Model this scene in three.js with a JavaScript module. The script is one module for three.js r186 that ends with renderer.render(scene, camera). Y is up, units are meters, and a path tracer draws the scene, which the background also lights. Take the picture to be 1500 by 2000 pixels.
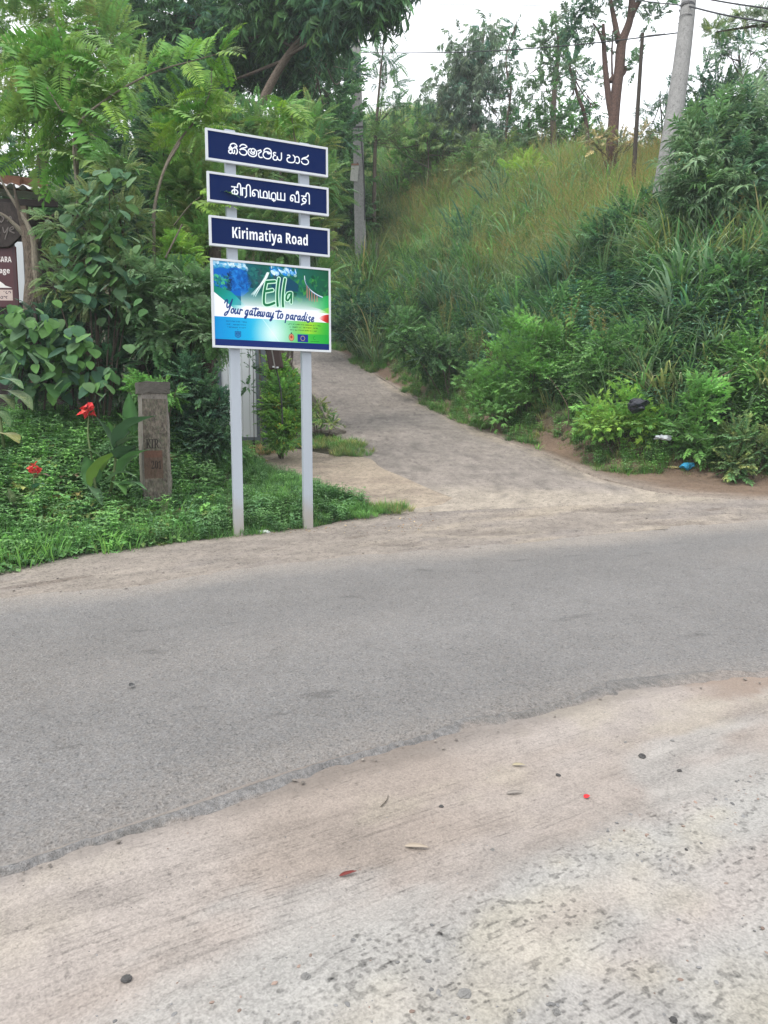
import * as THREE from 'three';
import { mergeGeometries } from 'three/addons/utils/BufferGeometryUtils.js';
import { RoundedBoxGeometry } from 'three/addons/geometries/RoundedBoxGeometry.js';

// ------------------------------------------------------------------ camera, sky, sun, exposure
const scene = new THREE.Scene();
const CAM_Y = 1.55, PITCH = THREE.MathUtils.degToRad(6.7), FOCAL = 1444;      // focal length in pixels of the 1500 x 2000 photograph
const camera = new THREE.PerspectiveCamera(2 * Math.atan(1000 / FOCAL) * 180 / Math.PI, 0.75, 0.1, 900);
camera.position.set(0, CAM_Y, 0);
camera.rotation.x = -PITCH;
scene.add(camera);

const SUN = new THREE.Vector3(-0.35, 0.86, 0.38).normalize();
function overcastSky() {
  const W = 512, H = 256, d = new Float32Array(W * H * 4);
  for (let j = 0; j < H; j++) {
    const el = ((j + 0.5) / H - 0.5) * Math.PI, y = Math.sin(el);
    for (let i = 0; i < W; i++) {
      const az = ((i + 0.5) / W - 0.5) * 2 * Math.PI, x = Math.cos(az) * Math.cos(el), z = Math.sin(az) * Math.cos(el);
      const c = Math.max(0, x * SUN.x + y * SUN.y + z * SUN.z);
      const up = Math.max(0, y);
      const cloud = 0.03 * Math.sin(x * 7 + z * 3) * Math.sin(z * 6 - x * 2.5 + y * 4) + 0.02 * Math.sin(x * 17 - y * 9 + z * 13);
      const L = 0.80 + 0.10 * up + 0.42 * Math.pow(c, 5) + cloud, o = (j * W + i) * 4;
      const below = y < 0 ? 0.35 : 1;
      d[o] = L * 0.965 * below; d[o + 1] = L * 0.99 * below; d[o + 2] = L * 1.045 * below; d[o + 3] = 1;
    }
  }
  const t = new THREE.DataTexture(d, W, H, THREE.RGBAFormat, THREE.FloatType);
  t.mapping = THREE.EquirectangularReflectionMapping; t.magFilter = THREE.LinearFilter; t.needsUpdate = true;
  return t;
}
scene.background = scene.environment = overcastSky();
const sun = new THREE.DirectionalLight(new THREE.Color(1, 0.95, 0.87), 1.1);
sun.position.copy(SUN).multiplyScalar(60); sun.shadow.radius = 34; sun.castShadow = true;
sun.shadow.mapSize.set(2048, 2048);
Object.assign(sun.shadow.camera, { left: -40, right: 40, top: 40, bottom: -40, near: 1, far: 160 });
scene.add(sun, sun.target);
const EXPOSURE = 2.15;
scene.fog = new THREE.FogExp2(new THREE.Color(0.9, 0.95, 1.0), 0.0015);

// ------------------------------------------------------------------ small tools
function rng(seed) { let a = seed >>> 0; return () => { a = (a + 0x6d2b79f5) | 0; let t = Math.imul(a ^ (a >>> 15), 1 | a); t = (t + Math.imul(t ^ (t >>> 7), 61 | t)) ^ t; return ((t ^ (t >>> 14)) >>> 0) / 4294967296; }; }
let R = rng(7);
const rr = (a, b) => a + (b - a) * R(), pick = (a) => a[Math.floor(R() * a.length)];
const clamp = (x, a = 0, b = 1) => Math.min(b, Math.max(a, x)), lerp = (a, b, t) => a + (b - a) * t;
const smooth = (a, b, x) => { const t = clamp((x - a) / (b - a)); return t * t * (3 - 2 * t); };
const V = (x, y, z) => new THREE.Vector3(x, y, z);
const HASH = new Float32Array(65536); { const h = rng(99); for (let i = 0; i < 65536; i++) HASH[i] = h(); }
function noise(x, y) {
  const ix = Math.floor(x), iy = Math.floor(y), fx = x - ix, fy = y - iy, u = fx * fx * (3 - 2 * fx), v = fy * fy * (3 - 2 * fy);
  const h = (a, b) => HASH[((a & 255) << 8) | (b & 255)];
  return lerp(lerp(h(ix, iy), h(ix + 1, iy), u), lerp(h(ix, iy + 1), h(ix + 1, iy + 1), u), v);
}
const fbm = (x, y, n = 4) => { let s = 0, a = 0.5, t = 0; for (let i = 0; i < n; i++) { s += a * noise(x, y); t += a; a *= 0.5; x = x * 2.03 + 17.1; y = y * 2.03 + 5.3; } return s / t; };
const used = new Map();
function numbered(name) { const n = used.get(name) ?? 0; used.set(name, n + 1); return n ? name + '_' + String(n).padStart(3, '0') : name; }
function tag(o, label, category, group) { o.userData.label = label; o.userData.category = category; if (group) o.userData.group = group; return o; }
function thing(name, label, category, pos = [0, 0, 0], turn = 0, group) {
  const o = new THREE.Group(); o.name = numbered(name); o.position.set(...pos); o.rotation.y = turn; scene.add(o);
  return tag(o, label, category, group);
}
function mesh(name, geo, mat, parent = scene) {
  const m = new THREE.Mesh(geo, mat); m.name = parent === scene ? numbered(name) : name; m.castShadow = m.receiveShadow = true; parent.add(m); return m;
}
function struct(name, geo, mat) { const m = mesh(name, geo, mat); m.userData.kind = 'structure'; return m; }
function shiftGeo(g, x, y, z, rx = 0, ry = 0, rz = 0) { const m = new THREE.Matrix4().makeRotationFromEuler(new THREE.Euler(rx, ry, rz)); m.setPosition(x, y, z); return g.applyMatrix4(m); }
function box(w, h, d, x, y, z, r = 0) { const g = r ? new RoundedBoxGeometry(w, h, d, 2, r) : new THREE.BoxGeometry(w, h, d); return shiftGeo(g, x, y, z); }
const hex = (h) => new THREE.Color(h);
const mul = (c, k) => [c[0] * k, c[1] * k, c[2] * k];

// ------------------------------------------------------------------ from the photograph to the ground
function ray(px, py) {
  const x = (px - 750) / FOCAL, u = (1000 - py) / FOCAL, c = Math.cos(PITCH), s = Math.sin(PITCH);
  return V(x, u * c - s, -(c + u * s));
}
const at = (px, py, depth) => ray(px, py).multiplyScalar(depth).add(camera.position);

// ------------------------------------------------------------------ terrain
const PROF = [[-40, -1.2], [0, 0], [7.5, 0.417], [9.5, 0.70], [11.5, 1.0], [13.5, 1.37], [16.5, 1.89], [19.5, 2.63], [23, 3.61], [26, 4.3], [32, 5], [60, 5.5], [500, 5.6]];
function profile(d) {
  let i = 1; while (i < PROF.length - 2 && d > PROF[i + 1][0]) i++;
  if (d < 0) return d * 0.0555 * (d < -10 ? 10 / -d : 1);
  const p = PROF, k = (j) => (p[j + 1][1] - p[j - 1][1]) / (p[j + 1][0] - p[j - 1][0]);
  const [x0, y0] = p[i], [x1, y1] = p[i + 1], h = x1 - x0, t = clamp((d - x0) / h), m0 = k(i) * h, m1 = (i + 2 < p.length ? k(i + 1) : 0) * h;
  const t2 = t * t, t3 = t2 * t;
  return (2 * t3 - 3 * t2 + 1) * y0 + (t3 - 2 * t2 + t) * m0 + (-2 * t3 + 3 * t2) * y1 + (t3 - t2) * m1;
}
const ridge = (x, z) => 3.0 * smooth(25, 43, -z) * (1 - smooth(1.5, 7, x)) * smooth(-26, -12, x);
const base = (x, z) => profile(-z) + ridge(x, z) + 0.006 * (fbm(x * 1.3, z * 1.3, 2) - 0.5);
function march(px, py, H, far = 90) {
  const r = ray(px, py); let t0 = 0.5, t = 0.5;
  const below = (t) => CAM_Y + r.y * t < H(r.x * t, r.z * t);
  while (t < far && !below(t)) { t0 = t; t += 0.02 + t * 0.01; }
  for (let i = 0; i < 24; i++) { const m = (t0 + t) / 2; if (below(m)) t = m; else t0 = m; }
  return [r.x * t, r.z * t];
}
const onBase = (list) => list.map(([px, py]) => march(px, py, base));
// signed distance to a polyline, positive on its right-hand side when walked from first to last point
function sdLine(line, x, z) {
  let best = 1e9, sign = 1;
  for (let i = 0; i + 1 < line.length; i++) {
    const [ax, az] = line[i], [bx, bz] = line[i + 1], dx = bx - ax, dz = bz - az, t = clamp(((x - ax) * dx + (z - az) * dz) / (dx * dx + dz * dz));
    const ex = x - ax - dx * t, ez = z - az - dz * t, d = ex * ex + ez * ez;
    if (d < best) { best = d; sign = dx * (z - az) - dz * (x - ax) > 0 ? 1 : -1; }
  }
  return Math.sqrt(best) * sign;
}
function spline(points, n) {
  const c = new THREE.CatmullRomCurve3(points.map(([x, z]) => V(x, 0, z)), false, 'centripetal');
  return c.getSpacedPoints(n).map((p) => [p.x, p.z]);
}
// the foot of the bank, from far up the lane to far along the main road
const laneRightPx = [[650, 678], [690, 700], [722, 720], [752, 738], [795, 762], [825, 778], [858, 795], [915, 822], [1000, 852], [1080, 878], [1140, 905], [1200, 918], [1290, 925], [1400, 942], [1500, 948]];
const BANK = spline([[-30, -38], [-14, -33], [-6, -28.5], ...onBase(laneRightPx), [6.4, -9.7], [10, -10.6], [18, -13], [40, -19], [90, -30]], 160);
const leftEdgePx = [[0, 1116], [130, 1086], [240, 1072], [330, 1060], [466, 1047], [540, 1038], [610, 1030], [680, 1014], [728, 1000]];
const LEFTEDGE = spline([[-40, 4], [-12, -0.6], [-5.2, -4.6], ...onBase(leftEdgePx)], 90);
const driveLowPx = [[380, 878], [480, 896], [540, 915], [600, 938], [650, 955], [690, 970], [728, 1000]];
const DRIVELOW = spline(onBase(driveLowPx), 30);
const bankD = (x, z) => -sdLine(BANK, x, z);
const leftD = (x, z) => sdLine(LEFTEDGE, x, z) * -1;
function bank(x, z) {
  const d = bankD(x, z); if (d < 0) return 0;
  const far = smooth(15, 30, -z), cap = lerp(6.3, lerp(10.8, 6.3, smooth(3, 9, x)), far);
  const rise = d < 0.25 ? d * 0.5 : 0.125 + (d - 0.25) * 1.12;
  const h = cap * (1 - Math.exp(-rise / cap * 1.25));
  return h + (fbm(x * 0.5, z * 0.5, 3) - 0.5) * 0.7 * smooth(0.3, 3, d) - 0.12 * Math.max(0, d - 14);
}
function mound(x, z) {
  const d = leftD(x, z); if (d < 0 || z > 0) return 0;
  const dr = Math.max(0, sdLine(DRIVELOW, x, z));
  const w = 1 - smooth(-2.6, -1.5, x);
  const big = 0.85 * smooth(0, 2.3, d) + 0.05 * Math.max(0, Math.min(6, d - 2.3));
  const small = 0.2 * smooth(0, 0.7, Math.min(d, dr));
  return lerp(small * (x < 0.4 && z > -11 ? 1 : 0), big, w) * smooth(-11.6, -9.6, z) + 0.5 * smooth(12.5, 16, -z) * smooth(-2.5, -5, x);
}
const H = (x, z) => base(x, z) + bank(x, z) + mound(x, z);
const hit = (px, py) => { const [x, z] = march(px, py, H); return V(x, H(x, z), z); };
const EDGE_A = V(0.8704, 0, -0.4924), EDGE_S = V(-0.4924, 0, -0.8704);        // along and across the main road
const toWorld = ([a, s]) => [EDGE_A.x * a + EDGE_S.x * s, EDGE_A.z * a + EDGE_S.z * s];
const toRoad = (x, z) => [EDGE_A.x * x + EDGE_A.z * z, EDGE_S.x * x + EDGE_S.z * z];

// ------------------------------------------------------------------ textures
function dataTex(w, h, f, srgb = false, wrap = THREE.RepeatWrapping) {
  const d = new Uint8Array(w * h * 4);
  for (let j = 0; j < h; j++) for (let i = 0; i < w; i++) { const c = f(i, j), o = (j * w + i) * 4; d[o] = clamp(c[0]) * 255; d[o + 1] = clamp(c[1]) * 255; d[o + 2] = clamp(c[2]) * 255; d[o + 3] = 255; }
  const t = new THREE.DataTexture(d, w, h); t.wrapS = t.wrapT = wrap; t.magFilter = THREE.LinearFilter; t.minFilter = THREE.LinearMipmapLinearFilter; t.generateMipmaps = true;
  if (srgb) t.colorSpace = THREE.SRGBColorSpace; t.needsUpdate = true; return t;
}
function canvasTex(w, h, draw) {
  const c = document.createElement('canvas'); c.width = w; c.height = h; draw(c.getContext('2d'), w, h);
  const t = new THREE.CanvasTexture(c); t.colorSpace = THREE.SRGBColorSpace; t.anisotropy = 8; return t;
}
// a periodic value noise for tiles
function tileNoise(n, cells, seed) {
  const h = rng(seed), g = new Float32Array(cells * cells); for (let i = 0; i < g.length; i++) g[i] = h();
  return (i, j) => { const x = i / n * cells, y = j / n * cells, ix = Math.floor(x), iy = Math.floor(y), fx = x - ix, fy = y - iy, u = fx * fx * (3 - 2 * fx), v = fy * fy * (3 - 2 * fy), q = (a, b) => g[((b % cells) * cells) + (a % cells)];
    return lerp(lerp(q(ix, iy), q(ix + 1, iy), u), lerp(q(ix, iy + 1), q(ix + 1, iy + 1), u), v); };
}
const TN = 1024;
const n512 = tileNoise(TN, 512, 1), n256 = tileNoise(TN, 256, 2), n128 = tileNoise(TN, 128, 3), n32 = tileNoise(TN, 32, 4), n8 = tileNoise(TN, 8, 5);
// asphalt chips: pale and dark stones bound in grey
const asphaltMap = dataTex(TN, TN, (i, j) => {
  const chip = n256(i, j), fine = n512(i, j), mid = n32(i, j), big = n8(i, j);
  let v = 0.70 + (chip - 0.5) * 0.34 + (fine - 0.5) * 0.26 + (mid - 0.5) * 0.07 + (big - 0.5) * 0.05;
  if (chip > 0.86) v += 0.14; if (chip < 0.13) v -= 0.14;
  const w = (n128(i, j) - 0.5) * 0.03;
  return [v + w, v, v - w];
});
const asphaltBump = dataTex(TN, TN, (i, j) => { const v = n256(i, j) * 0.6 + n512(i, j) * 0.4; return [v, v, v]; });
// worn concrete and dusty old tar for the lane
const laneMap = dataTex(TN, TN, (i, j) => {
  const a = n128(i, j), b = n256(i, j), c = n32(i, j);
  let v = 0.74 + (a - 0.5) * 0.26 + (b - 0.5) * 0.22 + (c - 0.5) * 0.16 + (n8(i, j) - 0.5) * 0.1;
  if (a < 0.22 && c < 0.55) v -= 0.2;
  return [v * 1.01, v, v * 0.985];
});
const roughNoise = dataTex(512, 512, (() => { const a = tileNoise(512, 16, 11), b = tileNoise(512, 64, 12), c = tileNoise(512, 200, 13); return (i, j) => { const v = 0.45 * a(i, j) + 0.35 * b(i, j) + 0.2 * c(i, j); return [v, v, v]; }; })());
const barkMap = dataTex(256, 512, (() => { const a = tileNoise(512, 32, 21), b = tileNoise(512, 128, 22); return (i, j) => { const g = a(i * 4 % 512, j), v = 0.62 + (g - 0.5) * 0.5 + (b(i * 2 % 512, j) - 0.5) * 0.35; return [v, v * 0.98, v * 0.95]; }; })());

// ------------------------------------------------------------------ sheets of ground
function loft(A, B, m, lift, colour, opt = {}) {
  const n = A.length - 1, pos = [], col = [], uv = [], idx = [], scale = opt.uv ?? 1;
  for (let i = 0; i <= n; i++) for (let j = 0; j <= m; j++) {
    const t = opt.ease ? opt.ease(j / m) : j / m; let x = lerp(A[i][0], B[i][0], t), z = lerp(A[i][1], B[i][1], t);
    if (opt.wobble) { const k = opt.wobble(j / m, x, z); const dx = B[i][0] - A[i][0], dz = B[i][1] - A[i][1], L = Math.hypot(dx, dz) || 1; x += dx / L * k; z += dz / L * k; }
    pos.push(x, (opt.flat ?? H)(x, z) + (typeof lift === 'function' ? lift(x, z, i / n, j / m) : lift) - (opt.skirt && (j === 0 || j === m || i === 0 || i === n) ? opt.skirt : 0), z); col.push(...colour(x, z, i / n, j / m));
    const [a, s] = toRoad(x, z); if (opt.uvRoad) uv.push(...opt.uvRoad(a, s)); else uv.push(a * scale, s * scale);
    if (i < n && j < m) { const p = i * (m + 1) + j, q = p + m + 1; idx.push(p, p + 1, q, q, p + 1, q + 1); }
  }
  const g = new THREE.BufferGeometry(); g.setAttribute('position', new THREE.Float32BufferAttribute(pos, 3)); g.setAttribute('color', new THREE.Float32BufferAttribute(col, 3)); g.setAttribute('uv', new THREE.Float32BufferAttribute(uv, 2)); g.setIndex(idx); g.computeVertexNormals();
  const nn = g.attributes.normal; let up = 0; for (let i = 0; i < nn.count; i += 17) up += nn.getY(i);
  if (up < 0) { for (let i = 0; i < idx.length; i += 3) { const k = idx[i]; idx[i] = idx[i + 1]; idx[i + 1] = k; } g.setIndex(idx); g.computeVertexNormals(); }
  return g;
}
const ASPHALT = [0.190, 0.183, 0.177], DUST = [0.30, 0.262, 0.225], SOIL = [0.19, 0.128, 0.085], PINK = [0.238, 0.210, 0.188], PALE = [0.244, 0.235, 0.219];
const mix3 = (a, b, t) => [lerp(a[0], b[0], t), lerp(a[1], b[1], t), lerp(a[2], b[2], t)];

// the ground itself: one sheet, fine near the camera and coarse towards the horizon
{
  const axis = (lo, hi, step, reach) => { const a = []; for (let x = lo; x <= hi + 1e-6; x += step) a.push(x); let s = step, x = hi; while (x < reach) { s *= 1.25; x += s; a.push(x); } s = step; x = lo; while (x > -reach) { s *= 1.25; x -= s; a.unshift(x); } return a; };
  const xs = axis(-9, 12, 0.2, 450), zs = axis(-32, 3, 0.2, 450), pos = [], col = [], uv = [], idx = [];
  zs.forEach((z, j) => xs.forEach((x, i) => {
    const b = bankD(x, z); pos.push(x, H(x, z) - 0.03 - (b < 0 && leftD(x, z) < 0 ? 0.02 : 0), z);
    const k = fbm(x * 0.9, z * 0.9, 3), c = b > 0.1 ? mix3([0.045, 0.055, 0.025], [0.08, 0.07, 0.04], k) : mix3([0.05, 0.06, 0.028], [0.10, 0.08, 0.05], k);
    col.push(...mix3(c, SOIL, b > -0.3 ? 1 - smooth(0.1, 0.6, b) : 0)); uv.push(x * 0.6, z * 0.6);
    if (i + 1 < xs.length && j + 1 < zs.length) { const p = j * xs.length + i, q = p + xs.length; idx.push(p, q, p + 1, p + 1, q, q + 1); }
  }));
  const g = new THREE.BufferGeometry(); g.setAttribute('position', new THREE.Float32BufferAttribute(pos, 3)); g.setAttribute('color', new THREE.Float32BufferAttribute(col, 3)); g.setAttribute('uv', new THREE.Float32BufferAttribute(uv, 2)); g.setIndex(idx); g.computeVertexNormals();
  struct('ground', g, new THREE.MeshStandardMaterial({ vertexColors: true, map: laneMap, bumpMap: roughNoise, bumpScale: 0.05, roughness: 1 }));
}

// near edge and far edge of the tarred main road, in road coordinates (along, across) and photograph points
const NEAR_PTS = [[-30, 0.5], [-8, 2.2], [-1.5, 2.47], [0, 2.55], [0.55, 2.6], [1.14, 2.66], [1.8, 2.655], [2.49, 2.63], [3.14, 2.55], [3.7, 2.38], [4.6, 2.1], [8, 1.2], [14, -0.4], [40, -8]];
const EDGE_AT = (a) => { const q = NEAR_PTS; let i = 0; while (i < q.length - 2 && q[i + 1][0] < a) i++; const p0 = q[Math.max(0, i - 1)], p1 = q[i], p2 = q[i + 1], p3 = q[Math.min(q.length - 1, i + 2)], h = p2[0] - p1[0], t = (a - p1[0]) / h, m0 = (p2[1] - p0[1]) / (p2[0] - p0[0]) * h, m1 = (p3[1] - p1[1]) / (p3[0] - p1[0]) * h; return (2 * t ** 3 - 3 * t * t + 1) * p1[1] + (t ** 3 - 2 * t * t + t) * m0 + (3 * t * t - 2 * t ** 3) * p2[1] + (t ** 3 - t * t) * m1; };
const NEAR = Array.from({ length: 901 }, (_, i) => { const a = lerp(-30, 40, i / 900); return toWorld([a, EDGE_AT(a)]); });
const farPx = [[0, 1168], [200, 1152], [350, 1132], [480, 1112], [700, 1086], [900, 1072], [1100, 1052], [1300, 1032], [1500, 1016]];
const FARSIDE = spline([[-40, 5.5], [-12, 0.4], [-5.4, -3.9], ...onBase(farPx), [7.5, -8.6], [11, -9.2], [18, -11.4], [42, -17]], 900);
{
  const ragged = (x, z) => 0.05 * (fbm(x * 3.1, z * 3.1, 4) - 0.5) + 0.02 * (noise(x * 22, z * 22) - 0.5);
  const colour = (x, z, u, v) => {
    const [a, s] = toRoad(x, z), k = fbm(a * 0.35, s * 1.6, 3), k2 = fbm(a * 1.2 + 9, s * 3.1, 3);
    let c = mul(ASPHALT, 0.93 + 0.16 * k + 0.10 * (k2 - 0.5)) ; c = mul(c, 1 - 0.07 * smooth(0.5, 0.75, fbm(a * 0.5 + 77, s * 0.7 + 5, 3)) + 0.05 * Math.exp(-(((s - 4.0) / 0.5) ** 2)) + 0.05 * Math.exp(-(((s - 5.6) / 0.5) ** 2))); c = mix3(c, DUST, 0.35 * smooth(0.10, 0.0, v - 0.02) * fbm(a * 1.5, s * 2, 3));
    c = mix3(c, DUST, 0.16 * smooth(0.45, 0.8, fbm(a * 0.22 + 3, s * 0.9 + 1, 3)) + 0.05);
    const band = 0, unused = 1 - smooth(0.012, 0.03, v + 0.012 * (fbm(a * 2.2, 4.4, 3) - 0.5));       // the ravelled near edge: darker, stones bare
    c = mix3(c, [0.125, 0.116, 0.104], band * 0.72 * (0.55 + 0.9 * noise(a * 30, s * 30)) * smooth(0.35, 0.6, fbm(a * 0.8 + 2, 7, 2) + 0.14));
    const f = smooth(0.84, 1.0, v + 0.10 * (fbm(a * 1.1, s * 3, 4) - 0.5)); c = mix3(c, [0.32, 0.285, 0.25], f * 0.85);
    if (noise(a * 3.3 + 40, s * 7.7) > 0.945 && v > 0.1 && v < 0.9) c = mul(c, 0.72);       // small tar stains
    return c;
  };
  const ease = (t) => t < 0.16 ? t * 0.375 : 0.06 + (t - 0.16) * 0.94 / 0.84;
  const g = loft(NEAR, FARSIDE, 130, (x, z, u, v) => lerp(-0.014, 0.011, smooth(0, 0.04, ease(v))) - 0.007 * smooth(0.9, 1, v) - (v === 0 ? 0.03 : 0), (x, z, u, v) => colour(x, z, u, ease(v)), { ease, flat: base, uv: 0.55, wobble: (v, x, z) => (v === 0 ? 0.03 : v === 1 ? ragged(x, z) * 4 : 0) });
  struct('main_road', g, new THREE.MeshStandardMaterial({ vertexColors: true, map: asphaltMap, bumpMap: asphaltBump, bumpScale: 0.006, roughness: 0.93 }));
}

// the near side: dusty smoothed concrete by the tar, rough pale concrete at the photographer's feet
const AW = 2048, AH = 1024, A0 = -1, A1 = 5, S0 = -0.2, S1 = 2.8;
const apronHeight = new Float32Array(AW * AH);
const apronMap = dataTex(AW, AH, (i, j) => {
  const a = lerp(A0, A1, i / AW), s = lerp(S0, S1, j / AH);
  const edge = 1.80 + 0.16 * (fbm(a * 1.7, s * 2.1, 3) - 0.5) + 0.05 * (fbm(a * 9, s * 9, 2) - 0.5), B = 1 - smooth(edge - 0.16, edge + 0.12, s + 0.12 * (fbm(a * 6 + 40, s * 8, 4) - 0.5));
  const fine = noise(i * 0.83, j * 0.83), f2 = noise(i * 0.41 + 7, j * 0.41 + 3), f3 = fbm(a * 14, s * 14, 3), low = fbm(a * 1.1 + 5, s * 1.9 + 2, 4), low2 = fbm(a * 0.7 + 15, s * 2.4 + 8, 3), low3 = fbm(a * 2.3 + 31, s * 3.1, 3);
  // smooth band
  let c = mix3(PINK, mul(PINK, 1.16), low);
  c = mix3(c, [0.212, 0.175, 0.146], 0.75 * smooth(0.46, 0.72, low2));
  c = mix3(c, [0.292, 0.258, 0.205], 0.5 * smooth(0.55, 0.8, low3));
  const wide = noise(a * 0.9, s * 34), thin = noise(a * 3.4 + 1.7 * noise(a * 2, s * 3), s * 120), broom = smooth(1.72, 1.95, s) * (1 - smooth(2.2, 2.55, s)) * (1 - 0.55 * smooth(1.4, 2.6, a));
  let streak = broom * (smooth(0.6, 0.95, thin) * 0.17 + (wide - 0.5) * 0.09);
  const dent = smooth(0.80, 0.95, noise(a * 16, s * 150)) * 0.22 * (0.3 + broom) * smooth(0.4, 0.6, fbm(a * 1.3, s * 2, 2));
  const dash = smooth(0.74, 0.92, noise(a * 24 + 9, s * 190)) * 0.20 * smooth(0.42, 0.62, fbm(a * 2.4 + 3, s * 5 + 77, 3)), blot = smooth(0.52, 0.68, fbm(a * 1.9 + 120, s * 6 + 20, 4)) * 0.13, grey = smooth(0.56, 0.74, fbm(a * 1.2 + 210, s * 3 + 60, 4));
  c = mix3(c, [0.262, 0.25, 0.232], 0.7 * grey);
  let v = 0.99 + (fine - 0.5) * 0.42 + (f2 - 0.5) * 0.22 - 0.28 * smooth(0.86, 0.97, noise(i * 0.31 + 50, j * 0.31)) + (f3 - 0.5) * 0.22 - streak - dent - dash - blot;
  // rough pale concrete
  let p = mix3(PALE, mul(PALE, 1.14), low);
  p = mix3(p, [0.31, 0.282, 0.222], 0.55 * smooth(0.5, 0.72, low3));
  p = mix3(p, [0.292, 0.245, 0.22], 0.5 * smooth(0.54, 0.75, low2));
  p = mix3(p, [0.185, 0.181, 0.174], 0.55 * smooth(0.6, 0.78, fbm(a * 1.6 + 50, s * 2.6 + 9, 4)));
  const pits = smooth(0.66, 0.84, fbm(a * 30 + 3, s * 34, 3)) * smooth(0.35, 0.6, fbm(a * 2.2 + 71, s * 2.7, 3));
  const gr = smooth(0.78, 0.92, noise(a * 62, s * 70)) * 0.35 * smooth(0.4, 0.65, fbm(a * 2.7 + 20, s * 3.3 + 30, 2));
  const chip = smooth(0.70, 0.84, noise(a * 46 + 3 * noise(a * 9, s * 9), s * 105)) * 0.42 * smooth(0.44, 0.62, fbm(a * 2.2 + 310, s * 3 + 40, 4)), vein = (1 - smooth(0, 0.03, Math.abs(fbm(a * 7 + 400, s * 9, 4) - 0.5))) * 0.16;
  const vp = 0.98 + (fine - 0.5) * 0.42 + (f2 - 0.5) * 0.26 + (fbm(a * 7, s * 8, 4) - 0.5) * 0.34 - pits * 0.36 - gr * 0.7 - chip - vein;
  let out = mix3(mul(c, v), mul(p, vp), B);
  // sand washed to the tar edge on the right, a brown stain on the pale concrete
  const sand = smooth(0.0, 0.35, a - 3.15 + 0.5 * (fbm(a * 4, s * 5, 3) - 0.5)) * smooth(2.2, 2.32, s + 0.12 * (f3 - 0.5)); out = mix3(out, mul([0.185, 0.142, 0.112], 0.85 + 0.4 * fine), sand * 0.9);
  const stain = 1 - smooth(0.02, 0.24, Math.hypot((a - 2.52) * 0.7, (s - 1.33) * 1.3) + 0.2 * (f3 - 0.5)); out = mix3(out, [0.21, 0.165, 0.14], stain * 0.7);
  // grit along the foot of the tar
  out = mul(out, 1 - 0.3 * smooth(2.48, 2.62, s + 0.15 * (f3 - 0.5)) * (0.5 + fine));
  apronHeight[j * AW + i] = 0.5 + 0.16 * (f3 - 0.5) + 0.12 * (f2 - 0.5) + 0.14 * (fine - 0.5) - 0.5 * pits * B - 0.5 * chip * B - 0.5 * streak - 0.4 * dent - 0.4 * dash;
  return [Math.sqrt(out[0]), Math.sqrt(out[1]), Math.sqrt(out[2])].map((x) => { const l = x * x; return l <= 0.0031308 ? l * 12.92 : 1.055 * Math.pow(l, 1 / 2.4) - 0.055; });
}, true, THREE.MirroredRepeatWrapping);
const apronBump = dataTex(AW, AH, (i, j) => { const v = apronHeight[j * AW + i]; return [v, v, v]; }, false, THREE.MirroredRepeatWrapping);
const apronBase = (x, z) => { const [a, s] = toRoad(x, z); const B = 1 - smooth(1.65, 1.95, s), away = smooth(0.0, 0.35, EDGE_AT(clamp(a, -29, 39)) - s); return base(x, z) + (fbm(x * 2.2, z * 2.2, 3) - 0.5) * 0.03 * away + (fbm(x * 9, z * 9, 3) - 0.5) * 0.010 * B * away + 0.012 * away * (1 - smooth(1.74, 1.84, s + 0.1 * (fbm(a * 2, s * 2, 2) - 0.5))); };
{
  const far = NEAR.map(([x, z]) => { const [a, s] = toRoad(x, z); return toWorld([a, s + 0.12]); }), near = NEAR.map(([x, z]) => { const [a, s] = toRoad(x, z); return toWorld([a, s - 9]); });
  const g = loft(far, near, 260, 0, () => [1, 1, 1], { flat: apronBase, ease: (t) => t < 0.8 ? t * 0.22 / 0.8 : 0.22 + (t - 0.8) * 0.78 / 0.2, uvRoad: (a, s) => [(a - A0) / (A1 - A0), (s - S0) / (S1 - S0)] });
  struct('concrete_apron', g, new THREE.MeshStandardMaterial({ map: apronMap, bumpMap: apronBump, bumpScale: 0.010, roughness: 0.95 }));
}

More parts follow.
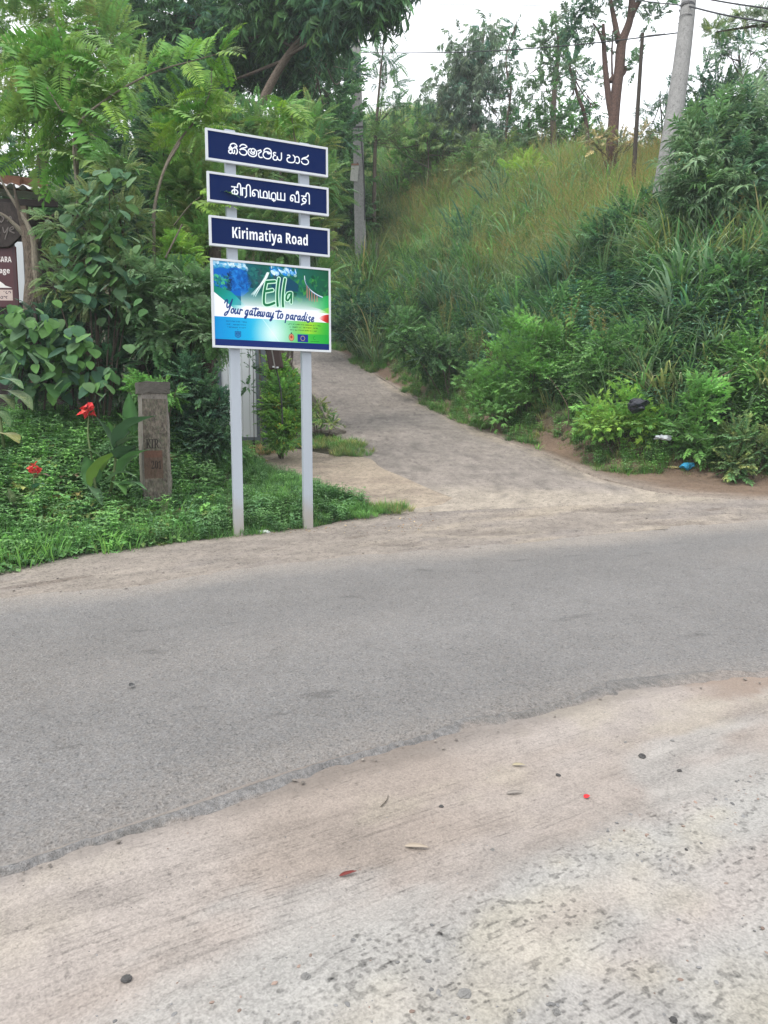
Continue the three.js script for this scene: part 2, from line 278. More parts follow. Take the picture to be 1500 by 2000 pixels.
{ // the ravelled edge of the tar: a narrow sloping strip of bare dark stones
  const n = 1500, A = [], B = []; for (let i = 0; i <= n; i++) { const a = lerp(-4, 9, i / n), k = clamp((a + 4) / 13); let j = 0; const e = EDGE_AT(a); const w = 0.015 + 0.12 * smooth(0.35, 0.65, fbm(a * 0.9 + 3, 2, 3)) + 0.03 * (noise(a * 14, 1) - 0.5), o = 0.09 * (fbm(a * 3.1, 9, 4) - 0.5) + 0.03 * (noise(a * 21, 5) - 0.5); A.push(toWorld([a, e + o - 0.012])); B.push(toWorld([a, e + 0.02 + Math.max(0.03, o + w)])); }
  const g = loft(A, B, 9, (x, z, u, v) => -0.003 - (v === 0 ? 0.02 : 0) + 0.019 * smooth(0, 0.7, v) - 0.004 * smooth(0.75, 1, v) - (v === 1 ? 0.025 : 0) + 0.003 * (noise(x * 60, z * 60) - 0.5) * (v > 0.3 && v < 0.95 ? 1 : 0), (x, z, u, v) => { const k = fbm(x * 0.8 + 30, z * 0.8, 2), c = mix3(mix3([0.172, 0.163, 0.153], [0.235, 0.212, 0.188], smooth(0.35, 0.62, k)), PINK, 0.95 * smooth(0.40, 0.62, fbm(x * 3.3 + 8, z * 3.3, 4) + 0.62 * (0.34 - v))); return mul(mix3(c, ASPHALT, smooth(0.55, 0.95, v + 0.85 * smooth(0.40, 0.56, fbm(x * 1.1 + 60, z * 1.1, 3)))), 0.7 + 0.6 * noise(x * 75, z * 75)); }, { flat: base, uv: 1.1 });
  struct('tar_edge', g, new THREE.MeshStandardMaterial({ vertexColors: true, map: asphaltMap, bumpMap: asphaltBump, bumpScale: 0.003, roughness: 0.97 }));
}

// the far side: dusty shoulder, the lane climbing between the verges, its driveway, the dirt under the bank
const cracks = (x, z) => { const a = fbm(x * 1.1 + 3, z * 1.1, 4), b = fbm(x * 2.3 + 13, z * 0.9 + 4, 3); return Math.max(1 - smooth(0.0, 0.012, Math.abs(a - 0.5)), 0.8 * (1 - smooth(0, 0.012, Math.abs(b - 0.47)))); };
const laneMat = new THREE.MeshStandardMaterial({ vertexColors: true, map: laneMap, bumpMap: roughNoise, bumpScale: 0.02, roughness: 0.96 });
{
  const upper = onBase([[728, 1000], [790, 985], [860, 975], [1000, 968], [1130, 958], [1290, 960], [1500, 970]]);
  const A = spline([[-40, 4], [-12, -0.6], [-5.2, -4.6], ...onBase(leftEdgePx.slice(0, -1)), ...upper, [7, -9.2], [11, -9.9], [18, -12.2], [42, -18]], 760);
  const B = spline([[-40, 5.7], [-12, 0.6], [-5.4, -3.7], ...onBase(farPx.map(([x, y]) => [x, y + 14])), [7.5, -8.3], [11, -8.9], [18, -11.1], [42, -16.7]], 760);
  const DIPS = [[930, 1040, 0.55, 0.2], [1190, 996, 0.5, 0.14], [1310, 1022, 0.5, 0.12], [780, 1062, 0.35, 0.12], [1000, 1005, 0.5, 0.1]].map(([x, y, a, b]) => [...march(x, y, base), a, b]);
  const g = loft(A, B, 56, (x, z) => 0.002 - DIPS.reduce((s, [qx, qz, rx, rz]) => s + 0.022 * Math.exp(-2 * (((x - qx) / rx) ** 2 + ((z - qz) / rz) ** 2)), 0), (x, z, u, v) => {
    const [a, s] = toRoad(x, z); let c = mix3([0.30, 0.262, 0.224], [0.245, 0.213, 0.186], fbm(a * 0.9, s * 2.2, 4));
    c = mix3(c, [0.225, 0.2, 0.185], 0.55 * smooth(0.5, 0.7, fbm(a * 1.3 + 8, s * 3 + 2, 4)));
    c = mix3(c, [0.42, 0.36, 0.28], 0.55 * smooth(0.5, 0.75, fbm(a * 0.8 + 60, s * 2.6, 3)) * smooth(3.0, 5.5, a));
    c = mix3(c, [0.13, 0.10, 0.08], 0.6 * smooth(0.70, 0.78, fbm(a * 2.1 + 30, s * 5, 4)) * smooth(0.25, 0.5, v));
    c = mix3(c, [0.16, 0.13, 0.10], (1 - smooth(0.0, 0.07, v)) * 0.6 * (1 - smooth(4.2, 4.7, a)));
    for (const [qx, qz, rx, rz] of DIPS) { const e = Math.hypot((x - qx) / rx, (z - qz) / rz) + 0.7 * (fbm(x * 4, z * 9, 3) - 0.5); c = mix3(c, [0.15, 0.122, 0.10], 0.55 * (1 - smooth(0.5, 0.95, e)) * (0.3 + noise(x * 22, z * 22))); c = mix3(c, [0.36, 0.31, 0.25], 0.5 * smooth(0.8, 1.0, e) * (1 - smooth(1.0, 1.35, e))); }
    return mul(c, (0.80 + 0.40 * fbm(x * 6, z * 9, 3)) * (0.9 + 0.2 * noise(x * 19, z * 19)));
  }, { flat: base, uv: 0.7, wobble: (v, x, z) => (v === 0 ? 0.12 * (fbm(x * 4, z * 4, 3) - 0.5) : 0) });
  struct('road_shoulder', g, laneMat);
}
const LANE_L = spline([[-29, -40], [-14.5, -35], [-8, -30.5], ...onBase([[548, 682], [562, 700], [578, 720], [592, 740], [605, 760], [618, 780], [630, 800], [640, 820], [655, 850], [690, 880], [712, 910], [775, 942], [800, 965], [730, 1010]])], 320);
const LANE_R = spline([[-29, -37], [-14, -32], [-6, -28], ...onBase([[652, 680], [692, 702], [720, 722], [748, 741], [788, 765], [818, 782], [848, 800], [900, 826], [985, 858], [1060, 884], [1120, 911], [1185, 938], [1290, 962], [1290, 985]])], 320);
{
  const g = loft(LANE_L, LANE_R, 60, (x, z, u, v) => 0.006, (x, z, u, v) => {
    const d = -z; let c = mix3([0.245, 0.217, 0.195], [0.32, 0.28, 0.247], fbm(x * 1.4, z * 0.9, 4));
    c = mix3(c, [0.36, 0.305, 0.245], 0.8 * smooth(0.86, 0.97, v + 0.12 * (fbm(x * 2, z * 2, 3) - 0.5)) + 0.45 * (1 - smooth(0.02, 0.10, v)));
    c = mix3(c, [0.40, 0.35, 0.285], 0.75 * smooth(9.9, 9.2, d + 0.9 * (fbm(x * 1.3 + 7, z * 2.4, 4) - 0.5)));
    c = mix3(c, [0.12, 0.105, 0.095], 0.65 * cracks(x, z) * smooth(9.5, 11, d));
    c = mix3(c, [0.15, 0.135, 0.12], 0.5 * smooth(0.62, 0.76, fbm(x * 3.3 + 90, z * 2.1, 3)));
    return mul(c, (0.74 + 0.52 * fbm(x * 7.5, z * 7.5, 3)) * (0.9 + 0.2 * noise(x * 16, z * 16)));
  }, { flat: base, uv: 0.7, skirt: 0.04 });
  struct('side_road', g, laneMat);
  const top = spline(onBase([[400, 858], [480, 864], [560, 872], [640, 886], [668, 889], [722, 893], [748, 912], [800, 934], [850, 958], [890, 976]]), 80), low = spline(onBase([[380, 882], [480, 899], [540, 918], [600, 941], [650, 957], [690, 973], [728, 1000], [790, 998], [870, 985]]), 80);
  struct('driveway', loft(top, low, 18, 0.012, (x, z, u, v) => { let c = mix3([0.36, 0.295, 0.225], [0.43, 0.36, 0.28], fbm(x * 2, z * 2, 4)); c = mix3(c, [0.25, 0.2, 0.16], 0.6 * smooth(0.55, 0.72, fbm(x * 3 + 9, z * 5, 3))); return mul(c, 0.92 + 0.16 * noise(x * 18, z * 18)); }, { flat: base, uv: 0.7, skirt: 0.04, wobble: (v, x, z) => (v === 1 || v === 0 ? 0.12 * (fbm(x * 3, z * 3, 3) - 0.5) : 0) }), laneMat);
  const dLow = spline([[-6, -28.2], ...onBase([[650, 684], [690, 706], [745, 741], [815, 783], [900, 829], [990, 864], [1060, 888], [1125, 915], [1185, 942], [1260, 962], [1380, 974], [1500, 980]]), [6.8, -9.1], [10.5, -9.9], [18, -12.2], [40, -17.6]], 160);
  const dTop = BANK.filter(([x]) => x > -6.2 && x < 41).map((p) => p);
  const top2 = spline(dTop.filter((_, i) => i % 2 === 0), 160).map(([x, z]) => { const k = 0.3; return [x + k * 0.75, z - k * 0.65]; });
  struct('dirt_verge', loft(top2, dLow, 14, (x, z, u, v) => lerp(0.02, 0.010, v) + 0.02 * (1 - v) * (fbm(x * 5, z * 5, 3) - 0.5), (x, z, u, v) => { let c = mix3(mul(SOIL, 0.8), [0.225, 0.158, 0.112], fbm(x * 1.7, z * 1.7, 4)); c = mix3(c, DUST, 0.7 * smooth(0.55, 0.95, v + 0.3 * (fbm(x * 2, z * 2, 3) - 0.5))); return mul(c, 0.8 + 0.4 * noise(x * 17, z * 17)); }, { uv: 0.7, skirt: 0.05, wobble: (v, x, z) => (v === 1 ? 0.35 * (fbm(x * 1.6, z * 1.6, 3) - 0.5) : 0) }), laneMat);
}

// ------------------------------------------------------------------ materials for built things
const M = {
  white: new THREE.MeshStandardMaterial({ color: new THREE.Color(0.58, 0.61, 0.64), roughness: 0.55, bumpMap: roughNoise, bumpScale: 0.0006 }),
  post: new THREE.MeshStandardMaterial({ color: 0xffffff, vertexColors: true, roughness: 0.6, bumpMap: roughNoise, bumpScale: 0.0008 }),
  greyFrame: new THREE.MeshStandardMaterial({ color: new THREE.Color(0.10, 0.12, 0.14), roughness: 0.6 }),
  concrete: new THREE.MeshStandardMaterial({ color: new THREE.Color(0.46, 0.45, 0.43), map: laneMap, bumpMap: roughNoise, bumpScale: 0.01, roughness: 0.95 }),
  paleConcrete: new THREE.MeshStandardMaterial({ color: new THREE.Color(0.30, 0.30, 0.295), map: laneMap, bumpMap: roughNoise, bumpScale: 0.008, roughness: 0.9 }),
  bark: new THREE.MeshStandardMaterial({ color: new THREE.Color(0.20, 0.16, 0.125), map: barkMap, bumpMap: barkMap, bumpScale: 0.02, roughness: 1 }),
  redBark: new THREE.MeshStandardMaterial({ color: new THREE.Color(0.17, 0.105, 0.085), map: barkMap, bumpMap: barkMap, bumpScale: 0.03, roughness: 1 }),
  paleBark: new THREE.MeshStandardMaterial({ color: new THREE.Color(0.34, 0.30, 0.235), map: barkMap, bumpMap: barkMap, bumpScale: 0.012, roughness: 1 }),
  darkBark: new THREE.MeshStandardMaterial({ color: new THREE.Color(0.085, 0.07, 0.055), map: barkMap, bumpMap: barkMap, bumpScale: 0.02, roughness: 1 }),
  greenStem: new THREE.MeshStandardMaterial({ color: new THREE.Color(0.10, 0.14, 0.05), roughness: 0.8 }),
  iron: new THREE.MeshStandardMaterial({ color: new THREE.Color(0.03, 0.03, 0.032), roughness: 0.6 }),
  wire: new THREE.MeshStandardMaterial({ color: new THREE.Color(0.025, 0.027, 0.03), roughness: 0.7 }),
  stone: new THREE.MeshStandardMaterial({ color: new THREE.Color(0.32, 0.29, 0.25), map: laneMap, bumpMap: roughNoise, bumpScale: 0.02, roughness: 1 }),
  darkStone: new THREE.MeshStandardMaterial({ color: new THREE.Color(0.075, 0.072, 0.07), roughness: 0.95, bumpMap: roughNoise, bumpScale: 0.003 }),
  greyStone: new THREE.MeshStandardMaterial({ color: new THREE.Color(0.2, 0.195, 0.185), roughness: 0.95, bumpMap: roughNoise, bumpScale: 0.003 }),
  terracotta: new THREE.MeshStandardMaterial({ color: new THREE.Color(0.30, 0.16, 0.105), map: laneMap, roughness: 1 }),
  darkWood: new THREE.MeshStandardMaterial({ color: new THREE.Color(0.05, 0.038, 0.034), map: barkMap, roughness: 0.9 }),
  wood: new THREE.MeshStandardMaterial({ color: new THREE.Color(0.26, 0.2, 0.15), map: barkMap, bumpMap: barkMap, bumpScale: 0.006, roughness: 1 }),
};
function tube(points, radii, seg = 7, steps = 0, uvLen = 1) {
  const c = new THREE.CatmullRomCurve3(points), n = steps || Math.max(2, (points.length - 1) * 4), pos = [], nor = [], uv = [], idx = [];
  let nrm = V(0, 0, 1), len = 0, last = null;
  for (let i = 0; i <= n; i++) {
    const t = i / n, p = c.getPoint(t), d = c.getTangent(t).normalize();
    if (last) len += p.distanceTo(last); last = p;
    if (Math.abs(nrm.dot(d)) > 0.95) nrm = Math.abs(d.x) < 0.8 ? V(1, 0, 0) : V(0, 1, 0);
    nrm = nrm.clone().addScaledVector(d, -nrm.dot(d)).normalize(); const b = d.clone().cross(nrm);
    const f = t * (radii.length - 1), k = Math.min(radii.length - 2, Math.floor(f)), r = lerp(radii[k], radii[k + 1], f - k);
    for (let j = 0; j <= seg; j++) { const a = j / seg * Math.PI * 2, x = Math.cos(a), y = Math.sin(a), q = nrm.clone().multiplyScalar(x).addScaledVector(b, y); pos.push(p.x + q.x * r, p.y + q.y * r, p.z + q.z * r); nor.push(q.x, q.y, q.z); uv.push(j / seg, len * uvLen); }
    if (i < n) for (let j = 0; j < seg; j++) { const p0 = i * (seg + 1) + j, q0 = p0 + seg + 1; idx.push(p0, p0 + 1, q0, q0, p0 + 1, q0 + 1); }
  }
  const g = new THREE.BufferGeometry(); g.setAttribute('position', new THREE.Float32BufferAttribute(pos, 3)); g.setAttribute('normal', new THREE.Float32BufferAttribute(nor, 3)); g.setAttribute('uv', new THREE.Float32BufferAttribute(uv, 2)); g.setIndex(idx); return g;
}
function lump(r, sx, sy, sz, seed, detail = 2, rough = 0.35) {
  const g = new THREE.IcosahedronGeometry(r, detail), p = g.attributes.position, o = seed * 7.31;
  for (let i = 0; i < p.count; i++) { const x = p.getX(i) / r, y = p.getY(i) / r, z = p.getZ(i) / r, k = 1 + rough * (fbm(x * 1.4 + o + z, y * 1.4 - z * 0.7 + o, 3) - 0.5) * 2; p.setXYZ(i, x * r * k * sx, y * r * k * sy, z * r * k * sz); }
  g.computeVertexNormals(); return g;
}
function tint(g, f) { const p = g.attributes.position, c = new Float32Array(p.count * 3); for (let i = 0; i < p.count; i++) { const q = f(p.getX(i), p.getY(i), p.getZ(i)); c[i * 3] = q[0]; c[i * 3 + 1] = q[1]; c[i * 3 + 2] = q[2]; } g.setAttribute('color', new THREE.BufferAttribute(c, 3)); return g; }

// ------------------------------------------------------------------ the road sign
// Letter shapes as pen strokes on a unit grid (y down, 0 top of a round letter, 1 its foot).
function pen(g, x, y, k, paths) {
  g.save(); g.translate(x, y); g.scale(k, k);
  for (const p of paths) { g.beginPath(); for (const c of p) { if (c.length === 2 && c === p[0]) g.moveTo(...c); else if (c.length === 2) g.lineTo(...c); else if (c.length === 4) g.quadraticCurveTo(...c); else g.bezierCurveTo(...c); } g.stroke(); }
  g.restore();
}
const SINHALA = [
  [0, [[[.06, .52], [.08, .22, .36, .22, .38, .5]], [[.06, .5], [.2, .42, .3, .5]], [[.3, .62], [-.06, .6, -.06, 1.02, .22, 1], [.42, .98, .42, .8, .42, .6], [.42, .32, 1.02, .16, 1.0, .66], [1.0, .82, .94, .94, .84, 1]], [[.42, .8], [.46, 1.02, .66, 1.02, .68, .8], [.68, .62]], [[.2, .2], [.3, -.2, .98, -.2, .96, .2]], [[.96, .2], [.84, .3, .74, .18]]]],
  [1.14, [[[.92, -.02], [.82, .26, .36, .14, .14, .46]], [[.14, .46], [.34, .28, .9, .3, .9, .66], [.9, 1.08, .1, 1.08, .08, .7]], [[.14, .1], [.3, -.26, .86, -.22, .92, .06]]]],
  [2.16, [[[.34, .18], [.06, .2, 0, .46, 0, .62], [.02, 1.12, 1.0, 1.12, 1.0, .58], [1.0, .08, .4, .0, .38, .34], [.38, .6, .74, .6, .74, .36]], [[.22, .52], [.3, .76, .72, .82, .76, .56]]]],
  [3.26, [[[.0, .3], [.34, .14], [.42, .3], [.1, .56], [.1, .82], [.2, 1.04, .5, .92]]]],
  [3.86, [[[.86, .34], [.6, .14, .04, .16, .0, .62], [.02, 1.12, .96, 1.12, .96, .56], [.96, .16]], [[.1, .2], [.2, -.26, .92, -.26, .96, .16]], [[.5, .34], [.62, .5, .86, .34]]]],
  [4.98, [[[.34, .2], [.0, .1, -.04, .46, .3, .48]], [[.3, .48], [-.06, .52, -.08, 1.02, .24, 1], [.52, 1, .52, .8, .52, .6], [.54, 1.04, 1.04, 1.08, 1.02, .6], [1.02, .12]]]],
  [6.62, [[[.06, .26], [.36, .12, .46, .44, .2, .5]], [[.2, .5], [-.1, .56, -.1, 1.02, .34, 1.02], [.84, 1.02, .98, .84, .96, .5], [.94, .3, .86, .2, .74, .16]]]],
  [7.62, [[[.0, .34], [.34, .08, .5, .4, .46, .76], [.42, .98, .2, 1.02, .06, .94]]]],
  [8.24, [[[.92, -.08], [.82, .26, .36, .12, .14, .46]], [[.14, .46], [.34, .28, .94, .3, .94, .66], [.92, 1.08, .1, 1.08, .08, .7]]]],
];
const TAMIL = [
  [0, [[[.02, .12], [.74, .12]], [[.36, .12], [.36, .96]], [[.36, .46], [.76, .36, .9, .86, .56, .92]], [[.36, .5], [.02, .44, -.06, .94, .2, .96], [.66, .96]], [[.74, .12], [.7, -.5, 1.1, -.5, 1.12, -.02], [1.12, 1.0]]]],
  [1.34, [[[0, 1], [0, .12], [.5, .12], [.5, 1.0], [.34, 1.2]], [[.5, .12], [.5, -.5, .96, -.5, .98, -.02], [.98, 1.0]]]],
  [2.56, [[[.36, .72], [.36, .98, .04, .98, .04, .72], [.06, .46, .34, .5, .36, .72]], [[.04, .7], [-.04, .0, .8, -.02, .8, .5], [.8, 1]]]],
  [3.6, [[[0, .1], [0, .96], [.86, .96], [.86, .5], [.82, .04, .4, .1, .4, .46], [.4, .96]]]],
  [4.72, [[[0, .1], [0, .96], [.6, .96], [.6, 1.24]], [[.42, 1.12], [.78, 1.12]], [[.3, .96], [.3, .5], [.36, .1, .86, .1, .86, .5], [.86, .96]]]],
  [5.82, [[[0, .1], [0, .96], [.92, .96], [.92, .1]], [[.42, .1], [.42, .96]]]],
  [7.5, [[[.34, .72], [.34, .98, .02, .98, .02, .72], [.04, .46, .32, .5, .34, .72]], [[.02, .7], [-.04, .0, .66, .02, .62, .5], [.62, .96], [1.1, .96], [1.1, .1]], [[1.1, .1], [1.04, -.3, .74, -.3, .78, -.02]], [[.94, -.36], [.78, -.36, .78, -.14, .94, -.16], [1.08, -.16, 1.08, -.36, .94, -.36]]]],
  [8.96, [[[.04, .12], [.6, .12]], [[.32, .12], [.32, .4], [.68, .36, .72, .8, .46, .82], [.1, .86, .02, .4, .3, .4]], [[.5, .82], [.6, 1.06, .1, 1.0, .02, 1.22]], [[.6, .12], [.58, -.46, 1.02, -.46, 1.04, -.02], [1.04, 1.0]]]],
];
const NAVY = '#051d4c';
function nameBoard(draw) {
  return canvasTex(1024, 212, (g, w, h) => {
    g.fillStyle = NAVY; g.fillRect(0, 0, w, h);
    const r = rng(5); for (let i = 0; i < 900; i++) { g.fillStyle = `rgba(${r() < .5 ? '255,255,255' : '0,0,0'},${0.012 * r()})`; g.fillRect(r() * w, r() * h, 20 + r() * 90, 1 + r() * 3); }
    g.strokeStyle = g.fillStyle = '#eef1f4'; g.lineCap = g.lineJoin = 'round'; draw(g, w, h);
  });
}
const script = {   // a slanted pen hand for the slogan
  Y: [.66, [[[-.22, -.2], [-.1, -.75, .2, -.7, .14, -.2], [.08, .4, .3, .6, .52, .1], [.78, -.7]], [[.8, -.72], [.62, .4, .45, 1.3, .1, 1.42], [-.12, 1.4, -.02, 1.05, .34, .9]]]],
  o: [.5, [[[.4, .4], [.15, .3, .05, .6, .1, .85], [.2, 1.05, .45, 1, .45, .65], [.45, .5, .4, .4, .3, .42]]]],
  u: [.55, [[[.08, .38], [.02, .8, .05, 1.05, .2, .98], [.35, .9, .42, .6, .45, .38]], [[.45, .38], [.4, .9, .45, 1.05, .58, .9]]]],
  r: [.42, [[[.12, .38], [.1, 1]], [[.1, .65], [.2, .35, .35, .32, .42, .48]]]],
  g: [.55, [[[.42, .42], [.15, .3, .05, .6, .1, .85], [.2, 1.05, .4, .9, .45, .42]], [[.46, .4], [.42, 1.1, .35, 1.5, .15, 1.45], [.02, 1.35, .2, 1.15, .5, .98]]]],
  a: [.55, [[[.42, .42], [.15, .3, .05, .6, .1, .85], [.2, 1.05, .4, .9, .45, .42]], [[.46, .4], [.4, .9, .46, 1.05, .58, .9]]]],
  t: [.4, [[[.25, -.05], [.15, .6, .1, 1.05, .3, 1], [.4, .9]], [[-.22, .12], [.1, .02, .3, .1, .62, .08]]]],
  e: [.45, [[[.08, .75], [.3, .72, .42, .6, .38, .45], [.3, .3, .08, .45, .08, .75], [.1, 1.05, .3, 1.02, .45, .85]]]],
  w: [.72, [[[.08, .38], [.02, .8, .05, 1.05, .18, .98], [.3, .9, .34, .6, .36, .4]], [[.36, .4], [.3, .9, .38, 1.05, .5, .98], [.62, .85, .66, .6, .62, .4]]]],
  y: [.55, [[[.08, .38], [.02, .8, .08, 1.02, .2, .95], [.35, .85, .42, .6, .46, .38]], [[.46, .38], [.4, 1.1, .32, 1.5, .12, 1.42], [.02, 1.3, .2, 1.12, .52, .95]]]],
  p: [.55, [[[.14, .36], [.05, 1.45]], [[.1, .7], [.2, .35, .48, .32, .46, .62], [.44, 1, .2, 1.02, .1, .9]]]],
  d: [.55, [[[.42, .42], [.15, .3, .05, .6, .1, .85], [.2, 1.05, .4, .9, .45, .42]], [[.56, -.15], [.44, .5, .42, 1.1, .58, .92]]]],
  i: [.3, [[[.14, .38], [.06, .8, .08, 1.05, .26, .92]], [[.2, .12], [.21, .14]]]],
  s: [.45, [[[.4, .4], [.25, .3, .1, .45, .2, .6], [.42, .75, .42, .95, .25, 1.02], [.12, 1.2, .02, 1.1, .08, 1]]]],
  ' ': [.28, []],
};
const panelArt = canvasTex(1024, 650, (g, w, h) => {
  const r = rng(31), grad = (x0, y0, x1, y1, ...st) => { const q = g.createLinearGradient(x0, y0, x1, y1); st.forEach(([t, c]) => q.addColorStop(t, c)); return q; };
  g.fillStyle = '#e9edf2'; g.fillRect(0, 0, w, h);
  // the landscape band: sky, hills, jungle
  g.fillStyle = grad(0, 0, w, 0, [0, '#2a86b4'], [.25, '#1c5f78'], [.42, '#195a50'], [.62, '#1c6a63'], [1, '#174f37']); g.fillRect(0, 0, w, 330);
  const dab = (n, x0, y0, x1, y1, cols, s0, s1, al) => { for (let i = 0; i < n; i++) { g.globalAlpha = al * (0.4 + 0.6 * r()); g.fillStyle = cols[Math.floor(r() * cols.length)]; g.beginPath(); g.ellipse(x0 + (x1 - x0) * r(), y0 + (y1 - y0) * r(), s0 + (s1 - s0) * r(), (s0 + (s1 - s0) * r()) * .6, r() * 3, 0, 7); g.fill(); } g.globalAlpha = 1; };
  dab(60, 0, 0, 320, 45, ['#dff0fa', '#9fd0ea', '#4aa0cf'], 8, 30, .8);
  g.fillStyle = '#0f5fb4'; g.beginPath(); g.moveTo(0, 70); g.quadraticCurveTo(60, 40, 110, 58); g.quadraticCurveTo(210, 20, 270, 70); g.quadraticCurveTo(330, 120, 330, 190); g.lineTo(240, 260); g.lineTo(0, 230); g.fill();
  dab(90, 130, 60, 300, 210, ['#1f7fd0', '#0e4f9c', '#2b92d8', '#0c4180'], 8, 34, .55);
  dab(80, 0, 110, 130, 230, ['#35a060', '#1e7a58', '#0e3c5c', '#4fbf78'], 5, 20, .8);
  dab(40, 110, 80, 150, 220, ['#0d2d52', '#123a60'], 5, 16, .8);
  dab(120, 300, 30, 560, 200, ['#12384a', '#1b5a58', '#2b7a70', '#3d4450', '#164a50'], 8, 30, .7);
  dab(120, 640, 60, 1024, 280, ['#14583a', '#1c7040', '#0f3f30', '#2f8a48', '#4f9a3c'], 8, 28, .7);
  dab(26, 500, 15, 720, 60, ['#0f6fc4', '#1a86da'], 14, 36, .9); dab(26, 500, 8, 720, 70, ['#e8f4fb', '#bfe0f4'], 6, 26, .85);
  g.fillStyle = '#12455c'; g.beginPath(); g.moveTo(500, 110); g.lineTo(570, 72); g.lineTo(620, 96); g.lineTo(660, 84); g.lineTo(740, 130); g.lineTo(740, 190); g.lineTo(500, 190); g.fill();
  // the waterfall
  g.lineCap = 'round'; for (let i = 0; i < 26; i++) { g.strokeStyle = `rgba(${215 + r() * 30 | 0},${238 + r() * 17 | 0},245,.55)`; g.lineWidth = 1.5 + r() * 5; const k = r(), o = (r() - .5) * 22; g.beginPath(); g.moveTo(470 + o, 55 + 12 * r()); g.lineTo(452 + o * 1.2, 90 + r() * 14); g.lineTo(408 + o, 150 + r() * 16); if (k > .3) g.lineTo(350 + o * 3, 225 + r() * 30); g.stroke(); }
  // the fading foot of the picture
  g.fillStyle = grad(0, 205, 0, 350, [0, 'rgba(200,226,214,0)'], [.6, 'rgba(205,226,214,.7)'], [1, 'rgba(233,237,242,1)']); g.fillRect(230, 205, 800, 145);
  g.fillStyle = grad(40, 200, 240, 360, [0, '#0f7d6a'], [.6, '#1a9a9a'], [1, 'rgba(160,220,220,.3)']); g.beginPath(); g.moveTo(0, 190); g.lineTo(0, 238); g.lineTo(190, 372); g.lineTo(270, 330); g.lineTo(150, 230); g.fill();
  g.fillStyle = '#e9edf2'; g.beginPath(); g.moveTo(0, 238); g.lineTo(200, 380); g.lineTo(0, 420); g.fill();
  g.fillStyle = grad(800, 300, 1024, 340, [0, 'rgba(120,200,140,0)'], [1, '#16a24a']); g.beginPath(); g.moveTo(780, 270); g.lineTo(1024, 200); g.lineTo(1024, 350); g.quadraticCurveTo(930, 300, 780, 300); g.fill();
  g.fillStyle = grad(930, 300, 1024, 340, [0, 'rgba(150,210,120,0)'], [1, '#7cc043']); g.beginPath(); g.moveTo(900, 345); g.quadraticCurveTo(980, 310, 1024, 300); g.lineTo(1024, 350); g.fill();
  g.fillStyle = grad(930, 380, 1024, 400, [0, 'rgba(220,60,50,0)'], [.6, '#c8352e'], [1, '#8e1f1c']); g.beginPath(); g.moveTo(920, 392); g.quadraticCurveTo(970, 360, 1024, 356); g.lineTo(1024, 430); g.quadraticCurveTo(980, 420, 920, 392); g.fill();
  // the arched bridge
  g.strokeStyle = '#cfe3ee'; g.lineWidth = 7; g.beginPath(); g.moveTo(800, 60); g.quadraticCurveTo(800, 130, 860, 172); g.quadraticCurveTo(910, 205, 965, 218); g.stroke(); g.strokeStyle = '#3a5f8a'; g.lineWidth = 5; g.beginPath(); g.moveTo(806, 92); g.quadraticCurveTo(815, 140, 866, 184); g.quadraticCurveTo(915, 214, 962, 226); g.stroke();
  g.strokeStyle = '#a9796a'; g.lineWidth = 8; for (const [x, y0, y1] of [[822, 138, 232], [842, 158, 250], [866, 184, 256], [890, 200, 258], [914, 212, 256]]) { g.beginPath(); g.moveTo(x, y0); g.lineTo(x, y1); g.stroke(); }
  // the blue to green foot
  g.fillStyle = grad(0, 0, w, 0, [0, '#0f86c8'], [.28, '#1aa6d6'], [.5, '#86cfd2'], [.66, '#74c489'], [.84, '#3aae3c'], [1, '#1f9e3c']); g.fillRect(0, 425, w, 175);
  const q = g.createRadialGradient(500, 540, 10, 500, 540, 190); q.addColorStop(0, 'rgba(235,245,235,.75)'); q.addColorStop(1, 'rgba(235,245,235,0)'); g.fillStyle = q; g.fillRect(300, 425, 420, 175);
  g.fillStyle = grad(700, 425, 1000, 500, [0, 'rgba(190,215,60,0)'], [.5, 'rgba(180,212,50,.75)'], [1, 'rgba(120,190,50,.2)']); g.fillRect(680, 425, 344, 100);
  g.strokeStyle = 'rgba(235,248,250,.6)'; g.lineWidth = 4; g.beginPath(); g.moveTo(415, 425); g.lineTo(560, 600); g.stroke();
  g.fillStyle = '#152a66'; g.fillRect(0, 600, w, 50);
  // Ella
  g.lineJoin = 'round';
  for (const [col, lw] of [['#bfe8cf', 36], ['#0d6b43', 19]]) { g.strokeStyle = col; g.lineWidth = lw; g.beginPath(); g.moveTo(530, 122); g.lineTo(455, 132); g.quadraticCurveTo(424, 240, 430, 300); g.quadraticCurveTo(440, 332, 522, 292); g.moveTo(452, 205); g.lineTo(508, 192); g.moveTo(566, 98); g.quadraticCurveTo(540, 220, 552, 312); g.moveTo(622, 98); g.quadraticCurveTo(592, 220, 600, 314); g.stroke(); g.lineWidth = lw * .82; g.beginPath(); g.moveTo(676, 202); g.quadraticCurveTo(628, 200, 630, 258); g.quadraticCurveTo(646, 286, 680, 206); g.lineTo(674, 282); g.stroke(); }
  // the slogan
  g.strokeStyle = '#23407a'; g.lineWidth = .19; let x = 146; const k = 60;
  for (const ch of 'Your gateway to paradise') { const [adv, p] = script[ch]; g.save(); g.transform(1, .012, -.18, 1, 14, 0); pen(g, x, 332 + (x - 132) * .028 - (ch === 'Y' ? 4 : 0), k, p); g.restore(); x += adv * k * 1.16; }
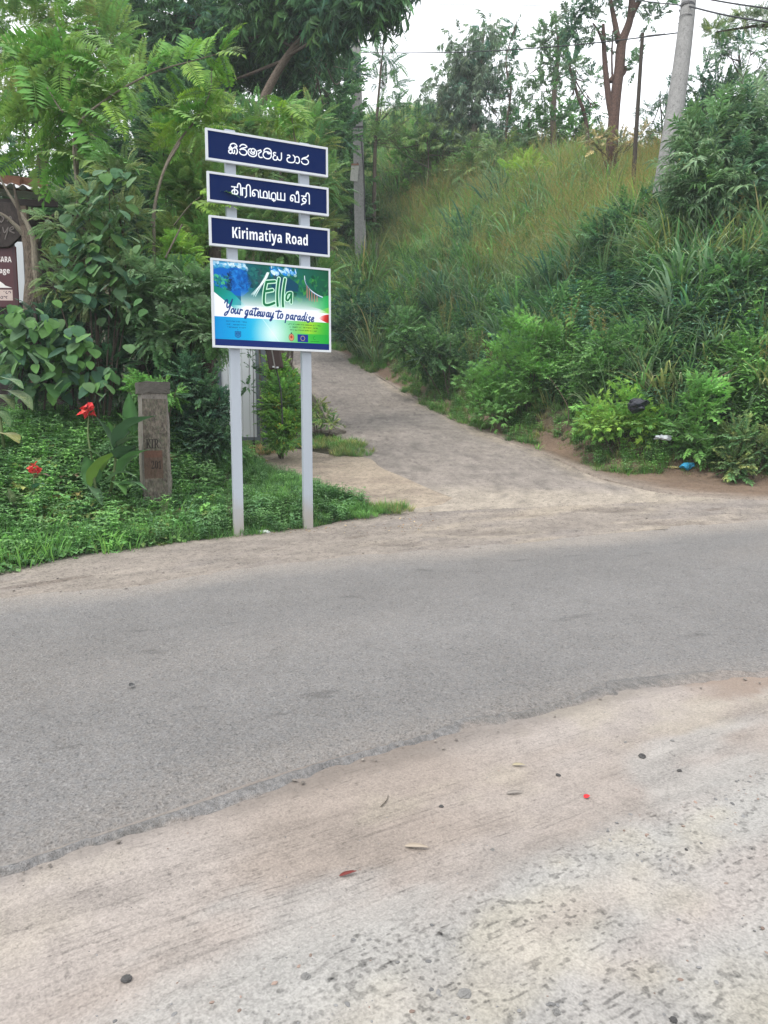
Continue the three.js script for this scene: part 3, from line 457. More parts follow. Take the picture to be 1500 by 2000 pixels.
  // small print and the row of emblems
  const print = (cx, y, words, col, size) => { g.fillStyle = col; g.font = `bold ${size}px sans-serif`; g.textAlign = 'center'; let total = words.reduce((a, b) => a + b + 8, 0), xx = cx - total / 2; for (const ww of words) { let e = xx + ww; while (xx < e - 3) { const lw = 5 + r() * 5; g.globalAlpha = .85; g.lineWidth = 2.2; g.strokeStyle = col; g.beginPath(); g.arc(xx + lw / 2, y - size * .25 + (r() - .5) * 2, lw * .42, r() * 6, r() * 6 + 4); g.stroke(); xx += lw + 1; } xx = e + 8; } g.globalAlpha = 1; };
  print(190, 462, [44, 70, 50], '#0f3f78', 15); print(190, 486, [48, 62, 42], '#0f3f78', 15); print(190, 508, [100, 62], '#0f3f78', 13);
  print(790, 458, [72, 78, 66, 68], '#173018', 17); print(790, 480, [16, 50, 66, 100], '#173018', 16); print(790, 502, [250], '#1a4020', 12);
  g.lineWidth = 3; g.strokeStyle = '#173f74'; g.fillStyle = 'rgba(40,90,150,.55)'; g.beginPath(); g.moveTo(172, 535); g.lineTo(222, 535); g.lineTo(222, 570); g.quadraticCurveTo(197, 596, 172, 570); g.closePath(); g.fill(); g.stroke(); g.beginPath(); g.arc(197, 552, 13, 0, 7); g.moveTo(180, 552); g.lineTo(214, 552); g.moveTo(197, 526); g.lineTo(197, 518); g.stroke();
  g.strokeStyle = '#8a4438'; g.fillStyle = '#c98a66'; g.lineWidth = 4; g.beginPath(); g.ellipse(672, 560, 23, 28, 0, 0, 7); g.fill(); g.stroke(); g.fillStyle = '#a53c34'; g.beginPath(); g.ellipse(672, 556, 10, 12, 0, 0, 7); g.fill(); g.fillStyle = '#2b2430'; g.fillRect(667, 520, 10, 12);
  g.fillStyle = '#1f2f86'; g.fillRect(728, 532, 98, 62); g.fillStyle = '#d8c43c'; for (let i = 0; i < 12; i++) { g.beginPath(); g.arc(777 + Math.sin(i / 12 * 6.283) * 19, 563 - Math.cos(i / 12 * 6.283) * 19, 3, 0, 7); g.fill(); }
  g.strokeStyle = '#0d6a34'; g.lineWidth = 3; g.beginPath(); g.arc(888, 556, 13, 1, 5); g.stroke(); g.beginPath(); g.moveTo(850, 584); g.lineTo(930, 584); g.stroke();
});
{
  const foot = hit(466, 1045), s = thing('road_sign', 'tall white framed road sign with three navy name boards above a colourful picture panel', 'road sign', [foot.x, 0, foot.z], THREE.MathUtils.degToRad(24.5));
  const yb = foot.y - 0.08, U0 = -0.243, W = 1.235;
  const postGeo = (h) => tint(box(0.098, h, 0.062, 0, h / 2, 0, 0.008), (x, y, z) => { const k = 0.93 + 0.1 * noise(x * 30 + 4, y * 2.2), d = smooth(0.5, 0.08, y - 0.15 * noise(y * 9, x * 60)); return mix3([0.53 * k, 0.57 * k, 0.62 * k], [0.42, 0.36, 0.28], 0.75 * d); });
  const tall = new THREE.BoxGeometry(1, 1, 1);
  const post = (u, top, y0) => { const h = top - y0, g0 = new RoundedBoxGeometry(0.098, h, 0.062, 2, 0.008); const parts = []; const seg = new THREE.BoxGeometry(0.098, h, 0.062, 2, 60, 2); shiftGeo(seg, 0, h / 2, 0); const m = mesh('post', tint(seg, (x, y, z) => { const k = 0.94 + 0.09 * noise(x * 30 + u * 9, y * 2.2), d = smooth(0.42, 0.06, y - 0.16 * noise(y * 9 + u, x * 60)); return mix3([0.37 * k, 0.41 * k, 0.455 * k], [0.30, 0.26, 0.21], 0.8 * d); }), M.post, s); m.position.set(u, y0, 0); };
  post(0, 4.385, yb); post(0.752, 4.375, yb + 0.01);
  const boardMat = (t) => new THREE.MeshPhysicalMaterial({ map: t, roughness: 0.7, specularIntensity: 0.2 });
  const board = (name, y0, y1, tex, du = 0) => {
    const h = y1 - y0, bg = new THREE.Group(); bg.name = name; bg.position.set(U0 + W / 2 + du, (y0 + y1) / 2, 0.05); s.add(bg);
    const f = 0.021, fr = mergeGeometries([box(W, f, 0.034, 0, h / 2 - f / 2, 0), box(W, f, 0.034, 0, -h / 2 + f / 2, 0), box(f, h - 2 * f, 0.034, -W / 2 + f / 2, 0, 0), box(f, h - 2 * f, 0.034, W / 2 - f / 2, 0, 0)]);
    mesh('board_frame', fr, M.white, bg);
    const back = box(W - 2 * f - 0.001, h - 2 * f - 0.001, 0.014, 0, 0, 0); mesh('board_back', back, M.white, bg);
    const face = mesh('board_face', new THREE.PlaneGeometry(W - 2 * f - 0.001, h - 2 * f - 0.001), boardMat(tex), bg); face.position.z = 0.0115;
  };
  board('name_board', 4.066, 4.356, nameBoard((g) => { g.lineWidth = 0.135; for (const [x, p] of SINHALA) pen(g, 168 + x * 76, 78, 74, p); }));
  board('name_board', 3.684, 3.964, nameBoard((g) => { for (const [x, p] of TAMIL) { g.lineWidth = 0.15; pen(g, 182 + x * 68, 74, 70, p); } }), 0.004);
  board('name_board', 3.278, 3.560, nameBoard((g) => { g.font = 'bold 128px sans-serif'; g.textBaseline = 'middle'; g.save(); g.scale(0.69, 1); g.textAlign = 'left'; g.fillText('Kirimatiya Road', 240, 104); g.restore(); }), 0.012);
  board('picture_board', 2.310, 3.162, panelArt, 0.018);
  for (const y of [4.21, 3.82, 3.42, 2.5, 2.95]) for (const u of [0, 0.752]) mesh('bracket', box(0.12, 0.03, 0.012, u, y, -0.038), M.greyFrame, s);
}

// ------------------------------------------------------------------ poles and wires
{
  const b = at(705, 452, 26), s = thing('utility_pole', 'square grey concrete utility pole behind the sign beside the lane', 'utility pole', [b.x, b.y - 1.2, b.z]), sink = 1.5; s.scale.setScalar(1.18);
  const h = 8.4, g = new THREE.BoxGeometry(1, h, 1, 1, 40, 1); shiftGeo(g, 0, h / 2, 0); const p = g.attributes.position;
  for (let i = 0; i < p.count; i++) { const y = p.getY(i), w = lerp(0.34, 0.235, y / h); p.setX(i, p.getX(i) * w - y * 0.020); p.setZ(i, p.getZ(i) * w); } g.computeVertexNormals();
  { const u = g.attributes.uv; for (let i = 0; i < u.count; i++) u.setXY(i, u.getX(i) * 0.3, u.getY(i) * 7); }
  { for (let i = 0; i < p.count; i++) if (p.getY(i) < 0.001) { p.setY(i, -sink); p.setX(i, p.getX(i) + sink * 0.02); } g.computeVertexNormals(); }
  mesh('shaft', g, M.paleConcrete, s);
  const w = (y) => lerp(0.34, 0.235, y / h);
  for (const y of [3.66, 3.92]) mesh('band', box(w(y) + 0.02, 0.05, w(y) + 0.02, -y * 0.020, y, 0), M.iron, s);
  for (const y of [2.9, 3.3, 4.4, 4.7, 5.0]) { const d = mesh('step_hole', new THREE.CylinderGeometry(0.025, 0.025, 0.02, 8).rotateX(Math.PI / 2), M.iron, s); d.position.set(-y * 0.020 + (y > 4 ? 0.06 : -0.03), y, w(y) / 2); }
  const pl = mesh('warning_plate', new RoundedBoxGeometry(0.22, 0.46, 0.012, 2, 0.005), new THREE.MeshStandardMaterial({ color: new THREE.Color(0.5, 0.5, 0.47), map: laneMap, roughness: 0.7 }), s); pl.position.set(-0.18, 2.62, w(2.6) / 2 + 0.02); pl.rotation.z = -0.1;
  mesh('rusty_strip', box(0.22, 0.05, 0.01, -0.16, 2.86, w(2.8) / 2 + 0.03), M.terracotta, s);
  mesh('conduit', tube([V(0.12, 1.3, 0.17), V(0.1, 2.5, 0.16), V(0.02, 3.6, 0.15)], [0.02, 0.02], 6), M.iron, s);
}
{
  const b = at(1303, 318, 14.6), t = at(1352, -60, 15.0), s = thing('utility_pole', 'leaning round pale utility pole standing on the bank beside the right-hand bush', 'utility pole', [b.x, b.y - 0.6, b.z]);
  const d = t.clone().sub(b);
  mesh('shaft', tube([V(-0.06, 0, 0), V(0, 0.6, 0), d.clone().multiplyScalar(0.5).add(V(0.03, 0.6, 0)), d.clone().add(V(0, 0.6, 0))], [0.205, 0.182, 0.16, 0.138], 16, 30, 0.6), M.paleConcrete, s);
  mesh('band', tube([d.clone().multiplyScalar(0.79).add(V(0, 0.6, 0)), d.clone().multiplyScalar(0.803).add(V(0, 0.6, 0))], [0.157, 0.157], 16), M.iron, s);
  mesh('band', tube([d.clone().multiplyScalar(0.73).add(V(0, 0.6, 0)), d.clone().multiplyScalar(0.735).add(V(0, 0.6, 0))], [0.160, 0.160], 16), M.iron, s);
}
{
  const b = at(1239, 320, 18), t = at(1255, 66, 18), s = thing('thin_pole', 'thin dark pole on the skyline between the forked tree and the leaning pole', 'pole', [b.x, b.y - 0.5, b.z]), d = t.clone().sub(b);
  mesh('shaft', tube([V(0, 0, 0), V(0, 0.5, 0), d.clone().add(V(0, 0.5, 0))], [0.06, 0.055, 0.045], 8), M.darkBark, s);
  const e = d.clone().add(V(0, 0.42, 0)); mesh('hook', tube([e.clone().add(V(-0.08, -0.1, 0)), e.clone(), e.clone().add(V(0.55, 0.08, 0))], [0.012, 0.012], 5), M.iron, s);
}
function wireThing(label, pts, r = 0.013) {
  const c = pts.map((p) => at(...p)), o = c[0], m = mesh('overhead_wire', tube(c.map((p) => p.clone().sub(o)), [r, r], 5, 40), M.wire); m.position.copy(o); tag(m, label, 'wire');
}
wireThing('long overhead wire running from the square pole to the leaning pole', [[690, 103, 25.7], [830, 103, 22.5], [1000, 97, 18], [1160, 84, 16.4], [1340, 62, 14.8]]);
wireThing('overhead wire crossing the big dark tree left of the square pole', [[-120, 52, 17], [120, 80, 18], [260, 96, 19], [470, 104, 22.4], [694, 103, 25.8]]);
wireThing('thick overhead cable leaving the leaning pole to the upper right corner', [[1345, 12, 14.8], [1420, 30, 13.6], [1560, 52, 12]], 0.016);
wireThing('overhead cable from the forked tree crown to the leaning pole', [[1170, -12, 19], [1240, 0, 17], [1345, 12, 14.8]], 0.012);
wireThing('topmost thin overhead wire in the upper right corner', [[1360, -6, 14], [1440, 8, 13], [1560, 24, 12]], 0.014);
wireThing('faint thin wire high above the eucalyptus', [[560, 2, 30], [820, 8, 28], [1000, 10, 26], [1180, 14, 24]], 0.008);

// ------------------------------------------------------------------ gate, letter box, marker stone, shack
{
  const b = V(at(469, 866, 12.2).x, 0, at(469, 866, 12.2).z); b.y = H(b.x, b.z); const g = thing('white_gate', 'white plank gate with a dark grey frame behind the left sign post', 'gate', [b.x, b.y, b.z], 0.12);
  const w = 0.66, h = 2.25, y0 = 0.17;
  mesh('gate_frame', mergeGeometries([box(0.05, h, 0.05, w / 2 - 0.025, y0 + h / 2, 0), box(0.05, h, 0.05, -w / 2 + 0.025, y0 + h / 2, 0), box(w - 0.1, 0.05, 0.05, 0, y0 + 0.025, 0), box(w - 0.1, 0.05, 0.05, 0, y0 + h - 0.025, 0)]), M.greyFrame, g);
  for (let i = 0; i < 5; i++) mesh('plank', box(0.108, h - 0.102, 0.02, -0.224 + i * 0.112, y0 + h / 2, -0.005 + (i % 2) * 0.001, 0.004), M.white, g);
  mesh('gate_foot', box(0.04, 0.24, 0.04, 0.22, 0.05, -0.01), M.iron, g);
  mesh('gate_foot', box(0.04, 0.24, 0.04, -0.2, 0.05, -0.01), M.iron, g);
  mesh('gate_post', box(0.08, 2.5, 0.08, 0.4, 1.2, -0.06, 0.006), M.greyFrame, g);
}
{
  const b = at(548, 760, 10.6), g = thing('letter_box', 'brown letter box with a strap on a thin black stake behind the sign', 'letter box', [b.x, b.y, b.z]);
  mesh('stake', tube([V(0.02, -0.5, 0), V(0, 0, 0), V(-0.07, 0.34, 0)], [0.011, 0.011], 6), M.iron, g);
  const bm = new THREE.MeshStandardMaterial({ color: new THREE.Color(0.05, 0.03, 0.025), roughness: 0.7, bumpMap: roughNoise, bumpScale: 0.003 });
  const body = mesh('box_body', new RoundedBoxGeometry(0.2, 0.27, 0.13, 3, 0.02), bm, g); body.position.set(-0.075, 0.42, 0); body.rotation.z = 0.16;
  const lid = mesh('lid', new RoundedBoxGeometry(0.22, 0.04, 0.15, 2, 0.015), bm, g); lid.position.set(-0.1, 0.565, 0); lid.rotation.z = 0.16;
  const st = mesh('strap', new RoundedBoxGeometry(0.018, 0.275, 0.008, 2, 0.003), M.concrete, g); st.position.set(-0.085, 0.42, 0.068); st.rotation.z = 0.16;
  for (const [x, y] of [[-0.03, 0.3], [-0.085, 0.31]]) { const k = mesh('clasp', new RoundedBoxGeometry(0.035, 0.025, 0.02, 2, 0.006), M.white, g); k.position.set(x, y, 0.062); }
}
const markerFace = canvasTex(256, 640, (g, w, h) => {
  const r = rng(77); g.fillStyle = '#645c52'; g.fillRect(0, 0, w, h);
  for (let i = 0; i < 2600; i++) { const v = r(); g.fillStyle = v < .4 ? `rgba(30,27,24,${.25 * r()})` : v < .75 ? `rgba(150,142,130,${.22 * r()})` : `rgba(60,80,50,${.2 * r()})`; g.beginPath(); g.ellipse(r() * w, r() * h, 2 + r() * 16, 2 + r() * 10, r() * 3, 0, 7); g.fill(); }
  g.fillStyle = 'rgba(84,58,46,.6)'; g.fillRect(0, 300, w * .78, 165); g.fillStyle = 'rgba(112,66,50,.4)'; g.fillRect(10, 302, w * .7, 40);
  for (let i = 0; i < 260; i++) { g.fillStyle = `rgba(60,50,42,${.3 * r()})`; g.fillRect(r() * w, 300 + r() * 170, 3 + r() * 14, 2 + r() * 5); }
  g.fillStyle = 'rgba(24,20,18,.8)'; g.font = 'bold 74px serif'; g.fillText('KIR', 26, 288); g.font = 'bold 66px serif'; g.fillText('201', 74, 408);
});
{
  const b = hit(306, 985), g = thing('marker_stone', 'weathered concrete marker post with faded lettering beside the big canna leaves', 'marker post', [b.x, b.y - 0.12, b.z], 0.5);
  const h = 1.34, w = 0.3, d = 0.2, geo = new THREE.BoxGeometry(w, h, d, 8, 30, 6), p = geo.attributes.position;
  for (let i = 0; i < p.count; i++) { const x = p.getX(i), y = p.getY(i), z = p.getZ(i), k = 1 - 0.08 * (y / h + 0.5), n = (fbm(x * 9 + z * 5, y * 7, 3) - 0.5) * 0.022; const chip = y > h / 2 - 0.03 ? -0.03 * fbm(x * 12, z * 12, 2) : 0; p.setXYZ(i, x * k + n, y + chip, z * k + n); } geo.computeVertexNormals(); shiftGeo(geo, 0, h / 2, 0);
  const pm = M.concrete.clone(); pm.color.setRGB(0.27, 0.245, 0.215); mesh('pillar', geo, pm, g);
  const cap = new THREE.BoxGeometry(w + 0.012, 0.12, d + 0.012, 12, 5, 10), cp = cap.attributes.position; for (let i = 0; i < cp.count; i++) { const n = (fbm(cp.getX(i) * 14, cp.getZ(i) * 14 + cp.getY(i) * 9, 3) - 0.5) * 0.03; cp.setXYZ(i, cp.getX(i) + n, cp.getY(i) + n, cp.getZ(i) + n); } cap.computeVertexNormals();
  const cm = mesh('cap', shiftGeo(cap, 0, h + 0.02, 0), M.darkStone.clone(), g); cm.material.color.setRGB(0.13, 0.12, 0.105); cm.material.map = laneMap; cm.material.bumpScale = 0.012;
  const face = new THREE.BoxGeometry(w * 0.84, h * 0.86, 0.02); mesh('inscribed_face', shiftGeo(face, -0.012, h * 0.5, d / 2 + 0.004), [M.concrete, M.concrete, M.concrete, M.concrete, new THREE.MeshStandardMaterial({ map: markerFace, bumpMap: roughNoise, bumpScale: 0.01, roughness: 1 }), M.concrete], g);
  mesh('pale_edge', tube([V(w / 2 - 0.03, 0.06, d / 2 + 0.0), V(w / 2 - 0.028, 0.4, d / 2 + 0.004), V(w / 2 - 0.034, 0.86, d / 2)], [0.02, 0.026, 0.014], 6), M.stone, g);
}
const maroonBoard = canvasTex(512, 512, (g, w, h) => {
  g.fillStyle = '#41131a'; g.fillRect(0, 0, w, h); g.fillStyle = 'rgba(20,5,8,.25)'; g.fillRect(w - 26, 0, 26, h);
  g.fillStyle = '#d9d6d2'; g.textAlign = 'right'; g.font = 'bold 66px sans-serif'; g.save(); g.scale(.72, 1); g.fillText('SARA', 662, 132); g.restore(); g.font = 'bold 64px sans-serif'; g.save(); g.scale(.85, 1); g.fillText('age', 540, 226); g.restore();
  g.beginPath(); g.moveTo(300, 268); g.quadraticCurveTo(380, 292, 410, 330); g.lineTo(470, 350); g.lineTo(250, 350); g.fill();
  g.fillStyle = '#b9a79f'; g.fillRect(200, 366, 270, 92); g.fillStyle = '#2b1a2c'; const r = rng(8); for (let j = 0; j < 2; j++) for (let i = 0; i < 11; i++) { g.lineWidth = 6; g.strokeStyle = '#30202e'; g.beginPath(); g.arc(215 + i * 23, 390 + j * 42, 9, r() * 6, r() * 6 + 4.4); g.stroke(); }
});
{
  // the shack behind the creepers, its two boards hang on it
  const b = at(60, 520, 10.8), y0 = H(b.x, b.z), g = thing('shack', 'old roadside shack with corrugated roof edge and dark inside, half hidden by creepers', 'shack', [b.x, y0, b.z], 0.1);
  const ytop = at(60, 380, 10.8).y - y0, n = 90, pos = [], idx = [], L = 2.3, D = 1.7;
  for (let i = 0; i <= n; i++) for (let j = 0; j < 4; j++) { const x = -L + (L + 0.55) * i / n, yy = ytop - x * 0.085 + 0.03 * Math.sin(x * 38), top = j < 2 ? 0.006 : 0, back = j === 1 || j === 2; pos.push(x, yy + top + (back ? 0.35 : 0), back ? -D : 0.25); if (i < n) { const p = i * 4 + j, q = i * 4 + (j + 1) % 4; idx.push(p, p + 4, q, q, p + 4, q + 4); } }
  const rg = new THREE.BufferGeometry(); rg.setAttribute('position', new THREE.Float32BufferAttribute(pos, 3)); rg.setIndex(idx); rg.computeVertexNormals();
  mesh('roof', rg, new THREE.MeshStandardMaterial({ color: new THREE.Color(0.62, 0.63, 0.64), roughness: 0.6, side: THREE.DoubleSide }), g);
  for (let i = 0; i < 5; i++) { const t = mesh('ridge_tile', new THREE.CylinderGeometry(0.09, 0.1, 0.34, 12, 1, false, 0, Math.PI).rotateZ(Math.PI / 2).rotateX(-Math.PI / 2), M.terracotta, g); t.position.set(-1.3 + i * 0.35, ytop + 0.1 - (-1.3 + i * 0.35) * 0.085, 0.02); t.rotation.z = -0.09 + 0.05 * Math.sin(i * 3); }
  mesh('beam', box(L + 0.5, 0.09, 0.06, -L / 2 + 0.2, ytop - 0.18, 0.1), M.darkWood, g); mesh('beam', box(L + 0.5, 0.08, 0.06, -L / 2 + 0.2, ytop - 0.5, -0.4), M.darkWood, g);
  mesh('corner_post', box(0.09, ytop - 0.2, 0.09, -0.02, ytop / 2 - 0.1, 0.08, 0.008), M.wood, g); mesh('corner_post', box(0.09, ytop - 0.2, 0.09, 0.42, ytop / 2 - 0.1, -0.5, 0.008), M.darkWood, g);
  mesh('back_wall', box(L + 0.5, ytop, 0.08, -L / 2 + 0.2, ytop / 2, -1.2), M.darkWood, g);
  mesh('plank', box(0.12, 0.9, 0.02, 0.03, at(60, 530, 10.8).y - y0, 0.15, 0.004), M.white, g); mesh('plank', box(0.11, 0.85, 0.02, -0.095, at(60, 536, 10.8).y - y0, 0.147, 0.004), M.white, g);
}
{
  const d = 9.4, b = at(36, 600, d), t = at(36, 484, d), h = t.y - b.y, w = h * 1.0, g = thing('maroon_board', 'maroon lettered board cut by the left edge of the picture below the dark wooden board', 'signboard', [b.x - w / 2, b.y, b.z], 0.06);
  mesh('panel', box(w, h, 0.03, 0, h / 2, 0, 0.004), new THREE.MeshStandardMaterial({ color: new THREE.Color(0.11, 0.02, 0.022), roughness: 0.6 }), g);
  mesh('print', shiftGeo(new THREE.PlaneGeometry(w - 0.01, h - 0.01), 0, h / 2, 0.0175), new THREE.MeshStandardMaterial({ map: maroonBoard, roughness: 0.5 }), g);
  for (const x of [-w * 0.3, w * 0.3]) mesh('leg', box(0.05, b.y - H(b.x, b.z) + 0.3 + h * 0.5, 0.04, x, (h * 0.5 - (b.y - H(b.x, b.z)) - 0.3) / 2, -0.04), M.darkWood, g);
}
{
  const d = 9.3, b = at(44, 482, d), t = at(44, 402, d), h = t.y - b.y, w = 0.95, g = thing('carved_board', 'dark wooden board with carved lettering above the maroon board', 'signboard', [b.x - w / 2, b.y, b.z], 0.06);
  const sh = new THREE.Shape(); sh.moveTo(-w / 2, 0.04); sh.quadraticCurveTo(0, -0.03, w / 2 - 0.16, 0); sh.lineTo(w / 2, 0.14); sh.quadraticCurveTo(w / 2 + 0.01, h * 0.7, w / 2 - 0.06, h); sh.quadraticCurveTo(0, h + 0.05, -w / 2, h); sh.closePath();
  mesh('panel', new THREE.ExtrudeGeometry(sh, { depth: 0.04, bevelSize: 0.006, bevelThickness: 0.006, bevelSegments: 2, steps: 1, curveSegments: 12 }), M.darkWood, g);
  const carve = new THREE.MeshStandardMaterial({ color: new THREE.Color(0.16, 0.14, 0.13), roughness: 0.9 }), ct = (p) => mesh('carved_letter', tube(p.map(([x, y]) => V(w / 2 + x, y, 0.048)), [0.008, 0.008], 5), carve, g);
  ct([[-0.23, 0.28], [-0.27, 0.33], [-0.24, 0.37], [-0.2, 0.33], [-0.23, 0.285]]); ct([[-0.16, 0.3], [-0.12, 0.36], [-0.1, 0.29]]);
  ct([[-0.3, 0.16], [-0.34, 0.2], [-0.3, 0.24], [-0.27, 0.2], [-0.26, 0.15]]); ct([[-0.22, 0.23], [-0.2, 0.16], [-0.15, 0.23], [-0.2, 0.08]]); ct([[-0.13, 0.19], [-0.09, 0.21], [-0.1, 0.235], [-0.14, 0.19], [-0.08, 0.155]]);
}
// dark fence posts and rubble behind the creepers
{
  const spots = [[286, 748, 9.3, 'stout dark fence post left of the marker stone top', 15, 70], [336, 748, 9.35, 'stout dark fence post right above the marker stone', 15, 66], [72, 660, 9.0, 'dark iron rod pair under the broad creeper leaves', 6, 60]];
  for (const [px, py, d, label, w, h] of spots) { const b = at(px, py, d), k = d / FOCAL, g = thing('fence_post', label, 'fence post', [b.x, b.y - 0.5, b.z]); mesh('post', box(w * k, h * k + 0.5, w * k, 0, (h * k + 0.5) / 2, 0, 0.006), M.darkWood, g); if (px < 100) mesh('rod', box(w * k, h * k + 0.5, w * k, 0.07, (h * k + 0.46) / 2, 0, 0.006), M.iron, g); else mesh('post_cap', box(w * k * 1.15, 0.03, w * k * 1.15, 0, h * k + 0.515, 0, 0.006), M.darkWood, g); }
  const b = at(312, 742, 9.55), g = thing('rubble_wall', 'pale rubble stones stacked between the dark fence posts', 'stone wall', [b.x, b.y - 0.25, b.z]);
  R = rng(404); for (let i = 0; i < 16; i++) { const m = mesh('stone', lump(0.08, rr(1, 1.5), rr(0.5, 0.8), 0.9, i, 2), M.stone, g); m.position.set(-0.3 + (i % 4) * 0.19 + rr(-0.03, 0.03), 0.1 + Math.floor(i / 4) * 0.11, rr(-0.03, 0.03)); m.rotation.y = R() * 3; }
}
{ // stump with crooked limbs by the shack
  const b = at(70, 625, 9.3), g = thing('dead_trunk', 'grey brown dead trunk with crooked bare limbs beside the maroon board', 'dead tree', [b.x, b.y - 0.6, b.z]), k = 9.3 / FOCAL;
  const q = (px, py, dz = 0) => { const p = at(px, py, 9.3); return V(p.x - b.x, p.y - b.y + 0.6, dz); };
  mesh('trunk', tube([V(0, 0, 0), q(66, 600), q(70, 540), q(66, 480), q(58, 448)], [0.13, 0.12, 0.1, 0.085, 0.06], 9, 24), M.bark, g);
  mesh('limb', tube([q(64, 470), q(46, 450, 0.05), q(28, 432, 0.08), q(4, 420, 0.1)], [0.05, 0.03, 0.02, 0.012], 6), M.paleBark, g);
  mesh('limb', tube([q(78, 600), q(80, 530, 0.06), q(76, 470, 0.05), q(52, 420, 0.02), q(28, 380, 0.02), q(14, 352, 0)], [0.06, 0.05, 0.035, 0.025, 0.016, 0.01], 6), M.paleBark, g);
  mesh('limb', tube([q(56, 448), q(50, 410, 0.04), q(46, 372, 0.06)], [0.04, 0.022, 0.012], 6), M.bark, g);
  mesh('limb', tube([q(70, 500), q(88, 470, 0.05), q(100, 440, 0.02), q(118, 425, 0.02)], [0.03, 0.018, 0.012, 0.008], 6), M.bark, g);
}

// ------------------------------------------------------------------ foliage
const leafMat = (o = {}) => new THREE.MeshPhysicalMaterial({ color: 0xffffff, vertexColors: true, roughness: 0.95, transmission: o.t ?? 0.42, thickness: 0, specularIntensity: 0.5, clearcoat: o.coat ?? 0.07, clearcoatRoughness: 0.5, side: THREE.DoubleSide });
const LEAF = leafMat(), LEAF_DULL = leafMat({ coat: 0 }), LEAF_GLOSSY = leafMat({ coat: 0.1, t: 0.35 }), GRASS = leafMat({ coat: 0.05, t: 0.42 });
class Buf {
  constructor() { this.p = []; this.c = []; }
  tri(a, b, c, k) { this.p.push(a.x, a.y, a.z, b.x, b.y, b.z, c.x, c.y, c.z); for (let i = 0; i < 3; i++) this.c.push(k[0], k[1], k[2]); }
  // a folded leaf from base p along dir; up is its upper side
  leaf(p, dir, up, L, W, k, droop = 0.15, fold = 0.18, wide = 0.42) {
    const side = dir.clone().cross(up).normalize(), n = side.clone().cross(dir).normalize();
    const mid = p.clone().addScaledVector(dir, L * wide).addScaledVector(n, -fold * W * 0.5), tip = p.clone().addScaledVector(dir, L).addScaledVector(n, -droop * L);
    const l = p.clone().addScaledVector(dir, L * wide).addScaledVector(side, -W / 2).addScaledVector(n, fold * W * 0.4), r = p.clone().addScaledVector(dir, L * wide).addScaledVector(side, W / 2).addScaledVector(n, fold * W * 0.4);
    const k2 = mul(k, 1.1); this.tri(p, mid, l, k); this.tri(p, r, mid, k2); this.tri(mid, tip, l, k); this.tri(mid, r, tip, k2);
  }
  stick(a, b, r0, r1, k) { const d = b.clone().sub(a).normalize(), x = Math.abs(d.y) < 0.9 ? V(0, 1, 0).cross(d).normalize() : V(1, 0, 0), y = d.clone().cross(x); const q = (o, t, r) => o.clone().addScaledVector(x, Math.cos(t) * r).addScaledVector(y, Math.sin(t) * r); for (let i = 0; i < 3; i++) { const t0 = i * 2.094, t1 = t0 + 2.094; this.tri(q(a, t0, r0), q(a, t1, r0), q(b, t1, r1), k); this.tri(q(a, t0, r0), q(b, t1, r1), q(b, t0, r1), k); } }
  geo() { const g = new THREE.BufferGeometry(); g.setAttribute('position', new THREE.Float32BufferAttribute(this.p, 3)); g.setAttribute('color', new THREE.Float32BufferAttribute(this.c, 3)); return g; }
}
const vary = (a = 0.6, b = 1.4) => { const k = rr(a, b), w = rr(-0.08, 0.08); return [k * (1 + w), k, k * (1 - w * 0.6)]; };
const STEM = [0.9, 0.75, 0.7];
// sprays grow along +z with +y as their upper side, about unit length
function sprayBroad(n, ll, lw, droop = 0.2, fwd = 0.8) {
  const b = new Buf(); b.stick(V(0, 0, 0), V(0, 0.02, 0.5), 0.012, 0.008, STEM); b.stick(V(0, 0.02, 0.5), V(0, -0.05, 1), 0.008, 0.004, STEM);
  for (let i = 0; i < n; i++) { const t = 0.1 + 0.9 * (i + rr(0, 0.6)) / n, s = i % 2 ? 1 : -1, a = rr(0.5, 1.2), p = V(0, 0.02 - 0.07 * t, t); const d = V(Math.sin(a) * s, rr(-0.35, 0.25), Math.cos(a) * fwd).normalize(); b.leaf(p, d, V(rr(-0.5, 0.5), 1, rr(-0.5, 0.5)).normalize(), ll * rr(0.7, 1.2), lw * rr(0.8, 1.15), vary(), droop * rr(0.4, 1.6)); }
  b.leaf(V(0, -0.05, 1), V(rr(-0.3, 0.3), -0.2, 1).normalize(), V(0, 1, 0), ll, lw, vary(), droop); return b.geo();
}
function sprayPinnate(pairs, ll, lw, arch, sub = 0.25) {
  const b = new Buf(), at = (t) => V(0, arch * (t * 0.9 - t * t * 1.25), t); for (let i = 0; i < 3; i++) b.stick(at(i / 3), at((i + 1) / 3), 0.010 - 0.002 * i, 0.008 - 0.002 * i, [1.1, 1.0, 0.7]);
  for (let i = 0; i < pairs; i++) { const t = 0.12 + 0.88 * i / pairs, f = Math.sin(Math.PI * (0.18 + 0.75 * t)) ** 0.7; for (const s of [-1, 1]) { const p = at(t), d = V(s, rr(-0.22, 0.12), rr(0.25, 0.55)).normalize(), L = ll * f * rr(0.85, 1.1), side = d.clone().cross(V(0, 1, 0)).normalize(), k = vary(0.82, 1.2), m = p.clone().addScaledVector(d, L * 0.5), tip = p.clone().addScaledVector(d, L).add(V(0, -sub * L * rr(0.2, 0.8), 0)), l = m.clone().addScaledVector(side, -lw / 2).add(V(0, 0.02 * L, 0)), r = m.clone().addScaledVector(side, lw / 2).add(V(0, 0.02 * L, 0)); b.tri(p, r, l, k); b.tri(l, r, tip, mul(k, 1.06)); } }
  b.leaf(at(1), V(0, -0.5, 1).normalize(), V(0, 1, 0), ll * 0.6, lw, vary()); return b.geo();
}
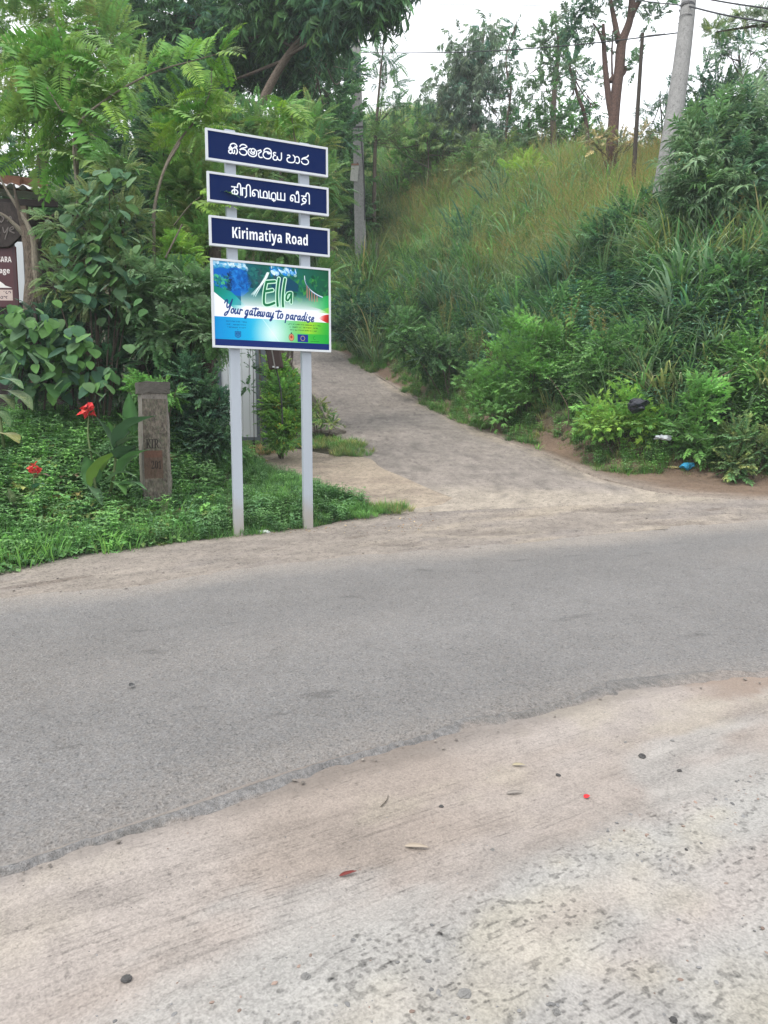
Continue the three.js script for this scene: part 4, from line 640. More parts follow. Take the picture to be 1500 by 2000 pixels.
function sprayHang(n, ll, lw, spread = 0.5) {
  const b = new Buf(); b.stick(V(0, 0, 0), V(0, 0, 0.55), 0.012, 0.008, STEM); b.stick(V(0, 0, 0.55), V(0, -0.2, 1), 0.008, 0.004, STEM);
  for (let i = 0; i < n; i++) { const t = rr(0.15, 1), p = V(0, t > 0.55 ? -(t - 0.55) * 0.45 : 0, t), a = R() * 6.283; const d = V(Math.cos(a) * spread, -rr(0.5, 1), Math.sin(a) * spread + 0.2).normalize(); b.leaf(p, d, V(Math.cos(a + 1), 0.4, Math.sin(a + 1)).normalize(), ll * rr(0.7, 1.25), lw * rr(0.8, 1.2), vary(), 0.08, 0.12, 0.35); }
  return b.geo();
}
function clumpGrass(n, h, w, bend, spread, seg = 4, base = 0.55) {
  const b = new Buf();
  for (let i = 0; i < n; i++) {
    const a = R() * 6.283, L = h * rr(0.55, 1.1), lean = rr(0.05, 0.35) + spread * R(), o = V(Math.cos(a), 0, Math.sin(a)), s = V(-o.z, 0, o.x), r0 = rr(0, 0.09), k = vary(0.8, 1.2), bd = bend * rr(0.5, 1.5), ww = w * rr(0.7, 1.3); if (R() < 0.08) { k[0] *= 1.7; k[1] *= 1.25; k[2] *= 1.3; }
    let p = o.clone().multiplyScalar(r0), th = lean, last = null;
    for (let j = 0; j <= seg; j++) {
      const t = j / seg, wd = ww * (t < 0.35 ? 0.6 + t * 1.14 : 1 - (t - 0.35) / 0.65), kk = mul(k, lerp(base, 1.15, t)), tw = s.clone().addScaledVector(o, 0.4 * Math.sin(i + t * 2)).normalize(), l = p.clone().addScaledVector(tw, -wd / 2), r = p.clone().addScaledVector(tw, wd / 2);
      if (last) { b.tri(last[0], last[1], l, kk); if (j < seg) b.tri(last[1], r, l, kk); }
      last = [l, r]; const st = L / seg; p = p.clone().add(V(o.x * Math.sin(th) * st, Math.cos(th) * st, o.z * Math.sin(th) * st)); th += bd / seg * (0.5 + t * 1.3);
    }
  }
  return b.geo();
}
function clumpSeed(n, h) {   // dry seed stalks with loose panicles
  const b = new Buf();
  for (let i = 0; i < n; i++) { const a = R() * 6.283, l = rr(0.05, 0.3), L = h * rr(0.7, 1.1), p0 = V(Math.cos(a) * 0.05, 0, Math.sin(a) * 0.05), p1 = p0.clone().add(V(Math.cos(a) * l * L * 0.4, L * 0.6, Math.sin(a) * l * L * 0.4)), p2 = p1.clone().add(V(Math.cos(a) * l * L * 0.6, L * 0.4, Math.sin(a) * l * L * 0.6)); b.stick(p0, p1, 0.003, 0.0025, [0.9, 0.95, 0.7]); b.stick(p1, p2, 0.0025, 0.0015, [1.1, 1, 0.8]); for (let j = 0; j < 9; j++) { const q = p1.clone().lerp(p2, 0.3 + 0.7 * j / 9), e = R() * 6.283, d = V(Math.cos(e) * 0.7, rr(0.3, 1), Math.sin(e) * 0.7).normalize(); b.leaf(q, d, V(1, 0, 0), L * 0.08 * rr(0.6, 1.3), 0.006, [1.35, 1.15, 0.9], 0.2); } }
  return b.geo();
}
function herb(n, h, ll, lw, tiers = 4) {   // a leafy weed: upright stems with opposite leaves
  const b = new Buf();
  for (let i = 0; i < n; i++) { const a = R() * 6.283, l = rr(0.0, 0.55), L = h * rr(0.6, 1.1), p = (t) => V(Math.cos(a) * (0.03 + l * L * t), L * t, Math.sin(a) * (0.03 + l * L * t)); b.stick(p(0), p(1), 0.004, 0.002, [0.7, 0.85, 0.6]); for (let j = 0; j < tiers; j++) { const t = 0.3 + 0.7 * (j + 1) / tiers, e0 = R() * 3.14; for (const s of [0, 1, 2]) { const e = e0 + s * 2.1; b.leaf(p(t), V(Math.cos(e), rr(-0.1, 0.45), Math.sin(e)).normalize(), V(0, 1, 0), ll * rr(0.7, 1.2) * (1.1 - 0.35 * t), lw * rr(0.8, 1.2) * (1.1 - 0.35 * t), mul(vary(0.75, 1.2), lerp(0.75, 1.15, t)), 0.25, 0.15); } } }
  return b.geo();
}
function creeper(n, ll, lw) {   // ground cover: short leaf stalks, leaves face up
  const b = new Buf();
  for (let i = 0; i < n; i++) { const a = R() * 6.283, r = Math.sqrt(R()) * 0.14, p = V(Math.cos(a) * r, rr(0.01, 0.07), Math.sin(a) * r), e = R() * 6.283; for (const s of [0, 2.1, 4.2]) b.leaf(p, V(Math.cos(e + s), rr(-0.2, 0.35), Math.sin(e + s)).normalize(), V(rr(-0.3, 0.3), 1, rr(-0.3, 0.3)).normalize(), ll * rr(0.7, 1.2), lw, vary(0.75, 1.25), 0.2, 0.2, 0.55); }
  return b.geo();
}
function heartGeo(L, W, k, cup = 0.12) {   // a heart-shaped leaf lying along +z from its stalk at the origin
  const b = new Buf(), o = []; for (let i = 0; i <= 16; i++) { const t = i / 16, a = t * Math.PI; const w = Math.sin(a) ** 0.75 * (1 - 0.32 * t) * 0.62, z = -0.18 * Math.cos(a * 2) * (t < 0.25 ? 1 : 0) + (t < 0.25 ? lerp(0, -0.02, t * 4) : (t - 0.25) / 0.75); o.push([w * W, z * L]); }
  const P = (x, z) => V(x, cup * Math.abs(x) - 0.16 * L * (Math.max(0, z) / L) ** 2 + 0.012 * Math.sin(z / L * 9 + x * 20), z);
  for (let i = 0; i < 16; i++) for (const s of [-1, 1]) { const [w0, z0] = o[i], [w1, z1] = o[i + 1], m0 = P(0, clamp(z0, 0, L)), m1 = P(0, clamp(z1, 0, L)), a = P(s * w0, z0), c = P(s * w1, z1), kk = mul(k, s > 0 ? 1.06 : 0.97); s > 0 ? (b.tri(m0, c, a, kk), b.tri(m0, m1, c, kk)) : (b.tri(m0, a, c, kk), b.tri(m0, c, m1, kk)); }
  return b.geo();
}
R = rng(1234);
const SPR = {
  broad: [0, 1, 2].map(() => sprayBroad(15, 0.36, 0.17)), small: [0, 1, 2].map(() => sprayBroad(22, 0.24, 0.13)), lance: [0, 1, 2].map(() => sprayBroad(20, 0.42, 0.085, 0.35)),
  pinnate: [0, 1, 2].map((i) => sprayPinnate(15, 0.34, 0.085, 0.25 + i * 0.12)), feather: [0, 1].map((i) => sprayPinnate(20, 0.22, 0.05, 0.3 + i * 0.15)), hang: [0, 1, 2].map(() => sprayHang(22, 0.42, 0.075)), mango: [0, 1, 2].map(() => sprayHang(24, 0.46, 0.10, 0.9)),
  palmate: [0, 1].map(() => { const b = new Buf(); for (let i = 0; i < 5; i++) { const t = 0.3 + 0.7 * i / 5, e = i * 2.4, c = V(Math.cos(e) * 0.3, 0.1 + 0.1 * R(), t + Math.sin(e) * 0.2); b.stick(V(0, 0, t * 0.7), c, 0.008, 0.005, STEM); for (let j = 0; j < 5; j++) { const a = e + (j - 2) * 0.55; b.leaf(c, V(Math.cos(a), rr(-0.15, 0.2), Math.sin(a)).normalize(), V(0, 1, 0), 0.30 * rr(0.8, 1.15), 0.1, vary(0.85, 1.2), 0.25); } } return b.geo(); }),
};
const GR = {
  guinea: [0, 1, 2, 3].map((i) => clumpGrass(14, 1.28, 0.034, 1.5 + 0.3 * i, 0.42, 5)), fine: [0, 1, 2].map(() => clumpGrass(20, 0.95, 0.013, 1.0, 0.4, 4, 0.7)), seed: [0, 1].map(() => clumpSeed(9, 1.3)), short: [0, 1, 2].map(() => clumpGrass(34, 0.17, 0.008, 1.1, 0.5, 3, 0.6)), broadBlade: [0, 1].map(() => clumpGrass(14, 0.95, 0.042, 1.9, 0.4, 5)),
  herb: [0, 1, 2].map(() => herb(7, 0.5, 0.13, 0.065)), weed: [0, 1].map(() => herb(6, 0.26, 0.07, 0.035, 3)), creeper: [0, 1, 2].map(() => creeper(16, 0.05, 0.04)),
};
const PAL = { dark: [0.036, 0.092, 0.036], teal: [0.042, 0.122, 0.064], deep: [0.060, 0.160, 0.044], mid: [0.090, 0.215, 0.048], fresh: [0.118, 0.295, 0.048], lime: [0.215, 0.38, 0.042], olive: [0.20, 0.25, 0.066], straw: [0.42, 0.36, 0.155], pale: [0.16, 0.265, 0.115], grey: [0.13, 0.19, 0.105] };
let TONE = 1;
const shade = (list) => { const c = mix3(pick(list), pick(list), R()), k = rr(0.76, 1.26) * TONE; return [c[0] * k * 1.08, c[1] * k * 0.97, c[2] * k * 1.22]; };
const _m = new THREE.Matrix4();
function place(p, dir, size, roll = 0, sy = 1) {
  const z = dir.clone().normalize(); let x = V(0, 1, 0).cross(z); if (x.lengthSq() < 1e-3) x = V(1, 0, 0); x.normalize(); const y = z.clone().cross(x), c = Math.cos(roll), s = Math.sin(roll), X = x.clone().multiplyScalar(c).addScaledVector(y, s), Y = y.clone().multiplyScalar(c).addScaledVector(x, -s);
  return new THREE.Matrix4().makeBasis(X.multiplyScalar(size), Y.multiplyScalar(size * sy), z.multiplyScalar(size)).setPosition(p.x, p.y, p.z);
}
const stand = (p, size, turn, sy = 1, tilt = null) => new THREE.Matrix4().compose(p, new THREE.Quaternion().setFromEuler(tilt ? new THREE.Euler(tilt[0], turn, tilt[1]) : new THREE.Euler(0, turn, 0)), V(size, size * sy, size));
// copies: [matrix, colour] spread over the shapes, one instanced mesh per shape
function copies(name, parent, shapes, list, mat, kind) {
  const bins = shapes.map(() => []); list.forEach((c, i) => bins[(i * 7 + (i >> 3)) % shapes.length].push(c));
  return bins.map((b, i) => { if (!b.length) return null; const m = new THREE.InstancedMesh(shapes[i], mat, b.length); b.forEach(([M4, c], j) => { m.setMatrixAt(j, M4); m.setColorAt(j, new THREE.Color().setRGB(...c)); }); m.name = parent === scene ? numbered(name) : name; m.castShadow = m.receiveShadow = true; if (kind) m.userData.kind = kind; parent.add(m); return m; });
}
function stuff(name, label, shapes, list, mat) {   // one object for what nobody could count
  const g = new THREE.Group(); g.name = numbered(name); g.userData = { label, kind: 'stuff', category: name.replace(/_/g, ' ') }; scene.add(g); copies('leaves', g, shapes, list, mat, 'stuff'); return g;
}
// crowns: lobes given as [px, py, depth, half width, half height] in the photograph's pixels; each lobe is a cloud of clumps, each clump a fistful of sprays
function lobes(list) { return list.map(([px, py, d, rx, ry, n = 1]) => { const c = at(px, py, d), k = d / FOCAL; return { c, rx: rx * k, ry: ry * k, rz: (rx + ry) * 0.45 * k, n }; }); }
function foliage(list, o) {
  const out = [];
  for (const b of list) {
    const clumps = Math.max(3, Math.round((o.clumps ?? 9) * b.n)), sprays = o.sprays ?? 14;
    for (let i = 0; i < clumps; i++) {
      const u = V(rr(-1, 1), rr(-1, 1), rr(-1, 1)); if (u.lengthSq() > 1) { i--; continue; } u.normalize().multiplyScalar(Math.pow(R(), o.hollow ?? 0.55));
      const q = V(b.c.x + u.x * b.rx, b.c.y + u.y * b.ry, b.c.z + u.z * b.rz), cr = (o.clumpR ?? 0.38) * Math.min(b.rx, b.ry), tone = rr(0.78, 1.22), col = shade(o.pal);
      for (let j = 0; j < sprays; j++) {
        const w = V(rr(-1, 1), rr(-1, 1), rr(-1, 1)).normalize(), p = q.clone().addScaledVector(w, cr * Math.cbrt(R()));
        const d = w.clone().multiplyScalar(0.8).add(u.clone().multiplyScalar(0.7)).add(V(rr(-.4, .4), (o.lift ?? 0.25) + rr(-.3, .3), rr(-.4, .4)));
        out.push([place(p, d, o.size * rr(0.65, 1.25), rr(-0.6, 0.6)), mul(mix3(col, shade(o.pal), 0.4), tone)]);
      }
    }
  }
  return out;
}
function plant(name, label, category, foot, list, o) {
  const L = lobes(list), f = foot.clone(); f.y = Math.min(f.y, H(f.x, f.z) - 0.15); const g = thing(name, label, category, [f.x, f.y, f.z], 0, o.group);
  const local = L.map((b) => ({ ...b, c: b.c.clone().sub(f) }));
  if (o.trunk) {
    const top = o.trunk.top ? o.trunk.top.clone().sub(f) : local[0].c, pts = o.trunk.path ? o.trunk.path.map((p) => p.clone().sub(f)) : [V(0, 0, 0), top.clone().multiplyScalar(0.5).add(V(rr(-.06, .06) * top.y, 0, rr(-.04, .04) * top.y)), top];
    if (pts[0].length() > 0.02) pts[0].y > 0.5 ? pts.unshift(V(0, 0, 0)) : pts[0].set(0, 0, 0); const c = new THREE.CatmullRomCurve3(pts); mesh('trunk', tube(pts, o.trunk.r, 9, 24, 1.2), o.trunk.mat ?? M.bark, g);
    local.forEach((b, i) => { if (o.trunk.bare) return; const t = clamp(rr(0.45, 0.95)), s = c.getPoint(t), e = b.c.clone(), m = s.clone().lerp(e, 0.5).add(V(0, -0.08 * s.distanceTo(e), 0)), r = o.trunk.r[o.trunk.r.length - 1] * 0.6 + 0.012, gs = [tube([s, m, e], [r, r * 0.6, r * 0.25], 6, 8)]; for (let j = 0; j < 4; j++) { const v = V(rr(-1, 1) * b.rx, rr(-.6, 1) * b.ry, rr(-1, 1) * b.rz).multiplyScalar(0.8), s2 = s.clone().lerp(e, rr(0.4, 0.9)), e2 = e.clone().add(v); gs.push(tube([s2, s2.clone().lerp(e2, 0.5).add(V(0, -.03, 0)), e2], [r * 0.5, r * 0.3, r * 0.12], 5, 5)); } mesh('limb', mergeGeometries(gs), o.trunk.mat ?? M.bark, g); });
  } else if (o.stems) {
    const gs = []; for (let i = 0; i < o.stems; i++) { const b = local[i % local.length], e = b.c.clone().add(V(rr(-.6, .6) * b.rx, rr(-.2, .6) * b.ry, rr(-.6, .6) * b.rz)), s = V(rr(-.08, .08), -0.05, rr(-.08, .08)); gs.push(tube([s, s.clone().lerp(e, 0.5).add(V(rr(-.06, .06), 0.05, 0)), e], [0.014, 0.01, 0.005], 5, 6)); } mesh('stem', mergeGeometries(gs), o.stemMat ?? M.bark, g);
  }
  for (const part of o.foliage) copies(part.name ?? 'foliage', g, part.shapes, foliage(part.on ? part.on.map((i) => local[i]) : local, part), part.mat ?? LEAF, 'stuff');
  return g;
}
const depthOf = (p) => -(p.z * Math.cos(PITCH)) - (p.y - CAM_Y) * Math.sin(PITCH);
const ground = (px, py, d) => { const p = at(px, py, d); return V(p.x, H(p.x, p.z) - 0.05, p.z); };

// ------------------------------------------------------------------ the bank on the right: grasses and weeds
R = rng(2024); TONE = 1.42;
const seen = (p, m = 140) => { const x = p.x, y = p.y - CAM_Y, z = p.z, c = Math.cos(PITCH), s = Math.sin(PITCH), d = -(z * c) - y * s, u = y * c - z * s; if (d < 1) return false; const px = 750 + FOCAL * x / d; return px > -m && px < 1500 + m && d < 46; };
const zone = (px, py, r) => { const p = hit(px, py); return (x, z) => 1 - smooth(r * 0.45, r, Math.hypot(x - p.x, z - p.z)); };
const yellowA = zone(790, 470, 3.2), yellowB = zone(1180, 400, 5), yellowC = zone(960, 400, 3), lushA = zone(960, 520, 2.6), lushB = zone(1130, 560, 2.8), bladeA = zone(930, 440, 1.8), herbA = zone(1280, 520, 2.2), brightA = zone(1040, 720, 1.5);
{
  const guinea = [], fine = [], seed = [], herbs = [], weeds = [], blades = [], short = [];
  for (let i = 0; i < 62000; i++) {
    const z = -8.4 - Math.pow(R(), 1.25) * 36, x = rr(-0.75 * 46, 0.6 * 46) * (-z + 4) / 46, d = bankD(x, z); if (d < 0.05) continue;
    const p = V(x, H(x, z) - 0.04, z); if (!seen(p)) continue;
    const far = smooth(12, 30, -z), n = fbm(x * 0.55 + 40, z * 0.55, 3), n2 = fbm(x * 0.9 + 11, z * 0.9 + 70, 3), ye = Math.max(yellowA(x, z), yellowB(x, z) * 0.85, yellowC(x, z) * 0.5) * (0.55 + 0.9 * n2), lush = Math.max(lushA(x, z), lushB(x, z));
    const turn = R() * 6.283, t = [rr(-0.16, 0.16), rr(-0.16, 0.16)], u = R();
    if (d < 0.55) { if (u < 0.5) short.push([stand(p, rr(0.6, 1.3) * (0.5 + d), turn, 1, t), shade([PAL.mid, PAL.fresh, PAL.olive])]); else if (d > 0.15 && u < 0.85) weeds.push([stand(p, rr(0.5, 1.2), turn, 1, t), shade([PAL.mid, PAL.deep, PAL.fresh])]); continue; }
    const low = 1 - smooth(1.6, 3.2, d + (n - 0.5) * 2);
    if (u < 0.50 * low + 0.16 + 0.5 * herbA(x, z)) herbs.push([stand(p, rr(0.6, 1.25) * (0.75 + 0.4 * n), turn, rr(0.9, 1.3), t), mul(shade(n > 0.52 ? [PAL.mid, PAL.fresh, PAL.deep] : [PAL.deep, PAL.teal, PAL.mid]), 1 + 0.3 * brightA(x, z))]);
    else if (u < 0.50 * low + 0.22 && d < 3) short.push([stand(p, rr(1.2, 2.6), turn, 1.1, t), shade([PAL.mid, PAL.deep, PAL.olive])]);
    else if (ye > 0.42 && R() < 0.9) { const c = mix3(shade([PAL.olive, PAL.mid, PAL.pale, PAL.fresh]), PAL.straw, clamp(ye * R() * 0.6)); fine.push([stand(p, rr(0.7, 1.2), turn, rr(0.85, 1.15), t), c]); if (R() < 0.45) guinea.push([stand(p, rr(0.5, 0.9), turn + 1, 1, t), shade([PAL.olive, PAL.mid, PAL.pale])]); if (R() < 0.25) seed.push([stand(p, rr(0.65, 1.05), turn), mul(mix3(PAL.straw, PAL.olive, R() * 0.8), 0.8)]); }
    else if (low < 0.75 || R() < 0.5) { const c = shade(lush > 0.3 ? [PAL.teal, PAL.deep, PAL.mid, PAL.pale] : n > 0.5 ? [PAL.mid, PAL.fresh, PAL.olive, PAL.pale] : [PAL.deep, PAL.mid, PAL.olive, PAL.grey]); if (R() < 0.26 + 0.5 * bladeA(x, z)) blades.push([stand(p, rr(0.8, 1.25), turn, 1, t), mul(c, 1.1)]); else guinea.push([stand(p, rr(0.62, 1.12) * (1 - 0.25 * low), turn, rr(0.85, 1.1), t), c]); if (R() < 0.05) seed.push([stand(p, rr(0.7, 1.1), turn), mul(PAL.straw, 0.8)]); if (R() < 0.28) fine.push([stand(p, rr(0.8, 1.25), turn, 1.1, t), shade([PAL.olive, PAL.mid, PAL.pale])]); }
  }
  for (const [px, py, n, r, s] of [[930, 440, 34, 1.5, 1.25], [965, 520, 40, 1.6, 1.2], [1120, 560, 36, 1.7, 1.15], [700, 540, 22, 0.8, 0.9], [1400, 470, 26, 1.3, 1.1], [1470, 560, 26, 1.2, 1.1], [830, 560, 34, 1.8, 1.2], [1200, 480, 20, 1.4, 1.1], [880, 640, 24, 1.2, 0.9], [1020, 430, 24, 1.6, 1.15], [1330, 620, 24, 1.2, 0.9], [760, 600, 26, 1.4, 1.1]]) { const q = hit(px, py); for (let i = 0; i < n; i++) { const a = R() * 6.283, k = r * Math.sqrt(R()), x = q.x + Math.cos(a) * k, z = q.z + Math.sin(a) * k; if (bankD(x, z) < 0.5) continue; blades.push([stand(V(x, H(x, z) - 0.02, z), s * rr(0.8, 1.25), R() * 6.28, rr(1, 1.25), [rr(-.2, .2), rr(-.2, .2)]), mul(shade([PAL.mid, PAL.deep, PAL.pale, PAL.teal]), rr(0.95, 1.3))]); } }
  for (const [px, py, n, r] of [[1180, 400, 46, 4.5], [960, 400, 44, 3.5], [800, 450, 40, 3], [1080, 480, 30, 2.5], [1290, 400, 30, 2.5], [880, 330, 30, 3]]) { const q = hit(px, py); for (let i = 0; i < n; i++) { const a = R() * 6.283, k = r * Math.sqrt(R()), x = q.x + Math.cos(a) * k, z = q.z + Math.sin(a) * k; if (bankD(x, z) < 0.8) continue; const p = V(x, H(x, z) - 0.03, z); (R() < 0.6 ? guinea : blades).push([stand(p, rr(0.75, 1.2), R() * 6.28, rr(1, 1.2), [rr(-.2, .2), rr(-.2, .2)]), shade([PAL.olive, PAL.fresh, PAL.pale, PAL.mid])]); if (R() < 0.5) seed.push([stand(p, rr(0.9, 1.25), R() * 6), mul(mix3(PAL.straw, PAL.olive, R()), rr(0.6, 1.1))]); } }
  for (let i = 0; i < 260; i++) { const q = ground(rr(655, 745), 640, rr(19.5, 23)); if (bankD(q.x, q.z) < 0.1) continue; q.y += 0.03; guinea.push([stand(q, rr(0.8, 1.35), R() * 6.28, rr(1, 1.4), [rr(-.12, .12), rr(-.12, .12)]), shade([PAL.deep, PAL.mid, PAL.olive, PAL.pale])]); }
  for (const [px, py, d, top, w, n] of [[1303, 318, 14.6, 300, 34, 46], [704, 452, 26, 440, 30, 70], [1194, 300, 20, 275, 24, 26], [1239, 320, 18, 290, 20, 20]]) for (let i = 0; i < n; i++) { const q = at(px + rr(-w, w), py, d - rr(0.25, 1.6)), h = H(q.x, q.z); if (bankD(q.x, q.z) < 0.1) continue; const s = clamp((at(px, top, d).y - h) / 1.1, 0.6, px > 1000 ? 1.1 : 1.7) * rr(0.7, 1.05); (R() < 0.85 ? guinea : fine).push([stand(V(q.x, h - 0.03, q.z), s, R() * 6.28, 1, [rr(-.1, .1), rr(-.1, .1)]), shade([PAL.olive, PAL.mid, PAL.pale, PAL.fresh])]); }
  // the feet of the grass that overhang the dirt
  for (let i = 0; i < 12000; i++) { const k = Math.floor(rr(30, 132)), [x0, z0] = BANK[k], x = x0 + rr(-0.5, 0.9), z = z0 + rr(-0.9, 0.35), d = bankD(x, z); if (d < -0.3 || d > 0.6) continue; if (fbm(x * 1.4 + 5, z * 1.4, 3) < 0.40 + 0.35 * (0.15 - d) + (x > 2.6 ? 0.06 : -0.06)) continue; const p = V(x, H(x, z) - 0.02, z); short.push([stand(p, rr(0.5, 1.25), R() * 6.28, 1, [rr(-.3, .3), rr(-.3, .3)]), shade([PAL.mid, PAL.fresh, PAL.deep, PAL.olive])]); if (R() < 0.35) weeds.push([stand(p, rr(0.5, 1.0), R() * 6.28), shade([PAL.mid, PAL.fresh])]); }
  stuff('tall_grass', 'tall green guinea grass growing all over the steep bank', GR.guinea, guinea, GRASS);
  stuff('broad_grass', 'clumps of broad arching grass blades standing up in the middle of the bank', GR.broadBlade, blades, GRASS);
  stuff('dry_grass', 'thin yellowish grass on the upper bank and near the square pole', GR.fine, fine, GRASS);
  stuff('seed_stalks', 'straw coloured seed stalks rising above the bank grass', GR.seed, seed, LEAF_DULL);
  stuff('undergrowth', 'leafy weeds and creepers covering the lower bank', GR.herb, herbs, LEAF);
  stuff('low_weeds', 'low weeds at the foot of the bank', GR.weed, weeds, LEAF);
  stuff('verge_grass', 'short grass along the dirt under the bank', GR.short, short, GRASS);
}
// shrubs one can tell apart on the bank: [label, foot pixel, lobes around it in pixels, palette, shape]
R = rng(31);
const bush = (name, label, px, py, dz, blobs, o) => { const f0 = o.depth ? ground(px, py, o.depth) : hit(px, py), d = (o.depth ?? -f0.z / (Math.cos(PITCH))) + dz; return plant(name, label, o.cat ?? 'bush', V(f0.x, f0.y - 0.05, f0.z), blobs.map(([x, y, rx, ry, n, k = 0]) => [x, y, d + k, rx, ry, n]), { stems: 7, ...o }); };
bush('leafy_bush', 'bright green leafy bush, tallest at the foot of the bank', 1035, 800, -0.2, [[1035, 660, 60, 45, 1.2], [1010, 720, 65, 50, 1.4], [1080, 740, 60, 50, 1.2], [1000, 790, 60, 30, 1], [960, 750, 45, 35, .8], [1060, 690, 50, 40, 1, .3]], { foliage: [{ shapes: SPR.palmate, pal: [PAL.fresh, PAL.fresh, PAL.mid], size: 0.26, sprays: 13, clumps: 9, lift: 0.5 }] });
bush('leafy_bush', 'low bright green bush in front of the black bag', 1220, 880, -0.1, [[1180, 810, 45, 32, 1], [1235, 815, 55, 38, 1.3], [1285, 835, 40, 30, 1], [1240, 855, 60, 28, 1.2]], { foliage: [{ shapes: SPR.palmate, pal: [PAL.fresh, PAL.fresh, PAL.lime], size: 0.25, sprays: 13, clumps: 9, lift: 0.5 }] });
bush('leafy_bush', 'upright green weed bush directly behind the blue bag', 1365, 905, -0.1, [[1365, 790, 32, 45, 1], [1360, 850, 34, 38, 1], [1375, 885, 30, 24, .8]], { foliage: [{ shapes: SPR.broad, pal: [PAL.fresh, PAL.mid], size: 0.24, sprays: 12, clumps: 7, lift: 0.5 }] });
bush('creeping_bush', 'mid green creeping bush above the black bag', 1230, 760, 0, [[1180, 690, 55, 40, 1], [1250, 720, 60, 40, 1], [1310, 760, 50, 36, 1], [1170, 745, 40, 30, .8]], { foliage: [{ shapes: SPR.small, pal: [PAL.mid, PAL.deep, PAL.fresh], size: 0.3, sprays: 13, clumps: 9 }] });
bush('creeping_bush', 'dense leafy creeper heap right of the tall grass blades in mid bank', 1270, 500, 0, [[1230, 430, 60, 45, 1], [1290, 470, 60, 50, 1], [1210, 490, 50, 45, 1], [1280, 530, 60, 40, 1]], { foliage: [{ shapes: SPR.small, pal: [PAL.mid, PAL.deep, PAL.teal], size: 0.34, sprays: 13, clumps: 9 }] });
bush('bank_bush', 'rounded green bush on the skyline just right of the square pole', 835, 400, 0, [[850, 290, 55, 35, 1.2], [820, 330, 50, 45, 1.2], [870, 350, 60, 50, 1.3], [840, 385, 55, 40, 1]], { foliage: [{ shapes: SPR.small, pal: [PAL.mid, PAL.fresh, PAL.fresh], size: 0.45, sprays: 13, clumps: 9 }] });
bush('bank_bush', 'dull green shrub on the skyline below the eucalyptus', 960, 380, 0, [[930, 325, 55, 40, 1], [985, 330, 50, 40, 1], [1010, 300, 30, 30, .6]], { foliage: [{ shapes: SPR.lance, pal: [PAL.mid, PAL.pale, PAL.olive], size: 0.42, sprays: 13, clumps: 8 }] });
bush('bank_bush', 'yellow green shrub in the middle of the skyline grass', 1040, 400, 0, [[1035, 345, 50, 28, 1], [1090, 335, 40, 24, .8]], { foliage: [{ shapes: SPR.feather, pal: [PAL.lime, PAL.olive, PAL.fresh], size: 0.42, sprays: 12, clumps: 8 }] });
bush('bank_bush', 'leafy green shrub at the foot of the forked tree', 1110, 330, 0, [[1110, 255, 42, 34, 1], [1140, 285, 36, 30, .8], [1075, 280, 34, 28, .8]], { foliage: [{ shapes: SPR.broad, pal: [PAL.mid, PAL.fresh, PAL.deep], size: 0.5, sprays: 13, clumps: 8 }] });
bush('teal_bush', 'big blue green bush at the right edge of the bank below the flat branch', 1440, 500, 0, [[1390, 300, 65, 55, 1.3], [1460, 260, 60, 60, 1.4], [1500, 330, 60, 70, 1.4], [1420, 370, 70, 55, 1.4], [1370, 400, 45, 40, 1], [1480, 420, 60, 50, 1.2]], { stems: 9, foliage: [{ shapes: SPR.lance, pal: [PAL.teal, PAL.mid, PAL.deep, PAL.pale, PAL.pale], size: 0.40, sprays: 16, clumps: 12 }, { name: 'young_leaves', shapes: SPR.small, pal: [PAL.lime, PAL.fresh], size: 0.26, sprays: 8, clumps: 3, on: [0, 1, 3] }] });
bush('bank_bush', 'dark bushy weeds at the right edge halfway down the bank', 1480, 640, 0, [[1470, 540, 50, 60, 1.2], [1500, 600, 50, 50, 1], [1440, 590, 40, 40, 1]], { foliage: [{ shapes: SPR.broad, pal: [PAL.dark, PAL.deep, PAL.mid], size: 0.34, sprays: 13, clumps: 8 }] });
bush('leafy_bush', 'green bush with tiny white flowers at the right edge above the dry branch', 1490, 780, 0, [[1470, 700, 40, 40, 1], [1500, 740, 40, 40, 1], [1450, 760, 40, 30, .8]], { foliage: [{ shapes: SPR.small, pal: [PAL.mid, PAL.fresh], size: 0.25, sprays: 12, clumps: 8 }, { name: 'flowers', shapes: [herb(3, 0.3, 0.03, 0.03, 1)], pal: [[0.6, 0.6, 0.55]], size: 0.5, sprays: 2, clumps: 2, on: [0] }] });
bush('leafy_bush', 'spreading weeds at the foot of the lane side of the bank', 880, 780, 0, [[880, 690, 56, 40, 1.2], [930, 735, 50, 34, 1], [830, 680, 42, 36, 1], [785, 655, 36, 40, 1]], { foliage: [{ shapes: SPR.small, pal: [PAL.deep, PAL.mid, PAL.dark], size: 0.32, sprays: 12, clumps: 9 }] });
bush('bank_bush', 'dark undergrowth bush where the lane passes under the bank', 730, 700, 0, [[700, 600, 36, 44, 1.2], [740, 640, 36, 34, 1], [680, 640, 20, 24, .8]], { foliage: [{ shapes: SPR.small, pal: [PAL.dark, PAL.deep, PAL.teal], size: 0.4, sprays: 13, clumps: 9 }] });
bush('bank_bush', 'leafy weed bush at the bottom right corner of the bank', 1470, 930, 0, [[1450, 860, 40, 34, 1], [1490, 880, 40, 34, 1], [1430, 900, 30, 24, .7]], { foliage: [{ shapes: SPR.small, pal: [PAL.mid, PAL.deep, PAL.olive], size: 0.24, sprays: 12, clumps: 8 }] });

